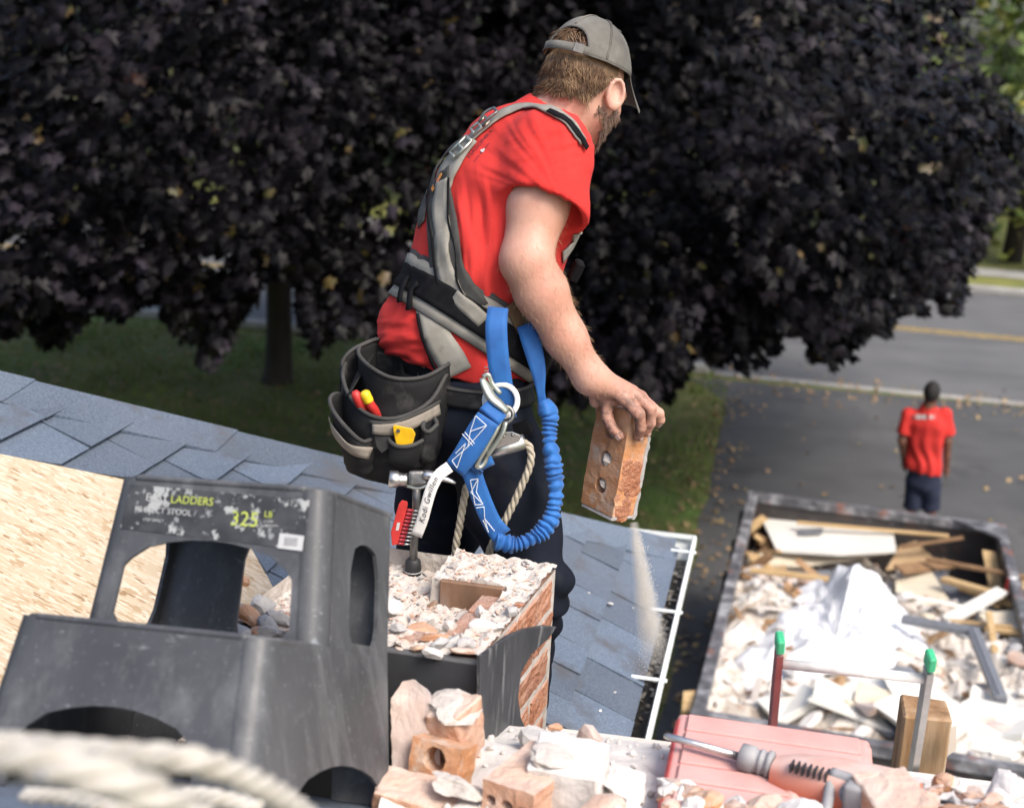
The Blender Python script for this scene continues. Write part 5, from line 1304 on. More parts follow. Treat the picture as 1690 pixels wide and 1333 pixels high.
# ---------------------------------------------------------------- tool belt with pouches
tb_root = belt_ring(748,612,.0,R(2),.042,.005,.006,M['leather'],'tool_belt',worker, roll=R(-4)); tb_root['label'] = 'worn charcoal tool belt with bulky pouches'
belt_ring(748,600,.0,R(2),.006,.003,.012,M['web_dark'],'belt_piping',tb_root, roll=R(-4))
CL, CN = ring_on(Q(748,612,0), R(2), 72, R(-4))
def pouch(rim, depth, bulge, base_in, m, par, name='pouch', band=None, thick=.005, sag=None, n=36, rows=10, down=None, piping=True):
    """open bag: rim = closed loop of world points (outer mouth); hangs down, swells, then draws in to its foot"""
    L_ = [Vector(p) for p in smooth_path(rim+[rim[0]], n+1)[:-1]]; c = sum(L_, Vector())/n; down = (down or Vector((0,0,-1))).normalized(); v = []; f = []
    for j in range(rows+1):
        t = j/rows; k = (1+bulge*math.sin(math.pi*min(1, t*1.15))*(1 if t < .87 else 1))*(1-base_in*t**1.7)
        if t > .9: k *= 1-.35*((t-.9)/.1)**2
        for p in L_:
            off = (p-c); off -= down*off.dot(down)*t*.85; q = c+off*k+down*(depth*t)
            q += Vector((noise.noise(q*9), noise.noise(q*9+Vector((5,0,0))), noise.noise(q*9+Vector((0,5,0)))))*.014*min(1, t*2)
            q += (off.normalized())*(.0022*math.sin(q.z*190+noise.noise(q*12)*5))*min(1, t*2); v.append(q)
    for j in range(rows):
        for i in range(n): a, b = j*n+i, j*n+(i+1) % n; f.append((a, a+n, b+n, b))
    f.append(tuple(rows*n+i for i in range(n)))
    o = mkobj(name, v, f, m, par, True); bm = bmesh.new(); bm.from_mesh(o.data); bmesh.ops.recalc_face_normals(bm, faces=list(bm.faces)); bm.to_mesh(o.data); bm.free(); so = o.modifiers.new('t', 'SOLIDIFY'); so.thickness = thick; so.offset = -1
    if piping:
        pm = MB(); pm.add(*tube(L_+[L_[0]], .0042, 7, cap=False)); pm.build('rim_piping', M['web_dark'], o, True)
    if band:
        bvh = BVHTree.FromPolygons([tuple(q) for q in v], f); i0, i1, t0, t1 = band; bv2, bf2 = [], []; cols = [i % n for i in range(i0, i1+1)]
        for t in (t0, (t0+t1)/2, t1):
            for i in cols:
                ja = t*rows; j = int(ja); u = ja-j; p = v[j*n+i].lerp(v[(j+1)*n+i], u); q = (p-c); q -= down*q.dot(down); bv2.append(p+q.normalized()*.0035)
        m_ = len(cols)
        for r_ in range(2):
            for k in range(m_-1): a = r_*m_+k; bf2.append((a, a+m_, a+m_+1, a+1))
        b = mkobj('band', bv2, bf2, M['pouch_tan'], o, True); sb = b.modifiers.new('t', 'SOLIDIFY'); sb.thickness = .002
    return o
def U(px, py, y): return P(px, py, y)
# main bag on the right hip (mouth faces up; front lip sags towards the left of the picture)
mainp = pouch([U(738,616,2.735),U(708,664,2.665),U(655,690,2.64),U(608,684,2.65),U(576,652,2.70),U(566,612,2.77),U(588,580,2.84),U(640,586,2.85),U(702,602,2.80)], .20, .05, .20, M['leather'], tb_root, band=None, n=40)
backp = pouch([U(742,600,2.735),U(700,622,2.70),U(650,624,2.69),U(612,606,2.715),U(592,584,2.77),U(600,568,2.83),U(640,572,2.86),U(700,588,2.82)], .20, .02, .12, M['leather'], tb_root, n=36)
sidep = pouch([U(570,612,2.79),U(565,598,2.79),U(578,580,2.80),U(604,566,2.82),U(624,560,2.85),U(622,576,2.89),U(590,592,2.88)], .13, .03, .2, M['leather'], tb_root, n=28)
smallp = pouch([U(618,722,2.655),U(598,728,2.625),U(572,706,2.625),U(550,678,2.66),U(545,656,2.70),U(562,650,2.735),U(592,672,2.73),U(615,704,2.70)], .125, .05, .42, M['leather'], tb_root, n=36, down=Vector((.20,.0,-1)))
# tan reinforcing bands laid over the bags
bvM = BVHTree.FromPolygons([tuple(mainp.matrix_world @ v.co + wloc(mainp)) for v in mainp.data.vertices], [list(p.vertices) for p in mainp.data.polygons])
bvm2 = BVHTree.FromPolygons([tuple(v.co + wloc(smallp)) for v in smallp.data.vertices], [list(p.vertices) for p in smallp.data.polygons])
bvM = BVHTree.FromPolygons([tuple(v.co + wloc(mainp)) for v in mainp.data.vertices], [list(p.vertices) for p in mainp.data.polygons])
def on_bag(pts, n, bvh, width, m, name, par, th=.002, lift=.0045, y=2.68):
    C, N_, W_ = path_on(pts, n, bvh, y); return mkobj(name, *ribbon(C, N_, [w_*PXM*.93 for w_ in W_], th, lift, cols=3), m, par, True)
on_bag([(616,706,19),(650,707,20),(690,692,20),(722,674,20)], 20, bvM, 0, M['pouch_tan'], 'band', mainp)
on_bag([(612,696,5),(650,696,5),(690,680,5),(722,662,5)], 20, bvM, 0, M['web_dark'], 'band_edge', mainp, .003)
on_bag([(543,688,20),(556,712,20),(580,738,21),(609,746,22)], 18, bvm2, 0, M['pouch_tan'], 'band', smallp)
# upper flap of the bag and the strap hanging on it
on_bag([(575,603,12),(600,590,16),(625,580,18)], 10, bvC if False else bvM, 0, M['leather'], 'flap', mainp, .003, .006)
on_bag([(652,616,4),(650,640,4),(645,668,4)], 10, bvM, 0, M['web_dark'], 'tool_loop', mainp, .002, .003)
# utility pocket on the front of the main bag
upk = pouch([U(706,722,2.635),U(680,735,2.612),U(655,736,2.612),U(642,724,2.632),U(660,716,2.66),U(690,712,2.66)], .060, .02, .10, M['leather'], tb_root, 'pocket', n=26, rows=7, piping=True)
pk2 = pouch([U(722,700,2.645),U(708,712,2.625),U(698,706,2.63),U(702,692,2.66),U(716,690,2.665)], .075, .0, .05, M['leather'], tb_root, 'pocket', n=20, rows=7)
gl_ = MB(); gl_.add(*prism([U(617,716,2.64),U(645,722,2.628),U(640,740,2.628),U(630,747,2.63),U(622,738,2.636)], (U(630,725,2.6)-U(630,725,2.7)), .002)); gl_.build('grey_flap', M['web_dark'], tb_root)
# belt front: stitched web end
for k in range(4):
    C, N_, _ = path_on([(795,604+k*5.5),(815,602+k*5.5),(838,601+k*5.5)], 6); mkobj('stitch_line', *ribbon([c+n*.014 for c, n in zip(C, N_)], N_, .0022, .001, .0, cols=1), M['web_tan'], tb_root)
# black drop at the front of the hips (loop of the lanyard keeper)
fk = MB(); fk.add(*prism([U(845,700,2.70),U(868,692,2.69),U(880,700,2.69),U(878,716,2.69),U(850,718,2.70)], (U(860,700,2.6)-U(860,700,2.7)), .004)); fk.build('rubber_tab', M['belt_black'], tb_root)
# ---------------------------------------------------------------- hand tools in the pouches
M['red_grip'] = plain('red_grip', (.52,.035,.030), .45); M['yellow_grip'] = plain('yellow_grip', (.75,.52,.02), .4); M['yellow_knife'] = plain('yellow_plastic', (.80,.46,.012), .4)
M['black_plast'] = plain('black_plastic', (.022,.022,.024), .5)
pli = empty('pliers', U(608,690,2.69), 'red handled pliers with a yellow tip standing in the pouch', 'pliers', None)
for (a, b, m1, tipm) in (((585,645),(603,683),'red_grip',None), ((602,648),(622,686),'red_grip','yellow_grip')):
    hb = MB(); pts = smooth_path([U(a[0],a[1],2.665), U((a[0]+b[0])/2-1,(a[1]+b[1])/2,2.668), U(b[0],b[1],2.685), U(b[0]+6,b[1]+30,2.70)], 14)
    hb.add(*tube(pts, [.0055,.0090,.0098,.0098,.0095,.0098,.0102,.0100,.0095,.009,.009,.008,.008,.007], 10)); hb.build('handle', M[m1], pli, True)
    if tipm: tm = MB(); tm.add(*tube(smooth_path([U(a[0]-1.5,a[1]-3,2.664), U(a[0]+3,a[1]+7,2.665), U(a[0]+7,a[1]+15,2.667)], 7), [.006,.0105,.0108,.0108,.0106,.0106,.0104], 10)); tm.build('handle_tip', M[tipm], pli, True)
jw = MB(); jw.add(*rbox(U(620,722,2.70), .022, .012, .05, b=.004)); jw.build('jaw', M['steel_dark'], pli)
kn = empty('utility_knife', U(665,722,2.62), 'yellow utility knife sticking out of the pocket', 'knife')
kb = MB(); kv = [U(648,703,2.618),U(652,701,2.618),U(681,707,2.616),U(686,716,2.616),U(684,722,2.617),U(676,752,2.62),U(658,752,2.62),U(650,716,2.618)]; kb.add(*prism(kv, (CAM-kv[0]), .012)); ko = kb.build('body', M['yellow_knife'], kn); bv = ko.modifiers.new('b', 'BEVEL'); bv.width = .002; bv.segments = 2
kh = MB(); kh.add(*cyl(U(657,711,2.614), U(657,711,2.612), .004, seg=10)); kh.build('hole', M['black_plast'], kn)
# ---------------------------------------------------------------- hammer in its loop
ham = empty('hammer', U(685,800,2.63), 'steel claw hammer hanging head up from the belt', 'hammer')
HY = 2.60
hh = MB(); 
hh.add(*lathe(U(642,790,HY-.004), U(672,792,HY), [(0,.0148),(.04,.0165),(.45,.0168),(.55,.0135),(.8,.0125),(1,.014)], 18))
hd_ = hh.build('head', M['steel'], ham, True)
ck = MB(); ck.add(*rbox(U(690,789,HY), .036, .030, .030, (RT, FW, UP), b=.006, seg=2)); ck.build('cheek', M['steel_dark'], ham)
cw = MB()
for o in (-.008, .008): cw.add(*tube(smooth_path([U(700,783,HY+o), U(716,785,HY+o*1.4), U(735,790,HY+o*1.8), U(752,797,HY+o*2)], 9), [.012,.0125,.012,.011,.010,.008,.0065,.005,.0025], 8, ell=.8))
cw.build('claw', M['steel'], ham, True)
sh_ = MB(); sh_.add(*tube([U(688,795,HY), U(687,840,HY), U(683,905,HY), U(682,935,HY)], [.0125,.0105,.0105,.0115], 10, ell=.75)); sh_.build('handle', M['steel_dark'], ham, True)
gp_ = MB(); gp_.add(*lathe(U(682,920,HY), U(681,1050,HY+.01), [(0,.009),(.04,.0150),(.12,.0160),(.5,.0155),(1,.017)], 16)); M['grip'] = plain('black_rubber_grip', (.020,.020,.022), .6); gp_.build('grip', M['grip'], ham, True)
for k in (942, 948): r_ = MB(); r_.add(*torus(U(681.6,k,HY), (U(681,1050,HY)-U(682,920,HY)), .0160, .0009, 20, 5)); r_.build('grip_ring', M['ink_plain'], ham, True)
lo_ = MB(); lo_.add(*tube(smooth_path([U(672,802,HY-.02), U(690,806,HY-.026), U(710,798,HY-.022), U(724,785,HY+.0)], 14), .0028, 6)); lo_.build('wire_loop', M['zinc'], tb_root, True)
# ---------------------------------------------------------------- red bit rail
rail = empty('bit_holder', U(665,860,2.585), 'red clip rail holding a row of short driver bits', 'bit holder')
rb_ = MB(); ry_ = 2.575; rv = [U(663,825,ry_),U(672,827,ry_),U(673,832,ry_),U(656,898,ry_),U(647,900,ry_),U(645,878,ry_),U(658,832,ry_)]; rb_.add(*prism(rv, CAM-rv[0], .012)); ro = rb_.build('rail', M['red_grip'], rail); bv = ro.modifiers.new('b', 'BEVEL'); bv.width = .0015; bv.segments = 2
mkr = mkobj('print', [U(655.5,862,ry_-.0006),U(660.5,862,ry_-.0006),U(658,875,ry_-.0006),U(653,875,ry_-.0006)], [(0,3,2,1)], M['ink_plain'], ro)
M['bit_red'] = plain('bit_sleeve', (.30,.02,.03), .4)
for k in range(10):
    y = 841+k*6.1; x = 670-k*1.75; b = MB(); b.add(*cyl(U(x,y,ry_+.006), U(x+12,y+1.2,ry_+.010), .0031, seg=8)); bo2 = b.build('bit', M['bit_red'], rail, True)
    b = MB(); b.add(*cyl(U(x+12,y+1.2,ry_+.010), U(x+23,y+2.2,ry_+.014), .0024, .0018, seg=6)); b.build('bit_tip', M['steel'], bo2, True)
# ---------------------------------------------------------------- blue lanyard
M['blue_web'] = mat('blue_webbing', [(.3, (.006,.075,.27)), (.7, (.010,.115,.37))], scale=30, rough=.7, bump=.5, bscale=600, bdist=.001, sheen=.15, spots=[((.05,.20,.42), 24, .62, .85)])
M['blue_tube'] = mat('blue_tubular_webbing', [(.3, (.006,.082,.30)), (.7, (.014,.145,.45))], scale=24, rough=.65, bump=.4, bscale=500, bdist=.001, sheen=.2)
M['thread'] = plain('white_thread', (.62,.66,.70), .8); M['white_plastic'] = plain('white_ring_plastic', (.74,.74,.73), .35, var=.05)
lan = empty('lanyard', U(815,760,2.66), 'bright blue shock absorbing lanyard looped from the harness with white ring', 'lanyard')
def web(pts, n, wpx, m, name, par=lan, th=.0028, face=None, bump_=0):
    sp = smooth_path(pts, n); C = [P(q[0], q[1], q[2]) for q in sp]; N_ = [(CAM-c).normalized() if face is None else face for c in C]
    ws = [q[3]*PXM*.93 for q in sp] if len(sp[0]) > 3 else wpx*PXM*.93
    return mkobj(name, *ribbon(C, N_, ws, th, 0, cols=4), m, par, True)
web([(822,508,2.70,34),(819,540,2.675,36),(822,590,2.665,36),(829,640,2.665,36),(836,690,2.67,34)], 16, 36, M['blue_web'], 'strap')
web([(866,536,2.76,28),(878,570,2.745,32),(888,610,2.735,26),(893,650,2.73,14),(898,675,2.73,22)], 18, 0, M['blue_web'], 'strap')
# gathered tubular part: many soft pleats along a hanging loop
cp = smooth_path([(897,662,2.725),(908,688,2.715),(907,716,2.705),(912,760,2.69),(917,800,2.68),(915,842,2.665),(900,872,2.655),(874,890,2.645),(848,898,2.64),(818,892,2.635)], 420)
C = [P(*q) for q in cp]; base = [.0165]*420
rad = []; ph = 0; prr = random.Random(6); L0 = 0; pitch = [ (0.0,0.0) ]
for i in range(420):
    t = i/419; ph += (.46+.16*math.sin(i*.09)+.10*math.sin(i*.31)); s_ = .5+.5*math.sin(ph)
    env = min(1, max(0, (t-.07)/.05))*min(1, max(0, (1.0-t)/.04)); r0 = .0200+.0022*math.sin(i*.05)
    rad.append(r0*(1-.30*env*(1-s_**.6))*(1 if t > .06 else .75+.25*t/.06))
v, f = tube(C, rad, 20, ell=.80)
v = [q+Vector((noise.noise(q*55), noise.noise(q*55+Vector((3,0,0))), noise.noise(q*55+Vector((0,3,0)))))*.0042 for q in v]
mkobj('gathered_sleeve', v, f, M['blue_tube'], lan, True)
# sewn end coming back up to the hook
web([(828,884,2.632,36),(812,862,2.628,32),(798,832,2.625,32),(786,800,2.622,32),(776,772,2.62,34)], 18, 0, M['blue_web'], 'sewn_end')
web([(806,690,2.612,40),(790,715,2.606,42),(770,748,2.604,40),(752,772,2.608,36)], 14, 0, M['blue_web'], 'label_pad', th=.012)
web([(818,676,2.63,40),(806,690,2.612,42)], 5, 0, M['blue_web'], 'eye_wrap', th=.010)
web([(776,772,2.615,42),(783,762,2.612,44),(793,760,2.618,38),(800,772,2.625,36)], 10, 0, M['blue_web'], 'eye_wrap', th=.004)
def stitch(pts):
    m_ = MB()
    for a, b in zip(pts[:-1], pts[1:]): m_.add(*tube([U(*a), U(*b)], .0009, 4))
    m_.build('stitching', M['thread'], lan)
sY = 2.592
stitch([(785,686,sY),(803,702,sY),(772,737,sY),(776,712,sY),(785,686,sY)]); stitch([(780,735,sY),(763,716,sY)]); stitch([(783,732,sY),(767,713,sY)]); stitch([(772,737,sY),(746,760,sY),(754,772,sY),(768,732,sY),(752,748,sY)]); stitch([(803,702,sY),(776,712,sY)])
s2 = 2.613
stitch([(776,792,s2),(789,790,s2+.001),(786,812,s2+.002),(797,832,s2+.003),(784,833,s2+.003),(776,792,s2)]); stitch([(789,790,s2),(777,812,s2),(797,832,s2+.004)]); stitch([(786,838,s2+.004),(799,836,s2+.004),(800,856,s2+.006),(816,876,s2+.008)]); stitch([(797,858,s2+.006),(806,878,s2+.008),(800,856,s2+.006)])
rg = MB(); rg.add(*torus(P(827,661,2.655), (CAM-P(827,661,2.655)), .0315, .0055, 36, 10, flat=.55)); rg.build('ring', M['white_plastic'], lan, True)
# hand-written tag
M['tag'] = plain('white_tag', (.66,.65,.62), .7, var=.04); M['pen'] = plain('pen_ink', (.02,.02,.03), .6)
tc = [(742,770,2.590),(724,784,2.574),(712,806,2.566),(704,832,2.564),(697,858,2.566),(687,884,2.570)]
tg = web([(x, y, z, 19) for x, y, z in tc], 20, 0, M['tag'], 'name_tag', th=.0008)
sp = smooth_path(tc, 60); TCp = [P(*q) for q in sp]; al = [0]
for a, b in zip(TCp[:-1], TCp[1:]): al.append(al[-1]+(b-a).length)
def on_tag(q):                          # x runs from the free end upwards, y across
    s = al[-1]-q.x; i = min(max(0, np.searchsorted(al, s)-1), 58); u = (s-al[i])/max(1e-6, al[i+1]-al[i]); c = TCp[i].lerp(TCp[i+1], u); t = (TCp[i]-TCp[i+1]).normalized(); n_ = (CAM-c).normalized(); sd_ = n_.cross(t).normalized()
    return c+sd_*q.y+n_*.0022
def hand(body, x, y, size, sk=0):
    cu = bpy.data.curves.new('t', 'FONT'); cu.body = body; cu.size = size; cu.resolution_u = 3; cu.shear = .25; cu.space_character = 1.15; to = bpy.data.objects.new('t', cu); COL.objects.link(to)
    me = bpy.data.meshes.new_from_object(to.evaluated_get(bpy.context.evaluated_depsgraph_get())); v = [on_tag(Vector((q.co.x+x, q.co.y+y, 0))) for q in me.vertices]; f = [list(p.vertices) for p in me.polygons]
    bpy.data.objects.remove(to); bpy.data.curves.remove(cu); bpy.data.meshes.remove(me); mkobj('handwriting', v, f, M['pen'], tg)
hand("Kodi Gwillen", .030, -.0045, .0155)
# snap hook and carabiner parts
sn = MB(); sn.add(*tube(smooth_path([U(796,624,2.645),U(803,640,2.637),U(812,656,2.63),U(826,668,2.625),U(838,680,2.625)], 14), [.007,.009,.0105,.0115,.012,.012,.012,.012,.0115,.011,.010,.009,.008,.007], 10, ell=.6)); sn.add(*tube(smooth_path([U(797,622,2.645),U(806,618,2.645),U(812,632,2.645),U(826,650,2.64)], 12), .0045, 8)); sn.build('snap_hook', M['zinc'], lan, True)
kp = MB(); kp.add(*torus(P(833,684,2.63), CAM-P(833,684,2.63), .016, .0040, 24, 8)); kp.build('swivel_eye', M['steel_dark'], lan, True)
cb = MB(); cb.add(*tube(smooth_path([U(826,692,2.62),U(818,712,2.612),U(803,738,2.606),U(790,760,2.604),U(787,768,2.606),U(792,771,2.61),U(800,762,2.614),U(806,742,2.616)], 30), .0050, 8)); cb.add(*tube(smooth_path([U(834,696,2.62),U(828,716,2.614),U(812,740,2.612),U(803,752,2.612)], 12), .0062, 8, ell=.6)); cb.build('carabiner', M['zinc'], lan, True)
# ---------------------------------------------------------------- rope grab and hanging rope
M['rope'] = mat('tan_rope', [(.3, (.30,.26,.19)), (.5, (.42,.37,.28)), (.7, (.52,.47,.38))], scale=60, rough=.9, bump=.7, bscale=500, bdist=.001, spots=[((.16,.13,.10), 50, .62, .8)])
gb = empty('rope_grab', U(825,735,2.64), 'polished steel rope grab clamped on the tan rope', 'rope grab')
g1 = MB(); g1.add(*tube([U(790,752,2.66), U(866,728,2.655)], .0150, 16)); g1.build('barrel', M['steel'], gb, True)
g2 = MB(); pv = [U(822,712,2.632),U(845,712,2.63),U(860,718,2.63),U(858,728,2.632),U(812,742,2.636)]; g2.add(*prism(pv, CAM-pv[0], .016)); go = g2.build('cam_plate', M['steel'], gb); bv = go.modifiers.new('b','BEVEL'); bv.width=.002; bv.segments=2
for q in ((832,720),(846,718)): g3 = MB(); g3.add(*cyl(U(*q,2.628), U(*q,2.622), .0035, seg=10)); g3.build('rivet', M['steel_dark'], gb, True)
def rope3(name, pts, dia, label, n=260, m='rope', pitch=3.4, cat='rope', seg=8):
    sp = [Vector(q) for q in smooth_path(pts, n)]; ro = empty(name, sp[0], label, cat); al = [0]
    for a, b in zip(sp[:-1], sp[1:]): al.append(al[-1]+(b-a).length)
    prev = None; fr = []
    for i in range(n):
        t = (sp[min(i+1,n-1)]-sp[max(i-1,0)]).normalized()
        if prev is None: _, s, u = frame_from(t)
        else: s = (prev-t*prev.dot(t)).normalized(); u = s.cross(t)
        prev = s; fr.append((s, u))
    for k in range(3):
        pts_ = []
        for i in range(n):
            a = 2*math.pi*(al[i]/(dia*pitch)+k/3); pts_.append(sp[i]+(fr[i][0]*math.cos(a)+fr[i][1]*math.sin(a))*(dia*.245))
        b = MB(); b.add(*tube(pts_, dia*.275, seg)); b.build('strand', M[m], ro, True)
    return ro
rope3('rope', [U(770,800,2.66),U(764,835,2.66),U(758,870,2.665),U(752,905,2.67),U(748,960,2.70),U(750,1010,2.74)], .0155, 'tan twisted rope hanging straight from the lanyard hook behind the chimney', 120)
rope3('rope', [U(850,733,2.655),U(868,732,2.65),U(876,745,2.65),U(874,770,2.65),U(858,808,2.652),U(838,850,2.656),U(822,880,2.662),U(808,910,2.67),U(800,960,2.70),U(802,1010,2.74)], .0155, 'tan twisted rope curving out of the steel rope grab', 220)
# ---------------------------------------------------------------- held brick
def cored_brick(L_, W_, H_, ax, c, r=.017, holes=3, K=20, jit=.0015, seed=1, fill=None, depth=None):
    """ax: along, across, up (cores run along up)"""
    v = []; f = []; n = holes; cw_ = L_/n; rr = random.Random(seed)
    def sq(a):                          # point on the unit square outline
        x, y = math.cos(a), math.sin(a); m_ = max(abs(x), abs(y)); return x/m_, y/m_
    rings = []
    for k in range(n):
        x0 = -L_/2+cw_*(k+.5); rg_ = {}
        for lay, z in enumerate((H_/2, -H_/2)):
            for kind in (0, 1):
                ids = []
                for i in range(K):
                    a = 2*math.pi*(i+.5)/K+math.pi/4*0
                    if kind == 0: sx, sy = sq(a); p = (x0+sx*cw_/2, sy*W_/2)
                    else: p = (x0+math.cos(a)*r, math.sin(a)*r)
                    ids.append(len(v)); v.append((p[0], p[1], z))
                rg_[(lay, kind)] = ids
        rings.append(rg_)
        for i in range(K):
            j = (i+1) % K; o, q = rg_[(0,0)], rg_[(0,1)]; f.append((o[i], o[j], q[j], q[i])); o2, q2 = rg_[(1,0)], rg_[(1,1)]; f.append((o2[j], o2[i], q2[i], q2[j])); f.append((q[i], q[j], q2[j], q2[i]))
            a0 = 2*math.pi*(i+.5)/K; a1 = 2*math.pi*(j+.5)/K; p, p2 = sq(a0), sq(a1)
            if abs(p[1]) > .999 and abs(p2[1]) > .999 or (k == 0 and p[0] < -.999 and p2[0] < -.999) or (k == n-1 and p[0] > .999 and p2[0] > .999) or (abs(p[0]) < .999) != (abs(p2[0]) < .999):
                f.append((o[j], o[i], o2[i], o2[j]))
    out = []
    for p in v:
        q = Vector(p); w2 = c+ax[0]*q.x+ax[1]*q.y+ax[2]*q.z; w2 += Vector((noise.noise(w2*60), noise.noise(w2*60+Vector((7,0,0))), noise.noise(w2*60+Vector((0,7,0)))))*jit*1.6; out.append(w2)
    return out, f
hb_ = empty('brick', BCEN, 'orange cored brick held in the worker hand, mortar along one edge', 'brick')
b1_ = MB(); b1_.add(*cored_brick(.174, BW_, BT_, (BLd, NS_, NB_), BCEN, r=.0165))
for s_ in (-1, 1): b1_.add(*rbox(BCEN+BLd*s_*(.0865+(BLEN/2-.087)/2), BLEN/2-.086, BW_, BT_, (BLd, NS_, NB_), b=.0015))
b1_.add([], []); b1_.build('brick_body', M['brick_clean'], hb_)
mp = MB()
for k in range(3): mp.add(*rock(60+k, .043, .040, .066, (BLd, NS_, NB_), BCEN+BLd*(.058*(k-1)+.002)+NS_*.001-NB_*.006, cuts=3))
mp.build('core_mortar', M['mortar'], hb_)
me_ = MB(); g_ = 22; vv = []
for i in range(g_+1):                   # ragged mortar left along the far long edge and the lower end
    x = -BLEN*.36+BLEN*.90*i/g_; th_ = .019*(.6+.4*noise.noise(Vector((i*.7,0,0))))*(1 if i > 1 else .4); wd_ = .004*noise.noise(Vector((i*.9,4,0)))
    for (a, b) in ((.5, .48+wd_), (.5, -.5), (-.01, -.5), (-.01, .5+wd_)): vv.append(BCEN+BLd*x+NS_*(BW_/2*1.0)+NB_*(-BT_/2)*1.0 + NS_*((-b+.5)*-.0)+NB_*(-(a)*th_*2) - NS_*((.5-b)*BW_*.98))
ff = []
for i in range(g_):
    for k in range(4): ff.append((i*4+k, i*4+(k+1) % 4, i*4+4+(k+1) % 4, i*4+4+k))
ff += [(0,1,2,3), (g_*4+3, g_*4+2, g_*4+1, g_*4)]
me_.add(vv, ff); me_.add(*rbox(BCEN+BLd*(BLEN/2+.004)-NB_*.003, .010, BW_*1.0, BT_*1.06, (BLd, NS_, NB_), b=.003, jit=.002)); me_.add(*rock(77, .03, .012, .03, (BLd, NS_, NB_), BCEN-BLd*.085-NS_*.048, cuts=4))
me_.build('mortar_crust', M['mortar_grey'], hb_)
# broken face patch on the stretcher
pt = MB()
for k in range(60):
    u = rng.uniform(-.02,.5)*BLEN; w_ = rng.uniform(-.46,.44)*BT_; pt.add(*rock(200+k, rng.uniform(.012,.034), .0036, rng.uniform(.010,.026), (BLd, NS_, NB_), BCEN+BLd*u+NB_*w_+NS_*(BW_/2-.0005), sub=1, cuts=5))
pt.build('spalled_face', M['brick'], hb_)
# ================================================================== SCAFFOLD DECK, NEAR RUBBLE, TOOLS
M['dusty_wood'] = mat('dusty_pale_board', [(.3, (.46,.36,.27)), (.55, (.58,.49,.40)), (.75, (.66,.60,.52))], scale=7, rough=.9, bump=.5, bscale=40, bdist=.002, stretch=(.35,3,1), dust=((.72,.68,.64), .85, 9))
M['old_timber'] = mat('weathered_timber', [(.3, (.16,.085,.035)), (.5, (.30,.175,.085)), (.72, (.44,.31,.19))], scale=9, rough=.9, bump=.7, bscale=26, bdist=.004, stretch=(3,3,.35), spots=[((.58,.50,.40), 12, .64, .74, (2,2,.5)), ((.07,.045,.03), 14, .66, .76, (3,3,.5))])
M['plaster'] = mat('white_rubble', [(.3, (.50,.46,.42)), (.55, (.62,.58,.54)), (.75, (.70,.67,.64))], scale=22, rough=.95, bump=.9, bscale=50, bdist=.004, rnd=.10, dust=((.74,.71,.68), .6, 12))
E1 = Vector((.989,-.148,0)); E2 = Vector((.148,.989,0)); DZ = 4.3; DO = Vector((.30,2.26,DZ))
def DK(s, t, h=0): return DO+E1*s+E2*t+Z*h
deck = empty('scaffold_deck', DK(.6,-.4), 'dusty pale plank work platform beside the chimney, covered in rubble', 'scaffold')
for k in range(5):
    s0 = -.215 if k == 0 else -.46; t0 = -k*.226
    b = MB(); b.add(*rbox(DK((s0+1.9)/2, t0-.112, -.019), 1.9-s0, .222, .038, (E1, E2, Z), b=.003, jit=.002)); b.build('plank', M['dusty_wood'], deck)
for s, w_ in ((.03,0), (1.7,0)):
    b = MB(); b.add(boxv(DK(s, -.05, -2.17), .09, .09, 4.26, (E1, E2, Z)), BOXF); b.build('post', M['old_timber'], deck)
    b = MB(); b.add(boxv(DK(s, -.95, -2.17), .09, .09, 4.26, (E1, E2, Z)), BOXF); b.build('post', M['old_timber'], deck)
b = MB(); b.add(boxv(DK(.87, -.50, -.075), 1.8, .05, .07, (E1, E2, Z)), BOXF); b.build('joist', M['old_timber'], deck)
# timber post standing past the far edge
tp_t = P(1538,1183,2.33); tbk = empty('timber_post', (tp_t.x, tp_t.y, 0), 'stout weathered timber post rising behind the ladder at the deck edge', 'post')
b = MB(); b.add(*rbox(Vector((tp_t.x, tp_t.y+.04, tp_t.z/2-.0)), .086, .086, tp_t.z, (E1, E2, Z), b=.004, jit=.002)); b.build('shaft', M['old_timber'], tbk)
b = MB(); b.add(*prism([P(1569,1200,2.285), P(1579,1196,2.285), P(1578,1236,2.285), P(1563,1248,2.285), P(1566,1225,2.285)], CAM-P(1570,1220,2.285), .012)); b.build('split_face', M['dusty_wood'], tbk)
# ladder with green tipped stiles
lad = empty('ladder', (.72, 3.2, 0), 'narrow ladder with green taped stile tips against the work platform', 'ladder')
M['green_tape'] = plain('green_tape', (.05,.42,.20), .5); M['stile_red'] = mat('red_brown_stile', [(.3, (.20,.045,.045)), (.7, (.34,.10,.09))], scale=14, rough=.5, dust=((.5,.42,.4), .4, 30)); M['alu'] = mat('aluminium', [(.3, (.42,.40,.38)), (.7, (.58,.56,.53))], scale=20, rough=.38, metal=.8, bump=.2, bscale=80); M['alu_pale'] = plain('overexposed_aluminium', (.68,.66,.63), .6)  # pale rung colour has the overexposed glare painted in
def stile(tx, ty, bx_, by_, yt, yb, m):
    a = P(tx, ty, yt); d = P(bx_, by_, yb)-a; d.normalize(); e = a+d*(a.z/-d.z); s = d.cross(Vector((0,1,0))).normalized(); u = s.cross(d)
    L_ = (e-a).length; b = MB(); b.add(boxv((a+e)/2+d*.017, .011, .026, L_-.034, (s, u, d)), BOXF); o = b.build('stile', m, lad)
    b = MB(); b.add(*rbox(a+d*.014, .0135, .030, .030, (s, u, d), b=.003)); b.build('stile_cap', M['green_tape'], lad); return a, d
a1_, d1_ = stile(1288,1050,1276,1185,2.18,2.245,M['stile_red']); a2_, d2_ = stile(1537,1079,1507,1270,2.14,2.22,M['alu'])
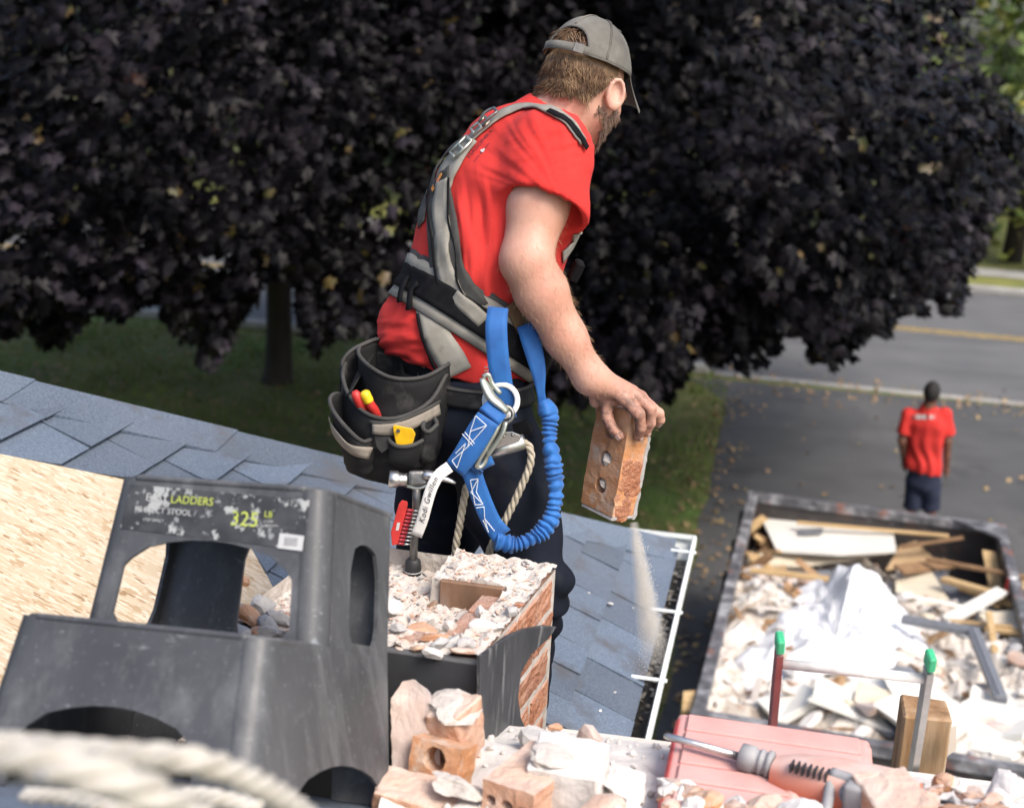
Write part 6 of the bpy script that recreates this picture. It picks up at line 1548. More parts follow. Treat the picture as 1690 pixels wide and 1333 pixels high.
for k in range(9):
    q1, q2 = a1_+d1_*(.062+.28*k), a2_+d2_*(.055+.28*k); b = MB(); b.add(*tube([q1, q2], .0085, 12)); b.build('rung', M['alu_pale'], lad, True)
# ---------------------------------------------------------------- red tool case and breaker hammer
M['case_red'] = mat('dusty_red_plastic', [(.35, (.55,.16,.14)), (.65, (.60,.22,.19))], scale=8, rough=.6, bump=.15, bscale=60, dust=((.68,.45,.41), .85, 6))
M['case_red2'] = plain('red_plastic', (.50,.09,.085), .5)
CTOP = 4.405; c0 = PZ(1122,1172,CTOP); c1 = PZ(1434,1216,CTOP); CX = (c1-c0); CW_ = CX.length; CX.normalize(); CY = Z.cross(CX); CDp = .36
case = empty('tool_case', c0+CX*CW_/2-CY*CDp/2-Z*.1, 'dust coated red plastic tool case with ribbed lid', 'tool case')
def CS(x, y, h=0): return c0+CX*x-CY*y+Z*h
b = MB(); b.add(*rbox(CS(CW_/2, CDp/2, -.075), CW_+.014, CDp+.012, .055, (CX, -CY, Z), b=.010, seg=2)); b.build('base', M['case_red'], case, True, 40)
b = MB(); b.add(*rbox(CS(CW_/2, CDp/2, -.024), CW_+.006, CDp, .044, (CX, -CY, Z), b=.012, seg=3)); b.build('lid', M['case_red'], case, True, 40)
yb = [.012,.070,.125,.180,.235,.290,.345]
for k in range(6):
    b = MB(); b.add(*rbox(CS(CW_/2, (yb[k]+yb[k+1])/2, -.0005), CW_-.030, yb[k+1]-yb[k]-.005, .010, (CX, -CY, Z), b=.003)); b.build('lid_rib', M['case_red'], case)
for x in (.004, CW_-.004):
    b = MB(); b.add(*rbox(CS(x, CDp*.5, -.028), .016, CDp*.9, .050, (CX, -CY, Z), b=.005)); b.build('end_rim', M['case_red2'] if x < .1 else M['case_red'], case)
drill = empty('breaker_hammer', P(1330,1270,1.93), 'orange red hammer drill with a long steel chisel lying on the red case', 'hammer drill')
M['drill_red'] = mat('dusty_orange_red_plastic', [(.35, (.58,.13,.055)), (.65, (.62,.19,.09))], scale=10, rough=.55, dust=((.70,.58,.53), .85, 14)); M['drill_grey'] = mat('dusty_grey_plastic', [(.35, (.13,.135,.14)), (.65, (.22,.22,.23))], scale=14, rough=.55, dust=((.55,.53,.52), .5, 12))
t0, t1, t2, t3 = P(1096,1213,2.04), P(1222,1248,1.985), P(1272,1262,1.965), P(1420,1300,1.90)
b = MB(); b.add(*tube([t0, t0.lerp(t1,.05), t0.lerp(t1,.18), t1], [.0035,.0058,.0062,.0066], 8)); b.build('chisel', M['steel'], drill, True)
b = MB(); b.add(*lathe(t1-(t2-t1)*.05, t2+(t2-t1)*.05, [(0,.012),(.06,.0215),(.45,.0225),(.5,.019),(.62,.0185),(.64,.021),(.72,.021),(.74,.0185),(.84,.0185),(.86,.022),(1,.022)], 18)); b.build('chuck', M['drill_grey'], drill, True)
dx = (t3-t2).normalized(); dn_ = (Z-dx*Z.dot(dx)).normalized(); ds_ = dx.cross(dn_)
pts = [(0,.026),(.03,.036),(.09,.045),(.18,.048),(.215,.038)]
v, f = [], []
for i, (x, r_) in enumerate(pts):
    for k in range(16): a = 2*math.pi*k/16; ca, sa = math.cos(a), math.sin(a); q = abs(ca)**.6*(1 if ca > 0 else -1), abs(sa)**.6*(1 if sa > 0 else -1); v.append(t2+dx*(x+.006)+ds_*(q[0]*r_)+dn_*(q[1]*r_*.95-.012))
for i in range(len(pts)-1):
    for k in range(16): f.append((i*16+k, i*16+(k+1) % 16, i*16+16+(k+1) % 16, i*16+16+k))
f += [tuple(range(16))[::-1], tuple(range(64, 80))]
b = MB(); b.add(v, f); b.build('housing', M['drill_red'], drill, True, 50)
for k in range(7):
    c = t2+dx*(.042+.009*k)+dn_*.024+(-ds_ if ds_.y > 0 else ds_)*.031; b = MB(); b.add(*rbox(c, .003, .020, .014, (dx, ds_, dn_), b=.0008)); b.build('vent_slot', M['black_plast'], drill)
sd2 = (ds_ if ds_.dot(CAM-t2) > 0 else -ds_); kc = t2+dx*.135+sd2*.040+dn_*.008; kn_ = (sd2+dn_*.5).normalized()
b = MB(); b.add(*cyl(kc, kc+kn_*.007, .017, .016, 20)); b.add(*rbox(kc+kn_*.009, .028, .007, .006, (dx, kn_.cross(dx), kn_), b=.001)); b.build('dial', M['drill_grey'], drill, True, 40)
b = MB(); b.add(*tube(smooth_path([t2+dx*.035+sd2*.012-dn_*.01, t2+dx*.05+sd2*.035-dn_*.03, t2+dx*.06+sd2*.075-dn_*.035, t2+dx*.062+sd2*.11-dn_*.03], 10), [.017,.0165,.016,.0155,.015,.015,.015,.0155,.016,.014], 12)); b.build('side_grip', M['drill_red'], drill, True)
hp1, hp2 = t3+dx*.0, P(1415,1350,1.80)
b = MB(); b.add(*tube(smooth_path([P(1372,1279,1.90), P(1400,1288,1.885), P(1432,1303,1.865), P(1440,1320,1.85), P(1436,1350,1.82)], 14), .0125, 10)); b.build('rear_handle', M['drill_grey'], drill, True)
b = MB(); b.add(*tube(smooth_path([P(1372,1279,1.90), P(1368,1310,1.87), P(1362,1345,1.83)], 8), .0085, 8)); b.add(*rbox(P(1412,1318,1.855), .034, .03, .05, (dx, sd2, dn_), b=.007, seg=2)); b.build('handle_guard', M['drill_grey'], drill, True)
# ---------------------------------------------------------------- broken bricks and chunks beside the chimney
def thing1(name, label, cat, v, f, m, group=None, smooth=False):
    o = mkobj(name, v, f, m, None, smooth); c = sum((Vector(q) for q in v), Vector())/len(v); c.z = min(q[2] for q in v)
    for q in o.data.vertices: q.co -= c
    o.location = c; return tag(o, label, cat, group)
def slab(pxs, y, th, back=0.0):
    pts = [P(a, b_, y+(back*(b_-pxs[0][1])/100)) for a, b_ in pxs]; n = (pts[1]-pts[0]).cross(pts[2]-pts[0]).normalized(); n = n if n.dot(CAM-pts[0]) > 0 else -n
    if (pts[1]-pts[0]).cross(pts[2]-pts[1]).dot(n) < 0: pts = pts[::-1]
    return prism(pts, n, th)
def roughen(v, f, sub=2, amp=.004, sc=40, bev=.004):
    amp *= .8
    bm = bmesh.new(); vs = [bm.verts.new(q) for q in v]
    for q in f: bm.faces.new([vs[i] for i in q])
    bmesh.ops.triangulate(bm, faces=[q for q in bm.faces if len(q.verts) > 4])
    for _ in range(5):
        le = [e for e in bm.edges if e.calc_length() > .014]
        if not le or len(bm.verts) > 6000: break
        bmesh.ops.subdivide_edges(bm, edges=le, cuts=1, use_grid_fill=True)
    bm.normal_update()
    for q in bm.verts: q.co += Vector((noise.noise(q.co*150), noise.noise(q.co*150+Vector((9,0,0))), noise.noise(q.co*150+Vector((0,9,0)))))*amp*.45
    for q in bm.verts: q.co += Vector((noise.noise(q.co*sc), noise.noise(q.co*sc+Vector((9,0,0))), noise.noise(q.co*sc+Vector((0,9,0)))))*amp
    bm.verts.index_update(); o = [q.co.copy() for q in bm.verts], [[x.index for x in q.verts] for q in bm.faces]; bm.free(); return o
M['tile_pink'] = mat('pinkish_flue_tile', [(.3, (.40,.28,.23)), (.55, (.52,.40,.34)), (.75, (.58,.50,.45))], scale=10, rough=.85, bump=.4, bscale=60, spots=[((.32,.27,.26), 8, .5, .65)], dust=((.66,.60,.56), .5, 9))
thing1('flue_tile_shard', 'tall greyish pink curved flue tile shard leaning beside the black stool', 'tile shard', *roughen(*slab([(647,1150),(664,1124),(682,1121),(704,1138),(718,1165),(723,1190),(726,1235),(730,1330),(640,1340),(645,1280)], 2.03, .03, -.04), 2, .003), M['tile_pink'])
def pbrick(c, L_, W_, H_, rot, seed, jit=.008): return roughen(*rbox(c, L_, W_, H_, rot_axes(*rot), b=.003, jit=jit, r=random.Random(seed)), 2, .0035, 55)
thing1('broken_brick', 'brown orange half brick with white mortar top against the black flashing', 'brick', *pbrick(P(752,1205,2.03), .065, .075, .085, (R(8),R(-6),R(-28)), 3), M['brick_dusty'])
thing1('brick', 'brick lying on its side behind the flue tile shard, mortar crumbs on it', 'brick', *pbrick(P(728,1215,2.075), .06, .07, .09, (R(14),R(10),R(22)), 5), M['brick_clean'])
thing1('broken_brick', 'orange broken brick with an open core hole, upright in the heap', 'brick', *roughen(*cored_brick(.15, .085, .058, (lambda a: (a[0], a[1], a[2]))((Vector((.12,.25,.96)).normalized(), Vector((.90,-.42,0)).normalized(), Vector((-.40,-.86,.28)).normalized())), P(722,1300,1.965), r=.019, jit=.001), 1, .003), M['brick_clean'])
thing1('brick', 'long pale orange brick lying flat at the bottom of the heap', 'brick', *pbrick(P(742,1338,1.90), .235, .075, .055, (R(4),R(7),R(-9)), 6), M['brick_dusty'])
thing1('brick_shard', 'flat pinkish brick shard leaning at the foot of the chimney flashing', 'brick', *roughen(*slab([(770,1250),(782,1241),(806,1258),(822,1280),(826,1295),(790,1300),(766,1290)], 2.06, .02), 2, .003), M['brick_dusty'])
ax6 = (Vector((.97,-.22,.02)).normalized(), Vector((.22,.97,0)).normalized(), Z)
ax6b = (Z, Vector((.86,-.50,0)).normalized(), Vector((-.50,-.86,0)).normalized())
thing1('cored_block', 'whitish dusty block with three dark slots in its side', 'brick', *roughen(*cored_brick(.085, .062, .14, (ax6b[1], Z, ax6b[2]), P(876,1296,1.90), r=.0095, jit=.001), 1, .003), M['brick_dusty'])
thing1('stone_block', 'large dusty white block next to the slotted one', 'block', *pbrick(P(938,1292,1.915), .105, .10, .098, (R(2),R(0),R(-12)), 8, .005), M['plaster'])
thing1('mortar_lump', 'grey broken mortar lump right of the chimney foot', 'rubble', *rock(31, .055, .05, .034, rot_axes(.1,.1,.4), P(888,1218,2.12)), M['mortar_grey'])
thing1('mortar_lump', 'whitish mortar lump between the grey lump and the beige chunk', 'rubble', *rock(33, .055, .05, .030, rot_axes(.2,.1,1.4), P(926,1228,2.10)), M['plaster'])
thing1('brick_chunk', 'small beige square chunk at the edge of the shingles', 'brick', *rock(35, .050, .045, .046, rot_axes(.1,.2,.5), P(972,1220,2.12), cuts=9, rough=.05), M['tile_pink'])
thing1('brick_chip', 'little orange chip on top of the grey mortar lump', 'brick', *rock(36, .026, .02, .010, rot_axes(.1,.1,.2), P(914,1199,2.15)), M['brick_clean'])
def crust(o, c, sx, sy, sz, ax, seed, m='mortar'):
    mkobj('mortar_crust', *rock(seed, sx, sy, sz, ax, c, cuts=6, sub=3, rough=.22), M[m], o)
for nm, c, d in (('broken_brick', P(752,1168,2.03), (.075,.085,.022)), ('brick', P(735,1172,2.07), (.06,.07,.022)), ('brick', P(760,1300,1.88), (.09,.05,.018)), ('cored_block', P(905,1250,1.90), (.07,.06,.016))):
    o = min((q for q in SC.objects if q.name.split('.')[0] == nm and q.parent is None and q.type == 'MESH'), key=lambda q: (q.location-c).length); crust(o, c, *d, rot_axes(.05,.1,-.3), int(c.x*1e4) % 97)
# pile of rubble on the deck: one mound of crumbs plus chunks that can be told apart
def mound_h(s, t): 
    q = DK(s, t); n_ = noise.noise(Vector((s*7, t*7, 2)))*.5+noise.noise(Vector((s*19, t*19, 5)))*.3
    return max(.0, (.035+.075*min(1, max(0, (-t-.10)/.35)))*(.75+.7*n_)*min(1, max(0, (-t-.02)/.10)) + .003*noise.noise(Vector((s*90, t*90, 1))))
mv, mf = [], []; NX, NY = 150, 70
for i in range(NX+1):
    for j in range(NY+1): s, t = -.40+1.75*i/NX, -.02-.78*j/NY; mv.append(DK(s, t, .0015+mound_h(s, t)))
for i in range(NX):
    for j in range(NY): a = i*(NY+1)+j; mf.append((a+1, a+NY+2, a+NY+1, a))
tag(mkobj('rubble', mv, mf, M['plaster'], None, True), 'white dusty crumbs heaped over the work platform', 'rubble', kind='stuff')
rr = random.Random(77); cr_ = MB()
for k in range(900):
    s, t = rr.uniform(-.38,1.3), -.03-.7*rr.random(); z_ = rr.uniform(.004,.013); cr_.add(*rock(300+k, z_*rr.uniform(.8,1.8), z_*rr.uniform(.8,1.4), z_, rot_axes(rr.random(),rr.random(),rr.random()*6), DK(s, t, .002+mound_h(s, t)+z_*.25), cuts=5, sub=1))
tag(cr_.build('brick_crumbs', M['plaster']), 'small pale crumbs scattered over the rubble heap', 'rubble', kind='stuff')
KIND = [('mortar_chunk', 'plaster', 'white dusty mortar chunk in the heap on the work platform', 'white chunks in the platform rubble'), ('brick_chunk', 'brick_dusty', 'pinkish dusty brick chunk in the heap on the work platform', 'pink chunks in the platform rubble'), ('brick_chunk', 'brick_clean', 'orange brick fragment in the heap on the work platform', 'orange fragments in the platform rubble')]
placed = []
for k in range(70):
    px_, py_ = rr.uniform(985, 1690), rr.uniform(1285, 1345)
    if 1110 < px_ < 1440 and py_ < 1285: continue
    if 1195 < px_ < 1450 and py_ < 1322: continue
    y_ = 2.0-(py_-1268)/77*.17-rr.uniform(0,.05); c = P(px_, py_+6, y_); nm_, mt, lb, gp = KIND[rr.choice((0,0,0,0,0,1,1,2))]
    sz = rr.uniform(.022,.055)
    thing1(nm_, lb, 'rubble', *rock(500+k, sz*rr.uniform(.9,1.6), sz, sz*rr.uniform(.5,.8), rot_axes(rr.uniform(-.4,.4),rr.uniform(-.4,.4),rr.random()*6), c, cuts=8, sub=3, rough=.16), M[mt], gp)
thing1('brick', 'peach coloured flat brick lying right of the drill handle', 'brick', *pbrick(P(1470,1325,1.84), .085, .10, .05, (R(6),R(-4),R(14)), 14, .004), M['brick_dusty'])
cab = MB(); cab.add(*tube(smooth_path([P(1515,1345,1.86), P(1530,1326,1.86), P(1560,1323,1.85), P(1590,1334,1.84), P(1625,1350,1.82)], 24), .0032, 8)); tag(cab.build('power_cable', M['black_plast'], None, True), 'thin black cable curling out of the rubble at the lower right', 'cable')
thing1('slate_piece', 'small dark folded metal scrap lying near the black cable', 'scrap', *roughen(*slab([(1563,1322),(1573,1314),(1580,1330),(1572,1345)], 1.85, .004), 1, .001), M['drill_grey'])
# ---------------------------------------------------------------- loose pieces on the chimney top
rr = random.Random(12); crumbs = MB(); crumbs2 = MB()
for k in range(1000):
    a, b_ = rr.uniform(.01, CWD-.01), rr.uniform(.01, CDP-.01); z_ = rr.uniform(.002,.0065); h = top_h(a, b_)
    if .050 < a < .155 and .105 < b_ < .205: continue
    tgt = crumbs if rr.random() < .7 else crumbs2
    tgt.add(*rock(2000+k, z_*rr.uniform(1.4,3.4), z_*rr.uniform(1,2), z_*rr.uniform(.4,.9), rot_axes(rr.uniform(-.5,.5),rr.uniform(-.5,.5),rr.random()*6), CH(a, b_, h+z_*.2), cuts=5, sub=1))
o = crumbs.build('brick_chips', M['brick_dusty'], chim); o['kind'] = 'stuff'; o = crumbs2.build('mortar_chips', M['mortar_grey'], chim); o['kind'] = 'stuff'
for (x, y, sx, sy, sz, m, lb) in ((690,1000,.060,.050,.014,'brick_clean','large flat salmon brick shard propped on the chimney top beside the stool'), (713,1030,.050,.034,.012,'brick_clean','orange angular shard tilted on the chimney rubble, front of the flue'), (672,1035,.034,.045,.012,'brick_dusty','narrow pink shard tucked under the large salmon shard'),
        (745,1035,.052,.034,.022,'mortar_grey','longest grey mortar lump at the front of the flue opening'), (768,1048,.040,.026,.018,'mortar_grey','grey mortar lump near the front flashing edge'), (727,1050,.030,.024,.02,'mortar_grey','small dark grey pebble by the front rim of the chimney'), (716,1062,.034,.026,.022,'plaster','white mortar lump on the front rim of the chimney'),
        (735,1000,.030,.024,.02,'mortar','rough crumbly mortar lump at the left corner of the flue'), (780,985,.020,.018,.030,'plaster','upright white lump stuck before the brown flue tile'), (795,1020,.06,.04,.014,'plaster','flat white mortar plate right of the flue opening'), (830,1000,.03,.024,.016,'mortar_grey','grey pebble right of the flue among brick chips'),
        (840,980,.020,.014,.012,'brick','reddish brown crumb on the right side of the chimney top'), (770,1060,.045,.022,.010,'brick_dusty','thin pink flake on the front rim of the chimney'), (690,1048,.028,.024,.012,'brick_clean','small orange shard on the rim beside the stool'), (640,960,.05,.04,.02,'plaster','whitish mortar plate on the back left of the chimney'), (658,1010,.03,.02,.014,'mortar_grey','grey crumb half hidden behind the stool edge')):
    q = PZ(x, y, CT+.012); q -= CF; a = q.dot(cu_); b_ = q.dot(cv_); c = CH(a, b_, max(top_h(a, b_), -.03)+sz*.42)
    thing1('brick_shard' if 'brick' in m else 'mortar_lump', lb, 'rubble', *rock(int(x*7+y), sx, sy, sz, rot_axes(rr.uniform(-.25,.25),rr.uniform(-.3,.3),rr.uniform(-.6,.6)), c, cuts=9, sub=3, rough=.09), M[m])
for k, (x, y) in enumerate(((385,965),(415,968),(445,962),(395,990),(425,985),(455,992),(380,1012),(410,1008),(440,1005),(465,1010),(470,980),(365,985))):
    q = PZ(x, y+4, CT+.02)-CF; a = q.dot(cu_); b_ = q.dot(cv_); sz = rr.uniform(.028,.06)
    c = CH(a, b_, max(-.03, top_h(max(0,min(CWD,a)), max(0,min(CDP,b_))))+.012)
    if a > CWD+.0: c = RF(*roofpix(x, y), .02)
    thing1('mortar_lump' if k % 4 else 'brick_shard', 'grey rubble piece on the chimney top seen through the stool' if k % 4 else 'reddish shard on the chimney top seen through the stool', 'rubble', *rock(800+k, sz, sz*.7, sz*.5, rot_axes(rr.uniform(-.4,.4),rr.uniform(-.4,.4),rr.random()*6), c, cuts=8), M['mortar_grey' if k % 4 else 'brick_clean'], 'rubble seen through the stool' if k % 4 else 'shards seen through the stool')
# small dust flecks and pebbles on the shingles
peb = [(1003,1003),(968,985),(1040,1010),(1070,960),(985,1180),(1010,1150)]
for k, (x, y) in enumerate(peb):
    e, w_ = roofpix(x, y); sz = (.020,.010,.008,.008,.011,.010)[k]; thing1('pebble', 'small white mortar pebble lying on the shingles near the gutter' if k else 'largest white mortar pebble lying on the shingles beside the worker', 'pebble', *rock(70+k, sz, sz, sz*.5, None, RF(e, w_, .018), sub=1), M['plaster'], 'pebbles on the shingles' if k else None)
# ---------------------------------------------------------------- ropes in the near foreground
M['rope_white'] = mat('off_white_rope', [(.3, (.36,.33,.28)), (.5, (.46,.43,.38)), (.7, (.54,.52,.47))], scale=40, rough=.9, bump=.6, bscale=500, bdist=.001, spots=[((.12,.17,.30), 70, .66, .70), ((.40,.24,.13), 40, .68, .74)])
rope3('rope', [P(-90,1228,.78), P(0,1240,.76), P(120,1268,.75), P(230,1300,.76), P(330,1352,.80)], .0245, 'thick blurred off white rope at the lower left corner', 160, 'rope_white', 3.6)
rope3('rope', [P(-60,1220,.93), P(90,1236,.90), P(220,1246,.88), P(330,1256,.88), P(410,1285,.92), P(480,1325,.98), P(540,1375,1.05)], .0200, 'off white rope bending down past the front of the stool', 200, 'rope_white', 3.6)
rope3('rope', [P(40,1312,1.22), P(120,1318,1.2), P(200,1335,1.18), P(300,1312,1.25), P(360,1316,1.25), P(430,1334,1.25)], .0170, 'thin pale rope lying under the two thick ones', 200, 'rope_white', 2.6)
# ================================================================== DUMPSTER AND ITS LOAD
M['dump'] = mat('dark_rusty_steel', [(.3, (.020,.018,.018)), (.55, (.042,.036,.034)), (.75, (.095,.055,.040))], scale=3.5, rough=.7, bump=.3, bscale=20, spots=[((.20,.19,.19), 5, .60, .74, (1,1,2)), ((.13,.055,.03), 2.5, .58, .72)])
M['dump_rim'] = mat('worn_rim_steel', [(.3, (.050,.050,.056)), (.5, (.12,.12,.13)), (.7, (.34,.34,.35))], scale=7, rough=.6, bump=.4, bscale=24, spots=[((.22,.09,.06), 5, .56, .68), ((.03,.03,.032), 9, .6, .7)])
RZ = 1.3; DA = PZ(1243,818,RZ); DB = PZ(1162,1140,RZ); dV = (DA-DB); dV.z = 0; dV.normalize(); dU = Vector((dV.y, -dV.x, 0)); dU = (dU*math.cos(R(2))-dV*math.sin(R(2)))
q_ = PZ(1440,1226,RZ)-DA; DLEN = -q_.dot(dV)+.35*0; DWID = (PZ(1640,868,RZ)-DA).dot(dU)+.05
def DP(u, v, z): p = DA+dU*u-dV*v; return Vector((p.x, p.y, z))     # u to the right, v towards the house
dump = empty('dumpster', DP(DWID/2, DLEN/2, 0), 'open black steel dumpster heaped with building waste on the driveway', 'dumpster')
def wallbox(u0, v0, u1, v1, z0, z1, th, m, name):
    a, b_ = DP(u0, v0, 0), DP(u1, v1, 0); d = (b_-a).normalized(); s = Z.cross(d); c = (a+b_)/2; c.z = (z0+z1)/2
    b = MB(); b.add(*rbox(c, (b_-a).length, th, z1-z0, (d, s, Z), b=.006)); return b.build(name, m, dump)
for k, (u0, v0, u1, v1) in enumerate(((0,0,DWID,0), (0,DLEN,DWID,DLEN), (0,.03,0,DLEN-.03), (DWID,.03,DWID,DLEN-.03))):
    wallbox(u0, v0, u1, v1, .12, RZ-.05, .05, M['dump'], 'side_wall')
    wallbox(u0-(.05 if k < 2 else 0), v0, u1+(.05 if k < 2 else 0), v1, RZ-.05, RZ+.035, .085, M['dump_rim'], 'top_rail')
b = MB(); b.add(*rbox(DP(DWID/2, DLEN/2, .14), DWID, DLEN, .06, (dU, dV, Z), b=.01)); b.build('floor_plate', M['dump'], dump)
for u in (0, DWID):
    for k in range(6):
        s_ = -1 if u == 0 else 1; b = MB(); b.add(*rbox(DP(u+s_*.06, .3+k*(DLEN-.6)/5, .68), .07, .09, 1.1, (dU, dV, Z), b=.006)); b.build('rib', M['dump'], dump)
for (u, v) in ((.25,.4),(DWID-.25,.4),(.25,DLEN-.4),(DWID-.25,DLEN-.4)): b = MB(); b.add(*cyl(DP(u-.06, v, .09), DP(u+.06, v, .09), .09, seg=16)); b.build('roller', M['dump'], dump, True)
b = MB(); b.add(*rbox(DP(DWID/2, DLEN+.09, RZ-.18), DWID+.12, .09, .09, (dU, dV, Z), b=.01)); b.build('cross_bar', M['dump_rim'], dump)
for (u, v) in ((DWID-.02, .02),):       # corner gusset
    b = MB(); b.add(*prism([DP(u,v,RZ+.05), DP(u-.42,v,RZ+.05), DP(u,v+.42,RZ+.05)], Z, .02)); b.build('gusset', M['dump_rim'], dump)
# load: a rough mass with separate pieces on it
def pile(u, v):
    t = v/DLEN; h = .76+.50*min(1, max(0, (t-.08)/.45)); h += .16*noise.noise(Vector((u*1.7, v*1.7, 4)))+.09*noise.noise(Vector((u*5, v*5, 1)))+.05*noise.noise(Vector((u*13, v*13, 1))); return h
M['waste'] = mat('mixed_waste', [(.25, (.11,.085,.07)), (.38, (.36,.30,.24)), (.52, (.58,.53,.47)), (.70, (.70,.68,.64))], scale=4.5, rough=.95, bump=1, bscale=16, bdist=.03, spots=[((.05,.045,.045), 6, .6, .68), ((.36,.17,.10), 8, .64, .70)])
pv, pf = [], []; NU2, NV2 = 60, 110
for i in range(NU2+1):
    for j in range(NV2+1): u, v = .03+(DWID-.06)*i/NU2, .03+(DLEN-.06)*j/NV2; pv.append(DP(u, v, pile(u, v)))
for i in range(NU2):
    for j in range(NV2): a = i*(NV2+1)+j; pf.append((a, a+NV2+1, a+NV2+2, a+1)[::-1])
tag(mkobj('waste_rubble', pv, pf, M['waste']), 'mixed broken waste filling the dumpster under the boards', 'rubble', kind='stuff')
wc = [MB() for _ in range(6)]; wr = random.Random(55)
for k in range(620):
    u, v = wr.uniform(.06, DWID-.06), DLEN*wr.random(); sz = .012+.10*wr.random()**2.6; q_ = wr.choice((0,0,0,1,2,2,3,4,5)); ax_ = rot_axes(wr.uniform(-.7,.7),wr.uniform(-.7,.7),wr.random()*6); c_ = DP(u, v, pile(u, v)+sz*.2)
    if q_ in (2, 3, 4): wc[q_].add(*rbox(c_, sz*wr.uniform(1.5,5), sz*wr.uniform(.4,1.2), wr.uniform(.006,.02), ax_, b=.002, jit=.003, r=wr))
    else: wc[q_].add(*rock(4000+k, sz*wr.uniform(1,2.6), sz, sz*wr.uniform(.3,.8), ax_, c_, cuts=8, sub=2, rough=.2))
for b_, m_, lb in zip(wc, ('plaster','brick_dusty','old_timber','dusty_wood','mortar','drill_grey'), ('white plaster crumbs over the dumpster load', 'pink brick crumbs over the dumpster load', 'brown wood splinters over the dumpster load', 'pale wood splinters over the dumpster load', 'beige board scraps over the dumpster load', 'dark grey scraps over the dumpster load')): tag(b_.build('waste_crumbs', M[m_]), lb, 'rubble', kind='stuff')
M['ply'] = mat('pale_plywood', [(.3, (.55,.47,.35)), (.7, (.66,.59,.46))], scale=5, rough=.8, bump=.2, stretch=(.5,4,1), spots=[((.45,.34,.22), 4, .62, .75)])
M['white_board'] = mat('white_board', [(.3, (.66,.64,.58)), (.7, (.74,.72,.67))], scale=3, rough=.7, spots=[((.55,.45,.33), 3, .66, .8)])
M['wood_y'] = mat('yellow_pine', [(.3, (.42,.27,.12)), (.7, (.56,.40,.21))], scale=8, rough=.8, stretch=(.4,4,4), bump=.3)
M['wood_b'] = mat('brown_timber', [(.3, (.16,.085,.04)), (.7, (.30,.18,.09))], scale=8, rough=.85, stretch=(.4,4,4), bump=.4)
M['card'] = mat('cardboard', [(.3, (.38,.25,.13)), (.7, (.50,.35,.20))], scale=6, rough=.9)
M['plastic_white'] = mat('white_sheeting', [(.3, (.70,.70,.71)), (.7, (.78,.78,.79))], scale=2, rough=.45, bump=.4, bscale=9, bdist=.02)
M['frame_grey'] = plain('grey_frame_paint', (.17,.18,.20), .5)
def board(label, pxz, th, m, cat='board', name='board', group=None, nrm=None):
    pts = [PZ(x, y, z) for x, y, z in pxz]; n = (pts[1]-pts[0]).cross(pts[2]-pts[0]).normalized()
    if n.z < 0: pts = pts[::-1]; n = -n
    return thing1(name, label, cat, *prism(pts, n, th), M[m], group)
board('large pale plywood sheet lying at the far end of the dumpster', [(1256,853,1.10),(1470,852,1.16),(1479,908,1.16),(1385,914,1.12),(1282,908,1.08)], .02, 'white_board')
board('second pale sheet with a splintered lower edge under the first', [(1253,913,1.02),(1300,906,1.02),(1479,898,1.10),(1476,908,1.06),(1400,922,1.02),(1320,932,.98),(1262,930,.98)], .02, 'ply')
board('brownish rectangular flap cut out of the plywood sheet', [(1319,872,1.145),(1358,871,1.15),(1357,880,1.15),(1320,880,1.145)], .006, 'frame_grey')
board('ochre cardboard sheet folded beside the plywood', [(1485,900,1.10),(1512,892,1.16),(1540,920,1.12),(1530,926,1.08),(1462,940,1.0),(1468,930,1.02)], .015, 'card')
board('pale yellow torn insulation board in the middle of the load', [(1480,935,1.10),(1528,925,1.12),(1560,980,1.10),(1590,1020,1.06),(1500,1010,1.08),(1478,975,1.1)], .03, 'ply')
board('grey asphalt felt piece right of the white sheeting', [(1528,935,1.10),(1560,945,1.12),(1620,990,1.14),(1650,1010,1.12),(1600,1025,1.05),(1560,985,1.05)], .02, 'frame_grey')
board('grey board between brown offcuts at the left of the load', [(1305,945,1.0),(1370,940,1.02),(1385,965,1.0),(1310,968,.97)], .015, 'frame_grey')
board('white board scrap at the right edge of the load', [(1615,1012,1.2),(1680,1005,1.22),(1700,1035,1.2),(1640,1040,1.16)], .03, 'ply')
board('cream board leaning into the near right corner of the load', [(1560,1090,1.2),(1620,1110,1.22),(1655,1165,1.2),(1600,1200,1.12),(1545,1150,1.14)], .02, 'white_board')
board('white panel lying under the cream board', [(1600,1130,1.24),(1690,1120,1.28),(1720,1190,1.26),(1650,1210,1.18)], .03, 'white_board')
board('bluish white plastic panel in the left of the load', [(1215,985,.98),(1262,975,1.02),(1300,985,1.0),(1290,1000,.96),(1225,1012,.93)], .012, 'white_board')
def plank(label, a, b_, w_, th, m, group=None, name='plank'):
    p, q = PZ(*a), PZ(*b_); d = (q-p).normalized(); s = d.cross(Z).normalized(); u = s.cross(d)
    return thing1(name, label, 'plank', *rbox((p+q)/2, (q-p).length, w_, th, (d, s, u), b=.004), M[m], group)
plank('pale thin batten lying across the far plywood', (1315,862,1.20), (1566,884,1.20), .045, .025, 'wood_y'); plank('ochre lath pointing up right from the cardboard', (1485,902,1.17), (1590,887,1.32), .06, .02, 'wood_b')
plank('long brown lath running to the right edge of the dumpster', (1530,922,1.22), (1700,954,1.28), .06, .03, 'wood_b'); plank('yellow pine stud below the long lath', (1556,955,1.2), (1660,985,1.24), .09, .04, 'wood_y'); plank('shorter pine stud crossing under the other stud', (1585,968,1.16), (1680,1000,1.18), .08, .04, 'wood_y')
plank('upright cream stick near the grey window frame', (1632,1010,1.32), (1650,1128,1.24), .05, .03, 'wood_y'); plank('pine board edge at the far right of the load', (1625,1035,1.22), (1700,1045,1.24), .10, .03, 'wood_y')
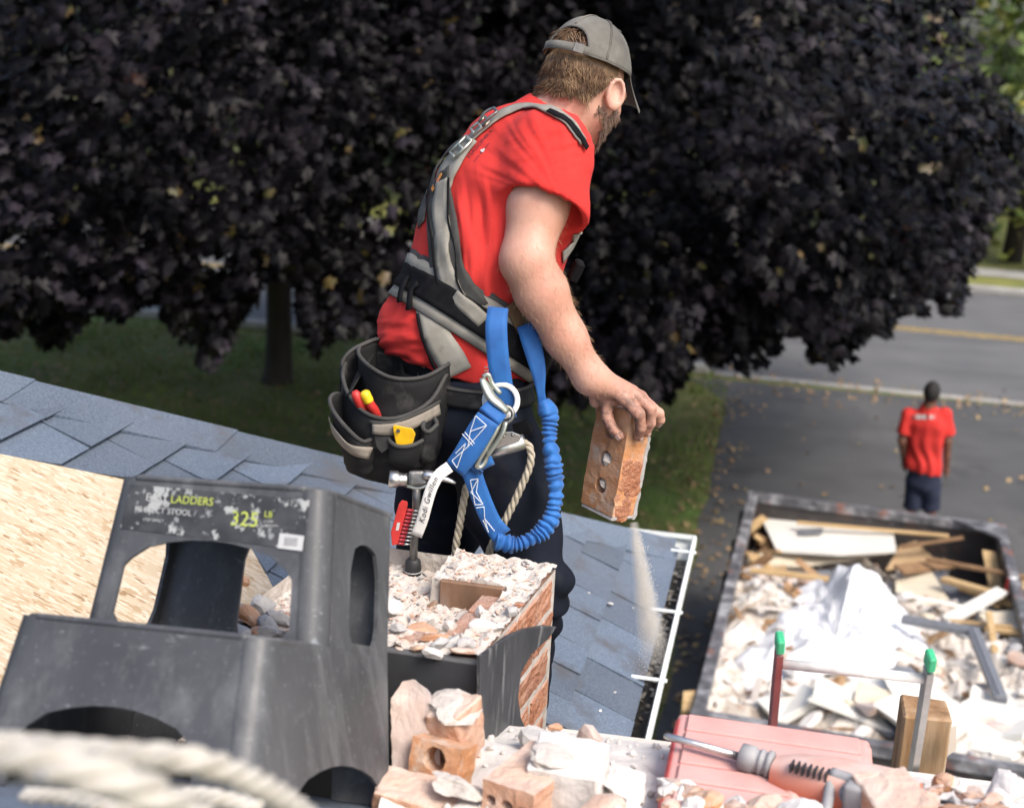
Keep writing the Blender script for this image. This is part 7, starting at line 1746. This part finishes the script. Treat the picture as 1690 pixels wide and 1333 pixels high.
for k, (a, b_) in enumerate((((1490,1022,1.30),(1612,1042,1.33)), ((1607,1038,1.34),(1656,1158,1.30)))):
    pass
fr = empty('window_frame', PZ(1550,1040,1.2), 'grey corner piece of a dismantled window frame on the load', 'window frame')
for a, b_ in (((1488,1021,1.44),(1614,1043,1.46)), ((1606,1040,1.463),(1652,1155,1.44))):
    p, q = PZ(*a), PZ(*b_); d = (q-p).normalized(); s = d.cross(Z).normalized(); u = s.cross(d); b = MB(); b.add(*rbox((p+q)/2, (q-p).length, .085, .05, (d, s, u), b=.004)); b.add(*rbox((p+q)/2+u*.028, (q-p).length-.02, .035, .014, (d, s, u), b=.003)); b.build('rail', M['frame_grey'], fr)
can = empty('drink_can', PZ(1665,985,1.16), 'red cylindrical can standing at the right side of the load', 'can'); c = PZ(1664,985,1.16)
b = MB(); b.add(*lathe(c, c+Vector((.01,-.01,.17)), [(0,.038),(.04,.045),(.9,.045),(.96,.040),(1,.036)], 18)); b.build('can_body', M['red_grip'], can, True, 40); b = MB(); b.add(*cyl(c+Vector((.01,-.01,.17)), c+Vector((.01,-.01,.176)), .036, seg=18)); b.add(*torus(c+Vector((0,0,.004)), Z, .043, .006, 18, 6)); b.build('can_rim', M['white_plastic'], can, True)
# white sheeting heaped into a peak
pk = PZ(1412,931,1.62)
bnd = [(1412,931,1.60),(1470,968,1.34),(1505,1012,1.28),(1536,1060,1.24),(1552,1112,1.22),(1530,1142,1.18),(1480,1150,1.16),(1400,1158,1.14),(1330,1168,1.12),(1250,1165,1.1),(1196,1150,1.08),(1188,1100,1.06),(1205,1050,1.04),(1228,1014,1.04),(1290,985,1.10),(1345,968,1.24),(1385,945,1.46)]
bp = [Vector(q) for q in smooth_path([tuple(PZ(*q)) for q in bnd+[bnd[0]]], 181)[:-1]]
cn_ = PZ(1380,1060,1.36); sv, sf = [cn_], []; NRr = 40
for r_ in range(1, NRr+1):
    t = r_/NRr
    for i, q in enumerate(bp):
        p = cn_.lerp(q, t); p.z += .12*math.sin(math.pi*t)*(1 if q.z < 1.3 else .3); a = i/180*6.283
        wp = Vector((p.x+.12*noise.noise(Vector((p.x*4, p.y*4, 1))), p.y+.12*noise.noise(Vector((p.x*4, p.y*4, 9))), 3)); p.z += .10*noise.noise(wp*2.8)*min(1, t*2)+.10*(.3-abs(noise.noise(wp*4.6)))*min(1, t*3)+.045*(.3-abs(noise.noise(wp*11)))+.018*noise.noise(wp*26); p.z -= .10*max(0, t-.93)/.07*(1 if q.z < 1.35 else 0); sv.append(p)
n_ = len(bp)
for i in range(n_): sf.append((0, 1+(i+1) % n_, 1+i))
for r_ in range(NRr-1):
    for i in range(n_): a, b_ = 1+r_*n_+i, 1+r_*n_+(i+1) % n_; sf.append((a, b_, b_+n_, a+n_))
thing1('plastic_sheeting', 'big crumpled white plastic sheeting heaped to a peak in the dumpster', 'sheeting', sv, sf, M['plastic_white'], smooth=True).modifiers.new('t', 'SOLIDIFY').thickness = .006
rr = random.Random(41)
for k in range(46):
    x, y = rr.uniform(1195,1690), rr.uniform(1120,1225)
    if rr.random() < .45: x, y = rr.uniform(1560,1690), rr.uniform(1155,1225)
    q = PZ(x, y, 1.3)-DA; u, v = q.dot(dU), -q.dot(dV)
    if not (.25 < u < DWID-.1 and .1 < v < DLEN-.3): continue
    d_ = rr.choice((0,0,1,2,3)); nm_ = ('white plasterboard scrap','cream panel piece','torn plywood piece','pinkish slab piece')[d_]; L_ = rr.uniform(.16,.55)
    c_ = DP(u, v, pile(u, v)+rr.uniform(.02,.10)); bv_, bf_ = rbox(c_, L_, L_*rr.uniform(.4,.9), rr.uniform(.012,.03), rot_axes(rr.uniform(-.45,.45),rr.uniform(-.45,.45),rr.random()*6), b=.003, jit=.035, r=rr)
    thing1('panel_scrap', nm_, 'board', bv_, bf_, M[('white_board','white_board','ply','tile_pink')[d_]], nm_+'s on the dumpster load')
for k in range(34):
    x, y = rr.uniform(1300,1690), rr.uniform(915,1075)
    if x < 1545 and y > 950: continue
    p = PZ(x, y, rr.uniform(1.12,1.26)); L_ = rr.uniform(.25,.8); d_ = rr.choice((0,1,2)); nm_ = ('pine board','brown lath','white trim strip')[d_]; q_ = 'behind the white sheeting' if y < 945 else 'between the sheeting and the right wall of the dumpster'
    if False: pass
    thing1('board', f"{'long' if L_ > .52 else 'short'} {nm_} thrown in {q_}", 'board', *rbox(p, L_, rr.uniform(.05,.13), rr.uniform(.015,.03), rot_axes(rr.uniform(-.35,.35),rr.uniform(-.25,.25),rr.random()*3), b=.002), M[('wood_y','wood_b','white_board')[d_]], f'loose {nm_}s on the dumpster load')
for k in range(30):
    x, y = rr.uniform(1212,1275), rr.uniform(868,1005); z_ = .78+.2*rr.random(); p = PZ(x, y, z_+.12); L_ = rr.uniform(.12,.34)
    thing1('wood_offcut', 'brown wood offcut jumbled at the left wall of the dumpster', 'offcut', *rbox(p, L_, rr.uniform(.04,.09), rr.uniform(.02,.05), rot_axes(rr.uniform(-.7,.7),rr.uniform(-.7,.7),rr.random()*3), b=.003), M[rr.choice(('wood_b','wood_b','wood_y','card'))], 'offcuts along the dumpster wall')
for k in range(60):
    x, y = rr.uniform(1290,1690), rr.uniform(925,1060) if k < 26 else rr.uniform(1140,1225); q = PZ(x, y, 1.15)-DA; u, v = q.dot(dU), -q.dot(dV)
    if not (.08 < u < DWID-.08 and .1 < v < DLEN-.1): continue
    sz = rr.uniform(.05,.16); c = DP(u, v, pile(u, v)+sz*.3); m, lb, gp = rr.choice((('plaster','white plaster lump on the load in the dumpster','plaster lumps in the dumpster'),('brick_dusty','pinkish broken brick on the load in the dumpster','brick pieces in the dumpster'),('ply','pale splintered wood piece on the load in the dumpster','wood pieces in the dumpster')))
    thing1('waste_piece', lb, 'rubble', *rock(3000+k, sz*1.5, sz, sz*.6, rot_axes(rr.uniform(-.5,.5),rr.uniform(-.5,.5),rr.random()*6), c, cuts=8), M[m], gp)
for (pts, lb) in (([(1590,1200,1.30),(1700,1228,1.33)], 'pink clay pipe piece at the near right rim of the dumpster'), ([(1565,1188,1.28),(1610,1215,1.3)], 'shorter pink clay pipe piece next to the timber post')):
    a, b_ = PZ(*pts[0]), PZ(*pts[1]); thing1('clay_pipe', lb, 'pipe', *tube([a, a.lerp(b_, .5)+Vector((0,0,.01)), b_], .085, 16), M['tile_pink'], smooth=True)
board('dark torn roofing felt with a pink edge below the ladder rung', [(1458,1108,1.34),(1480,1098,1.38),(1505,1100,1.38),(1520,1122,1.34),(1490,1120,1.33)], .01, 'frame_grey', 'felt', 'roofing_felt')
board('grey triangular slate between pink rubble', [(1440,1200,1.26),(1470,1178,1.30),(1505,1205,1.26),(1470,1215,1.24)], .02, 'frame_grey', 'slate', 'slate')
thing1('black_bucket_rim', 'dark round bucket mouth just behind the red case', 'bucket', *lathe(PZ(1366,1200,1.08), PZ(1366,1200,1.08)+Vector((0,0,.2)), [(0,.10),(.95,.125),(1,.132),(1.001,.118),(.9,.112),(.3,.09)], 20), M['black_plast'], smooth=True)
board('ochre wood block by the left rail of the dumpster', [(1128,1140,1.30),(1150,1138,1.30),(1149,1172,1.26),(1126,1172,1.26)], .10, 'wood_y', 'wood block', 'wood_block')
# ================================================================== SECOND WORKER on the driveway
WY = 15.0
def Wq(px, py, dy=0.0): return P(px, py, WY+dy)
wg = PZ(1524, 905, 0); walker = empty('person', (wg.x, wg.y, 0), 'man in red T-shirt and navy shorts walking away on the driveway', 'person')
WY = wg.y; wa = R(62); wF = Vector((math.cos(wa), math.sin(wa), 0)); wS = Vector((math.sin(wa), -math.cos(wa), 0))
M['skin_dark'] = skin_mat('brown_skin', (.075,.035,.022), (.11,.055,.035), (.14,.075,.05)); M['dark_hair'] = plain('black_hair', (.012,.011,.011), .8); M['shorts'] = plain('navy_shorts', (.014,.020,.045), .85); M['shoe'] = plain('dark_shoe', (.03,.03,.032), .6)
hdC = Wq(1538,648); nk = Wq(1533,670); ch = Wq(1528,700); wst = Wq(1523,765); pvs = Wq(1522,790)
sR, sL = Wq(1559,684,-.02), Wq(1500,684,.06); eR, eL = Wq(1564,728,-.06), Wq(1489,726,.02); hR, hL = Wq(1562,772,-.02), Wq(1493,764,.10)
hipr, hipl = Wq(1536,792), Wq(1510,792,.05); knr, knl = Wq(1536,848,.02), Wq(1504,845,.05); anr = Vector((PZ(1538,905,0).x, WY-.05, .09)); anl = Vector((PZ(1506,903,0).x, WY+.12, .09))
def fWb(p):
    d = smin(s_ell(hdC, (wS, wF, Z), (.082,.102,.122))(p), s_cap(hdC-Z*.06, nk, .055,.062)(p), .03)
    d = smin(d, s_ell(hdC+wF*.035-Z*.05, (wS, wF, Z), (.055,.058,.07))(p), .02); d = smin(d, s_cap(hdC+wF*.10-Z*.02, hdC+wF*.115-Z*.035, .012,.014)(p), .01)
    for s in (1, -1): d = smin(d, s_ell(hdC+wS*s*.080-Z*.015, (wS, wF, Z), (.010,.020,.032))(p), .006)
    t = s_loft([pvs, wst, ch, nk], [.155,.14,.185,.07], [.11,.10,.115,.06], wS)(p); d = smin(d, t, .04)
    for s_, e_, h_ in ((sR, eR, hR), (sL, eL, hL)):
        d = smin(d, smin(s_cap(s_, e_, .060,.050)(p), s_cap(e_, h_, .049,.032)(p), .02), .03); dd = (h_-e_).normalized(); pm = h_+dd*.05
        d = smin(d, s_cap(h_, pm, .030,.034)(p), .015)
        for k in range(4): b0 = pm+wF*(.027-.018*k)+dd*.02; d = smin(d, smin(s_cap(b0, b0+dd*.035, .010,.009)(p), s_cap(b0+dd*.035, b0+dd*.055+wF*.012, .009,.008)(p), .004), .006)
        d = smin(d, s_cap(h_+dd*.02+wF*.03, h_+dd*.075+wF*.05, .011,.009)(p), .006)
    for a, k, c in ((hipr, knr, anr), (hipl, knl, anl)): d = smin(d, smin(s_cap(a, k, .085,.055)(p), s_cap(k, c, .056,.038)(p), .02), .03)
    return d
lo, hi = bounds([hdC+Z*.13, nk, eR, eL, hR-Z*.12, hL-Z*.12, pvs, anr, anl], .12); v, f = surface_nets(fWb, lo, hi, .011); mkobj('body', relax(v, f, 1), f, M['skin_dark'], walker, True)
def fWs(p):
    d = s_loft([pvs+Z*.03, wst, ch, nk-Z*.02], [.198,.186,.222,.10], [.15,.135,.145,.085], wS)(p)
    for s_, e_ in ((sR, eR), (sL, eL)): m_ = s_.lerp(e_, .78); d = smin(d, np.maximum(s_cap(s_, e_, .080,.088)(p), (p-A3(m_))@A3((e_-s_).normalized())), .03)
    d = smin(d, s_cap(ch, sR, .08,.075)(p), .04); d = smin(d, s_cap(ch, sL, .08,.075)(p), .04)
    d = np.maximum(d, -s_cap(nk-Z*.03, hdC, .080,.078)(p)); d = np.maximum(d, -(p-A3(Wq(1520,776)))@A3((Z+wS*.12).normalized())); return d
lo, hi = bounds([nk, eR, eL, pvs], .2); v, f = surface_nets(fWs, lo, hi, .011); v = relax(v, f, 2); nn = vnormals(v, f); xs, ys, zs = projn(v)
v = v+nn*(np.sin(xs/3.2+vn(v, 4)*3)*np.clip((ys-690)/60, 0, 1)*.010+vn(v, 7)*.012)[:, None]; wsh = mkobj('shirt', v, f, M['red_shirt'], walker, True); bvW = BVHTree.FromPolygons([tuple(q) for q in v], f.tolist())
def fWt(p):
    d = s_loft([pvs+Z*.08, pvs-Z*.04], [.168,.175], [.125,.13], wS)(p)
    for a, k in ((hipr, knr), (hipl, knl)): m_ = a.lerp(k, .86); d = smin(d, np.maximum(s_cap(a, k, .108,.098)(p), (p-A3(m_))@A3((k-a).normalized())), .02)
    return np.maximum(d, (p-A3(pvs+Z*.09))@A3(Z))
lo, hi = bounds([pvs, knr, knl], .22); v, f = surface_nets(fWt, lo, hi, .012); v = relax(v, f, 2); nn = vnormals(v, f); v = v+nn*(vn(v, 9)*.012)[:, None]; mkobj('shorts', v, f, M['shorts'], walker, True)
def fWh(p): return np.maximum(s_ell(hdC+Z*.012-wF*.008, (wS, wF, Z), (.090,.112,.124))(p), -(p-A3(hdC-Z*.03+wF*.03))@A3((Z-wF*.75).normalized()))
lo, hi = bounds([hdC], .16); v, f = surface_nets(fWh, lo, hi, .008); mkobj('hair', relax(v, f, 1), f, M['dark_hair'], walker, True)
for a in (anr, anl): b = MB(); b.add(*rock(3, .10, .27, .10, (wS, wF, Z), Vector((a.x, a.y, .055))+wF*.06, cuts=0, rough=0)); b.build('shoe', M['shoe'], walker, True)
for (x, w_, m) in ((1500,5,'black_plast'),(1507,12,'ink_plain'),(1518,7,'ink_plain'),(1524,4,'black_plast'),(1530,4,'ink_plain'),(1535,3,'ink_grey')):
    q = []
    for (xx, yy) in ((x+5, 684), (x+5+w_*.8, 685), (x+5+w_*.8, 692), (x+5, 691)): p, n = cast(xx, yy, bvW, WY); q.append(p+n*.006)
    mkobj('print', q, [(0,3,2,1)], M[m], wsh)
# chest print of the bricklayer: small dark lettering and a white heart, on the shoulder blade next to the strap
M['print_dark'] = plain('faded_dark_print', (.16,.03,.045), .85)
def sprint(body, px, py, size, ang, m):
    a, n = cast(px, py, bvhS); X2 = (RT*math.cos(ang)+UP*math.sin(ang)); X2 = (X2-n*X2.dot(n)).normalized(); Y2 = n.cross(X2)
    def cf(q): h = bvhS.find_nearest(q); return h[0]+h[1]*.0012
    text_mesh(body, size, a, X2, Y2, M[m], 'print', shirt, conform=cf)
sprint("MASONRY", 776, 262, .016, R(58), 'print_dark'); sprint("brick & stone", 784, 268, .009, R(58), 'print_dark')
a, n = cast(797, 249, bvhS); X2 = (RT-n*RT.dot(n)).normalized(); Y2 = n.cross(X2)
hp_ = [(0,-1),(.55,-.45),(.95,.1),(.85,.6),(.45,.75),(0,.4),(-.45,.75),(-.85,.6),(-.95,.1),(-.55,-.45)]
mkobj('heart_mark', *prism([a+X2*(x*.0052)+Y2*(y*.0058)+n*.0016 for x, y in hp_], n, .0006), M['ink_plain'], shirt)
# ================================================================== falling mortar dust
dq = np.random.RandomState(8); n = 2200
t = dq.rand(n)**.8; y0 = 872+t*240; cx = 1049+t*28+8*np.sin(t*3); wid = 6+t*24
xx = cx+dq.normal(0, 1, n)*wid*.5; yy = 2.66+dq.normal(0, .02, n)+t*.0
pos = np.array([P(a, b_, c) for a, b_, c in zip(xx, y0, yy)]); sz = dq.uniform(.0002,.00055, n)*(1.15-.5*t)
tet = np.array([(1,1,1),(1,-1,-1),(-1,1,-1),(-1,-1,1)], float); v = (pos[:, None]+tet[None]*sz[:, None, None]*np.array([.8,.8,2.6])).reshape(-1, 3); f = (np.array([(0,1,2),(0,3,1),(0,2,3),(1,3,2)])[None]+(np.arange(n)*4)[:, None, None]).reshape(-1, 3)
M['dust'] = plain('pale_dust', (.80,.75,.67), .95, var=.05)
tag(fastmesh('falling_dust', v, f, M['dust']), 'stream of pale mortar grains falling from the held brick', 'dust', kind='stuff')
dm = bpy.data.materials.new('dust_cloud'); dm.use_nodes = True; N = dm.node_tree.nodes; L = dm.node_tree.links; N.clear()
vo = N.new('ShaderNodeVolumePrincipled'); oo = N.new('ShaderNodeOutputMaterial'); L.new(vo.outputs[0], oo.inputs[1]); vo.inputs['Color'].default_value = (.97,.93,.86,1)
da, db2 = P(1046,862,2.70), P(1084,1105,2.66); dl = (db2-da).length; dax = (db2-da).normalized()
g = N.new('ShaderNodeNewGeometry'); v1 = N.new('ShaderNodeVectorMath'); v1.operation = 'SUBTRACT'; L.new(g.outputs['Position'], v1.inputs[0]); v1.inputs[1].default_value = da
v2 = N.new('ShaderNodeVectorMath'); v2.operation = 'CROSS_PRODUCT'; L.new(v1.outputs[0], v2.inputs[0]); v2.inputs[1].default_value = dax
v3 = N.new('ShaderNodeVectorMath'); v3.operation = 'LENGTH'; L.new(v2.outputs[0], v3.inputs[0])
v4 = N.new('ShaderNodeVectorMath'); v4.operation = 'DOT_PRODUCT'; L.new(v1.outputs[0], v4.inputs[0]); v4.inputs[1].default_value = dax
w1 = N.new('ShaderNodeMapRange'); w1.inputs[1].default_value = 0; w1.inputs[2].default_value = dl; w1.inputs[3].default_value = .012; w1.inputs[4].default_value = .044; L.new(v4.outputs['Value'], w1.inputs[0])
q1 = N.new('ShaderNodeMath'); q1.operation = 'DIVIDE'; L.new(v3.outputs['Value'], q1.inputs[0]); L.new(w1.outputs[0], q1.inputs[1])
q2 = N.new('ShaderNodeMapRange'); q2.interpolation_type = 'SMOOTHSTEP'; q2.inputs[1].default_value = 0.0; q2.inputs[2].default_value = 1.0; q2.inputs[3].default_value = 1.0; q2.inputs[4].default_value = 0.0; L.new(q1.outputs[0], q2.inputs[0])
en = N.new('ShaderNodeMapRange'); en.interpolation_type = 'SMOOTHSTEP'; en.inputs[1].default_value = dl*.5; en.inputs[2].default_value = dl; en.inputs[3].default_value = 1.0; en.inputs[4].default_value = 0.0; L.new(v4.outputs['Value'], en.inputs[0])
nz = N.new('ShaderNodeTexNoise'); nz.inputs['Scale'].default_value = 22; L.new(g.outputs['Position'], nz.inputs['Vector'])
q3 = N.new('ShaderNodeMath'); q3.operation = 'MULTIPLY'; L.new(q2.outputs[0], q3.inputs[0]); L.new(en.outputs[0], q3.inputs[1]); q4_ = N.new('ShaderNodeMath'); q4_.operation = 'MULTIPLY'; L.new(q3.outputs[0], q4_.inputs[0]); L.new(nz.outputs['Fac'], q4_.inputs[1])
q5 = N.new('ShaderNodeMath'); q5.operation = 'MULTIPLY'; L.new(q4_.outputs[0], q5.inputs[0]); q5.inputs[1].default_value = 150.0; L.new(q5.outputs[0], vo.inputs['Density'])
o = mkobj('dust_cloud', *tube([da+(db2-da)*t_ for t_ in np.linspace(0, 1, 14)], list(np.linspace(.013,.045,14)), 14), dm, None, True); bm = bmesh.new(); bm.from_mesh(o.data); bmesh.ops.recalc_face_normals(bm, faces=list(bm.faces)); bm.to_mesh(o.data); bm.free(); tag(o, 'thin haze of dust hanging round the falling mortar grains', 'dust', kind='stuff')
# ---- every loose piece of the two heaps named by colour, size rank and nearest landmark
ORD = ['largest','second largest','third largest','fourth largest','fifth largest','sixth largest','seventh largest','eighth largest','ninth largest','tenth largest','eleventh largest','twelfth largest','thirteenth largest','fourteenth largest','fifteenth largest','sixteenth largest','seventeenth largest','eighteenth largest','nineteenth largest','twentieth largest']
def spell(objs, fmt, regions):
    b = {}
    for o in objs:
        x, y = proj(o.location); k = next((r for r, f in regions if f(x, y)), regions[-1][0]); b.setdefault((o['group'], k), []).append(o)
    for (g_, k), l in b.items():
        l.sort(key=lambda o: -o.dimensions.x*o.dimensions.y*o.dimensions.z)
        for i, o in enumerate(l):
            w_ = ORD[i] if i < len(ORD) else 'tiny'
            o['label'] = fmt[g_].format(w_ if len(l) > 1 else 'lone', k)
bpy.context.view_layer.update()
allm = [o for o in SC.objects if o.get('group')]
PR_ = [('left of the red case', lambda x, y: x < 1110), ('in front of the chisel and chuck', lambda x, y: x < 1275), ('in front of the drill body', lambda x, y: x < 1400), ('around the drill handle', lambda x, y: x < 1500), ('below the timber post', lambda x, y: x < 1600), ('at the right end of the platform', lambda x, y: True)]
FM = {'white chunks in the platform rubble': '{} white mortar chunk {}', 'pink chunks in the platform rubble': '{} pinkish brick chunk {}', 'orange fragments in the platform rubble': '{} orange brick fragment {}'}
spell([o for o in allm if o['group'] in FM], FM, PR_)
DR_ = [('behind the white sheeting', lambda x, y: y < 960), ('between the sheeting and the left ladder stile', lambda x, y: x < 1290), ('between the two ladder stiles', lambda x, y: x < 1520 and y > 1080), ('beside the grey window frame', lambda x, y: y < 1085), ('near the pink pipes', lambda x, y: True)]
FM = {'plaster lumps in the dumpster': '{} white plaster lump in the dumpster {}', 'brick pieces in the dumpster': '{} pinkish broken brick in the dumpster {}', 'wood pieces in the dumpster': '{} pale splintered wood in the dumpster {}'}
spell([o for o in allm if o['group'] in FM], FM, DR_)
FM = {'loose pine boards on the dumpster load': '{} pine board thrown in {}', 'loose brown laths on the dumpster load': '{} brown lath thrown in {}', 'loose white trim strips on the dumpster load': '{} white trim strip thrown in {}'}
spell([o for o in allm if o['group'] in FM], FM, [('behind the white sheeting', lambda x, y: x < 1545), ('by the right wall above the window frame', lambda x, y: y < 1000), ('by the right wall beside the window frame', lambda x, y: True)])
FM = {n+'s on the dumpster load': '{} '+n+' in the dumpster {}' for n in ('white plasterboard scrap','cream panel piece','torn plywood piece','pinkish slab piece')}
spell([o for o in allm if o['group'] in FM], FM, [('left of the left ladder stile', lambda x, y: x < 1285), ('between the ladder stiles', lambda x, y: x < 1520), ('beside the grey window frame', lambda x, y: y < 1120), ('right of the timber post', lambda x, y: True)])
FM = {'offcuts along the dumpster wall': '{} wood offcut at the left dumpster wall {}'}
spell([o for o in allm if o['group'] in FM], FM, [('beside the far plywood', lambda x, y: y < 905), ('beside the lower sheet', lambda x, y: y < 950), ('above the white sheeting', lambda x, y: True)])
FM = {'rubble seen through the stool': '{} grey rubble piece seen through the stool {}', 'shards seen through the stool': '{} reddish shard seen through the stool {}', 'pebbles on the shingles': '{} small white pebble on the shingles {}'}
spell([o for o in allm if o['group'] in FM], FM, [('in the upper row', lambda x, y: y < 978), ('in the lower row', lambda x, y: y < 1025), ('near the gutter', lambda x, y: True)])
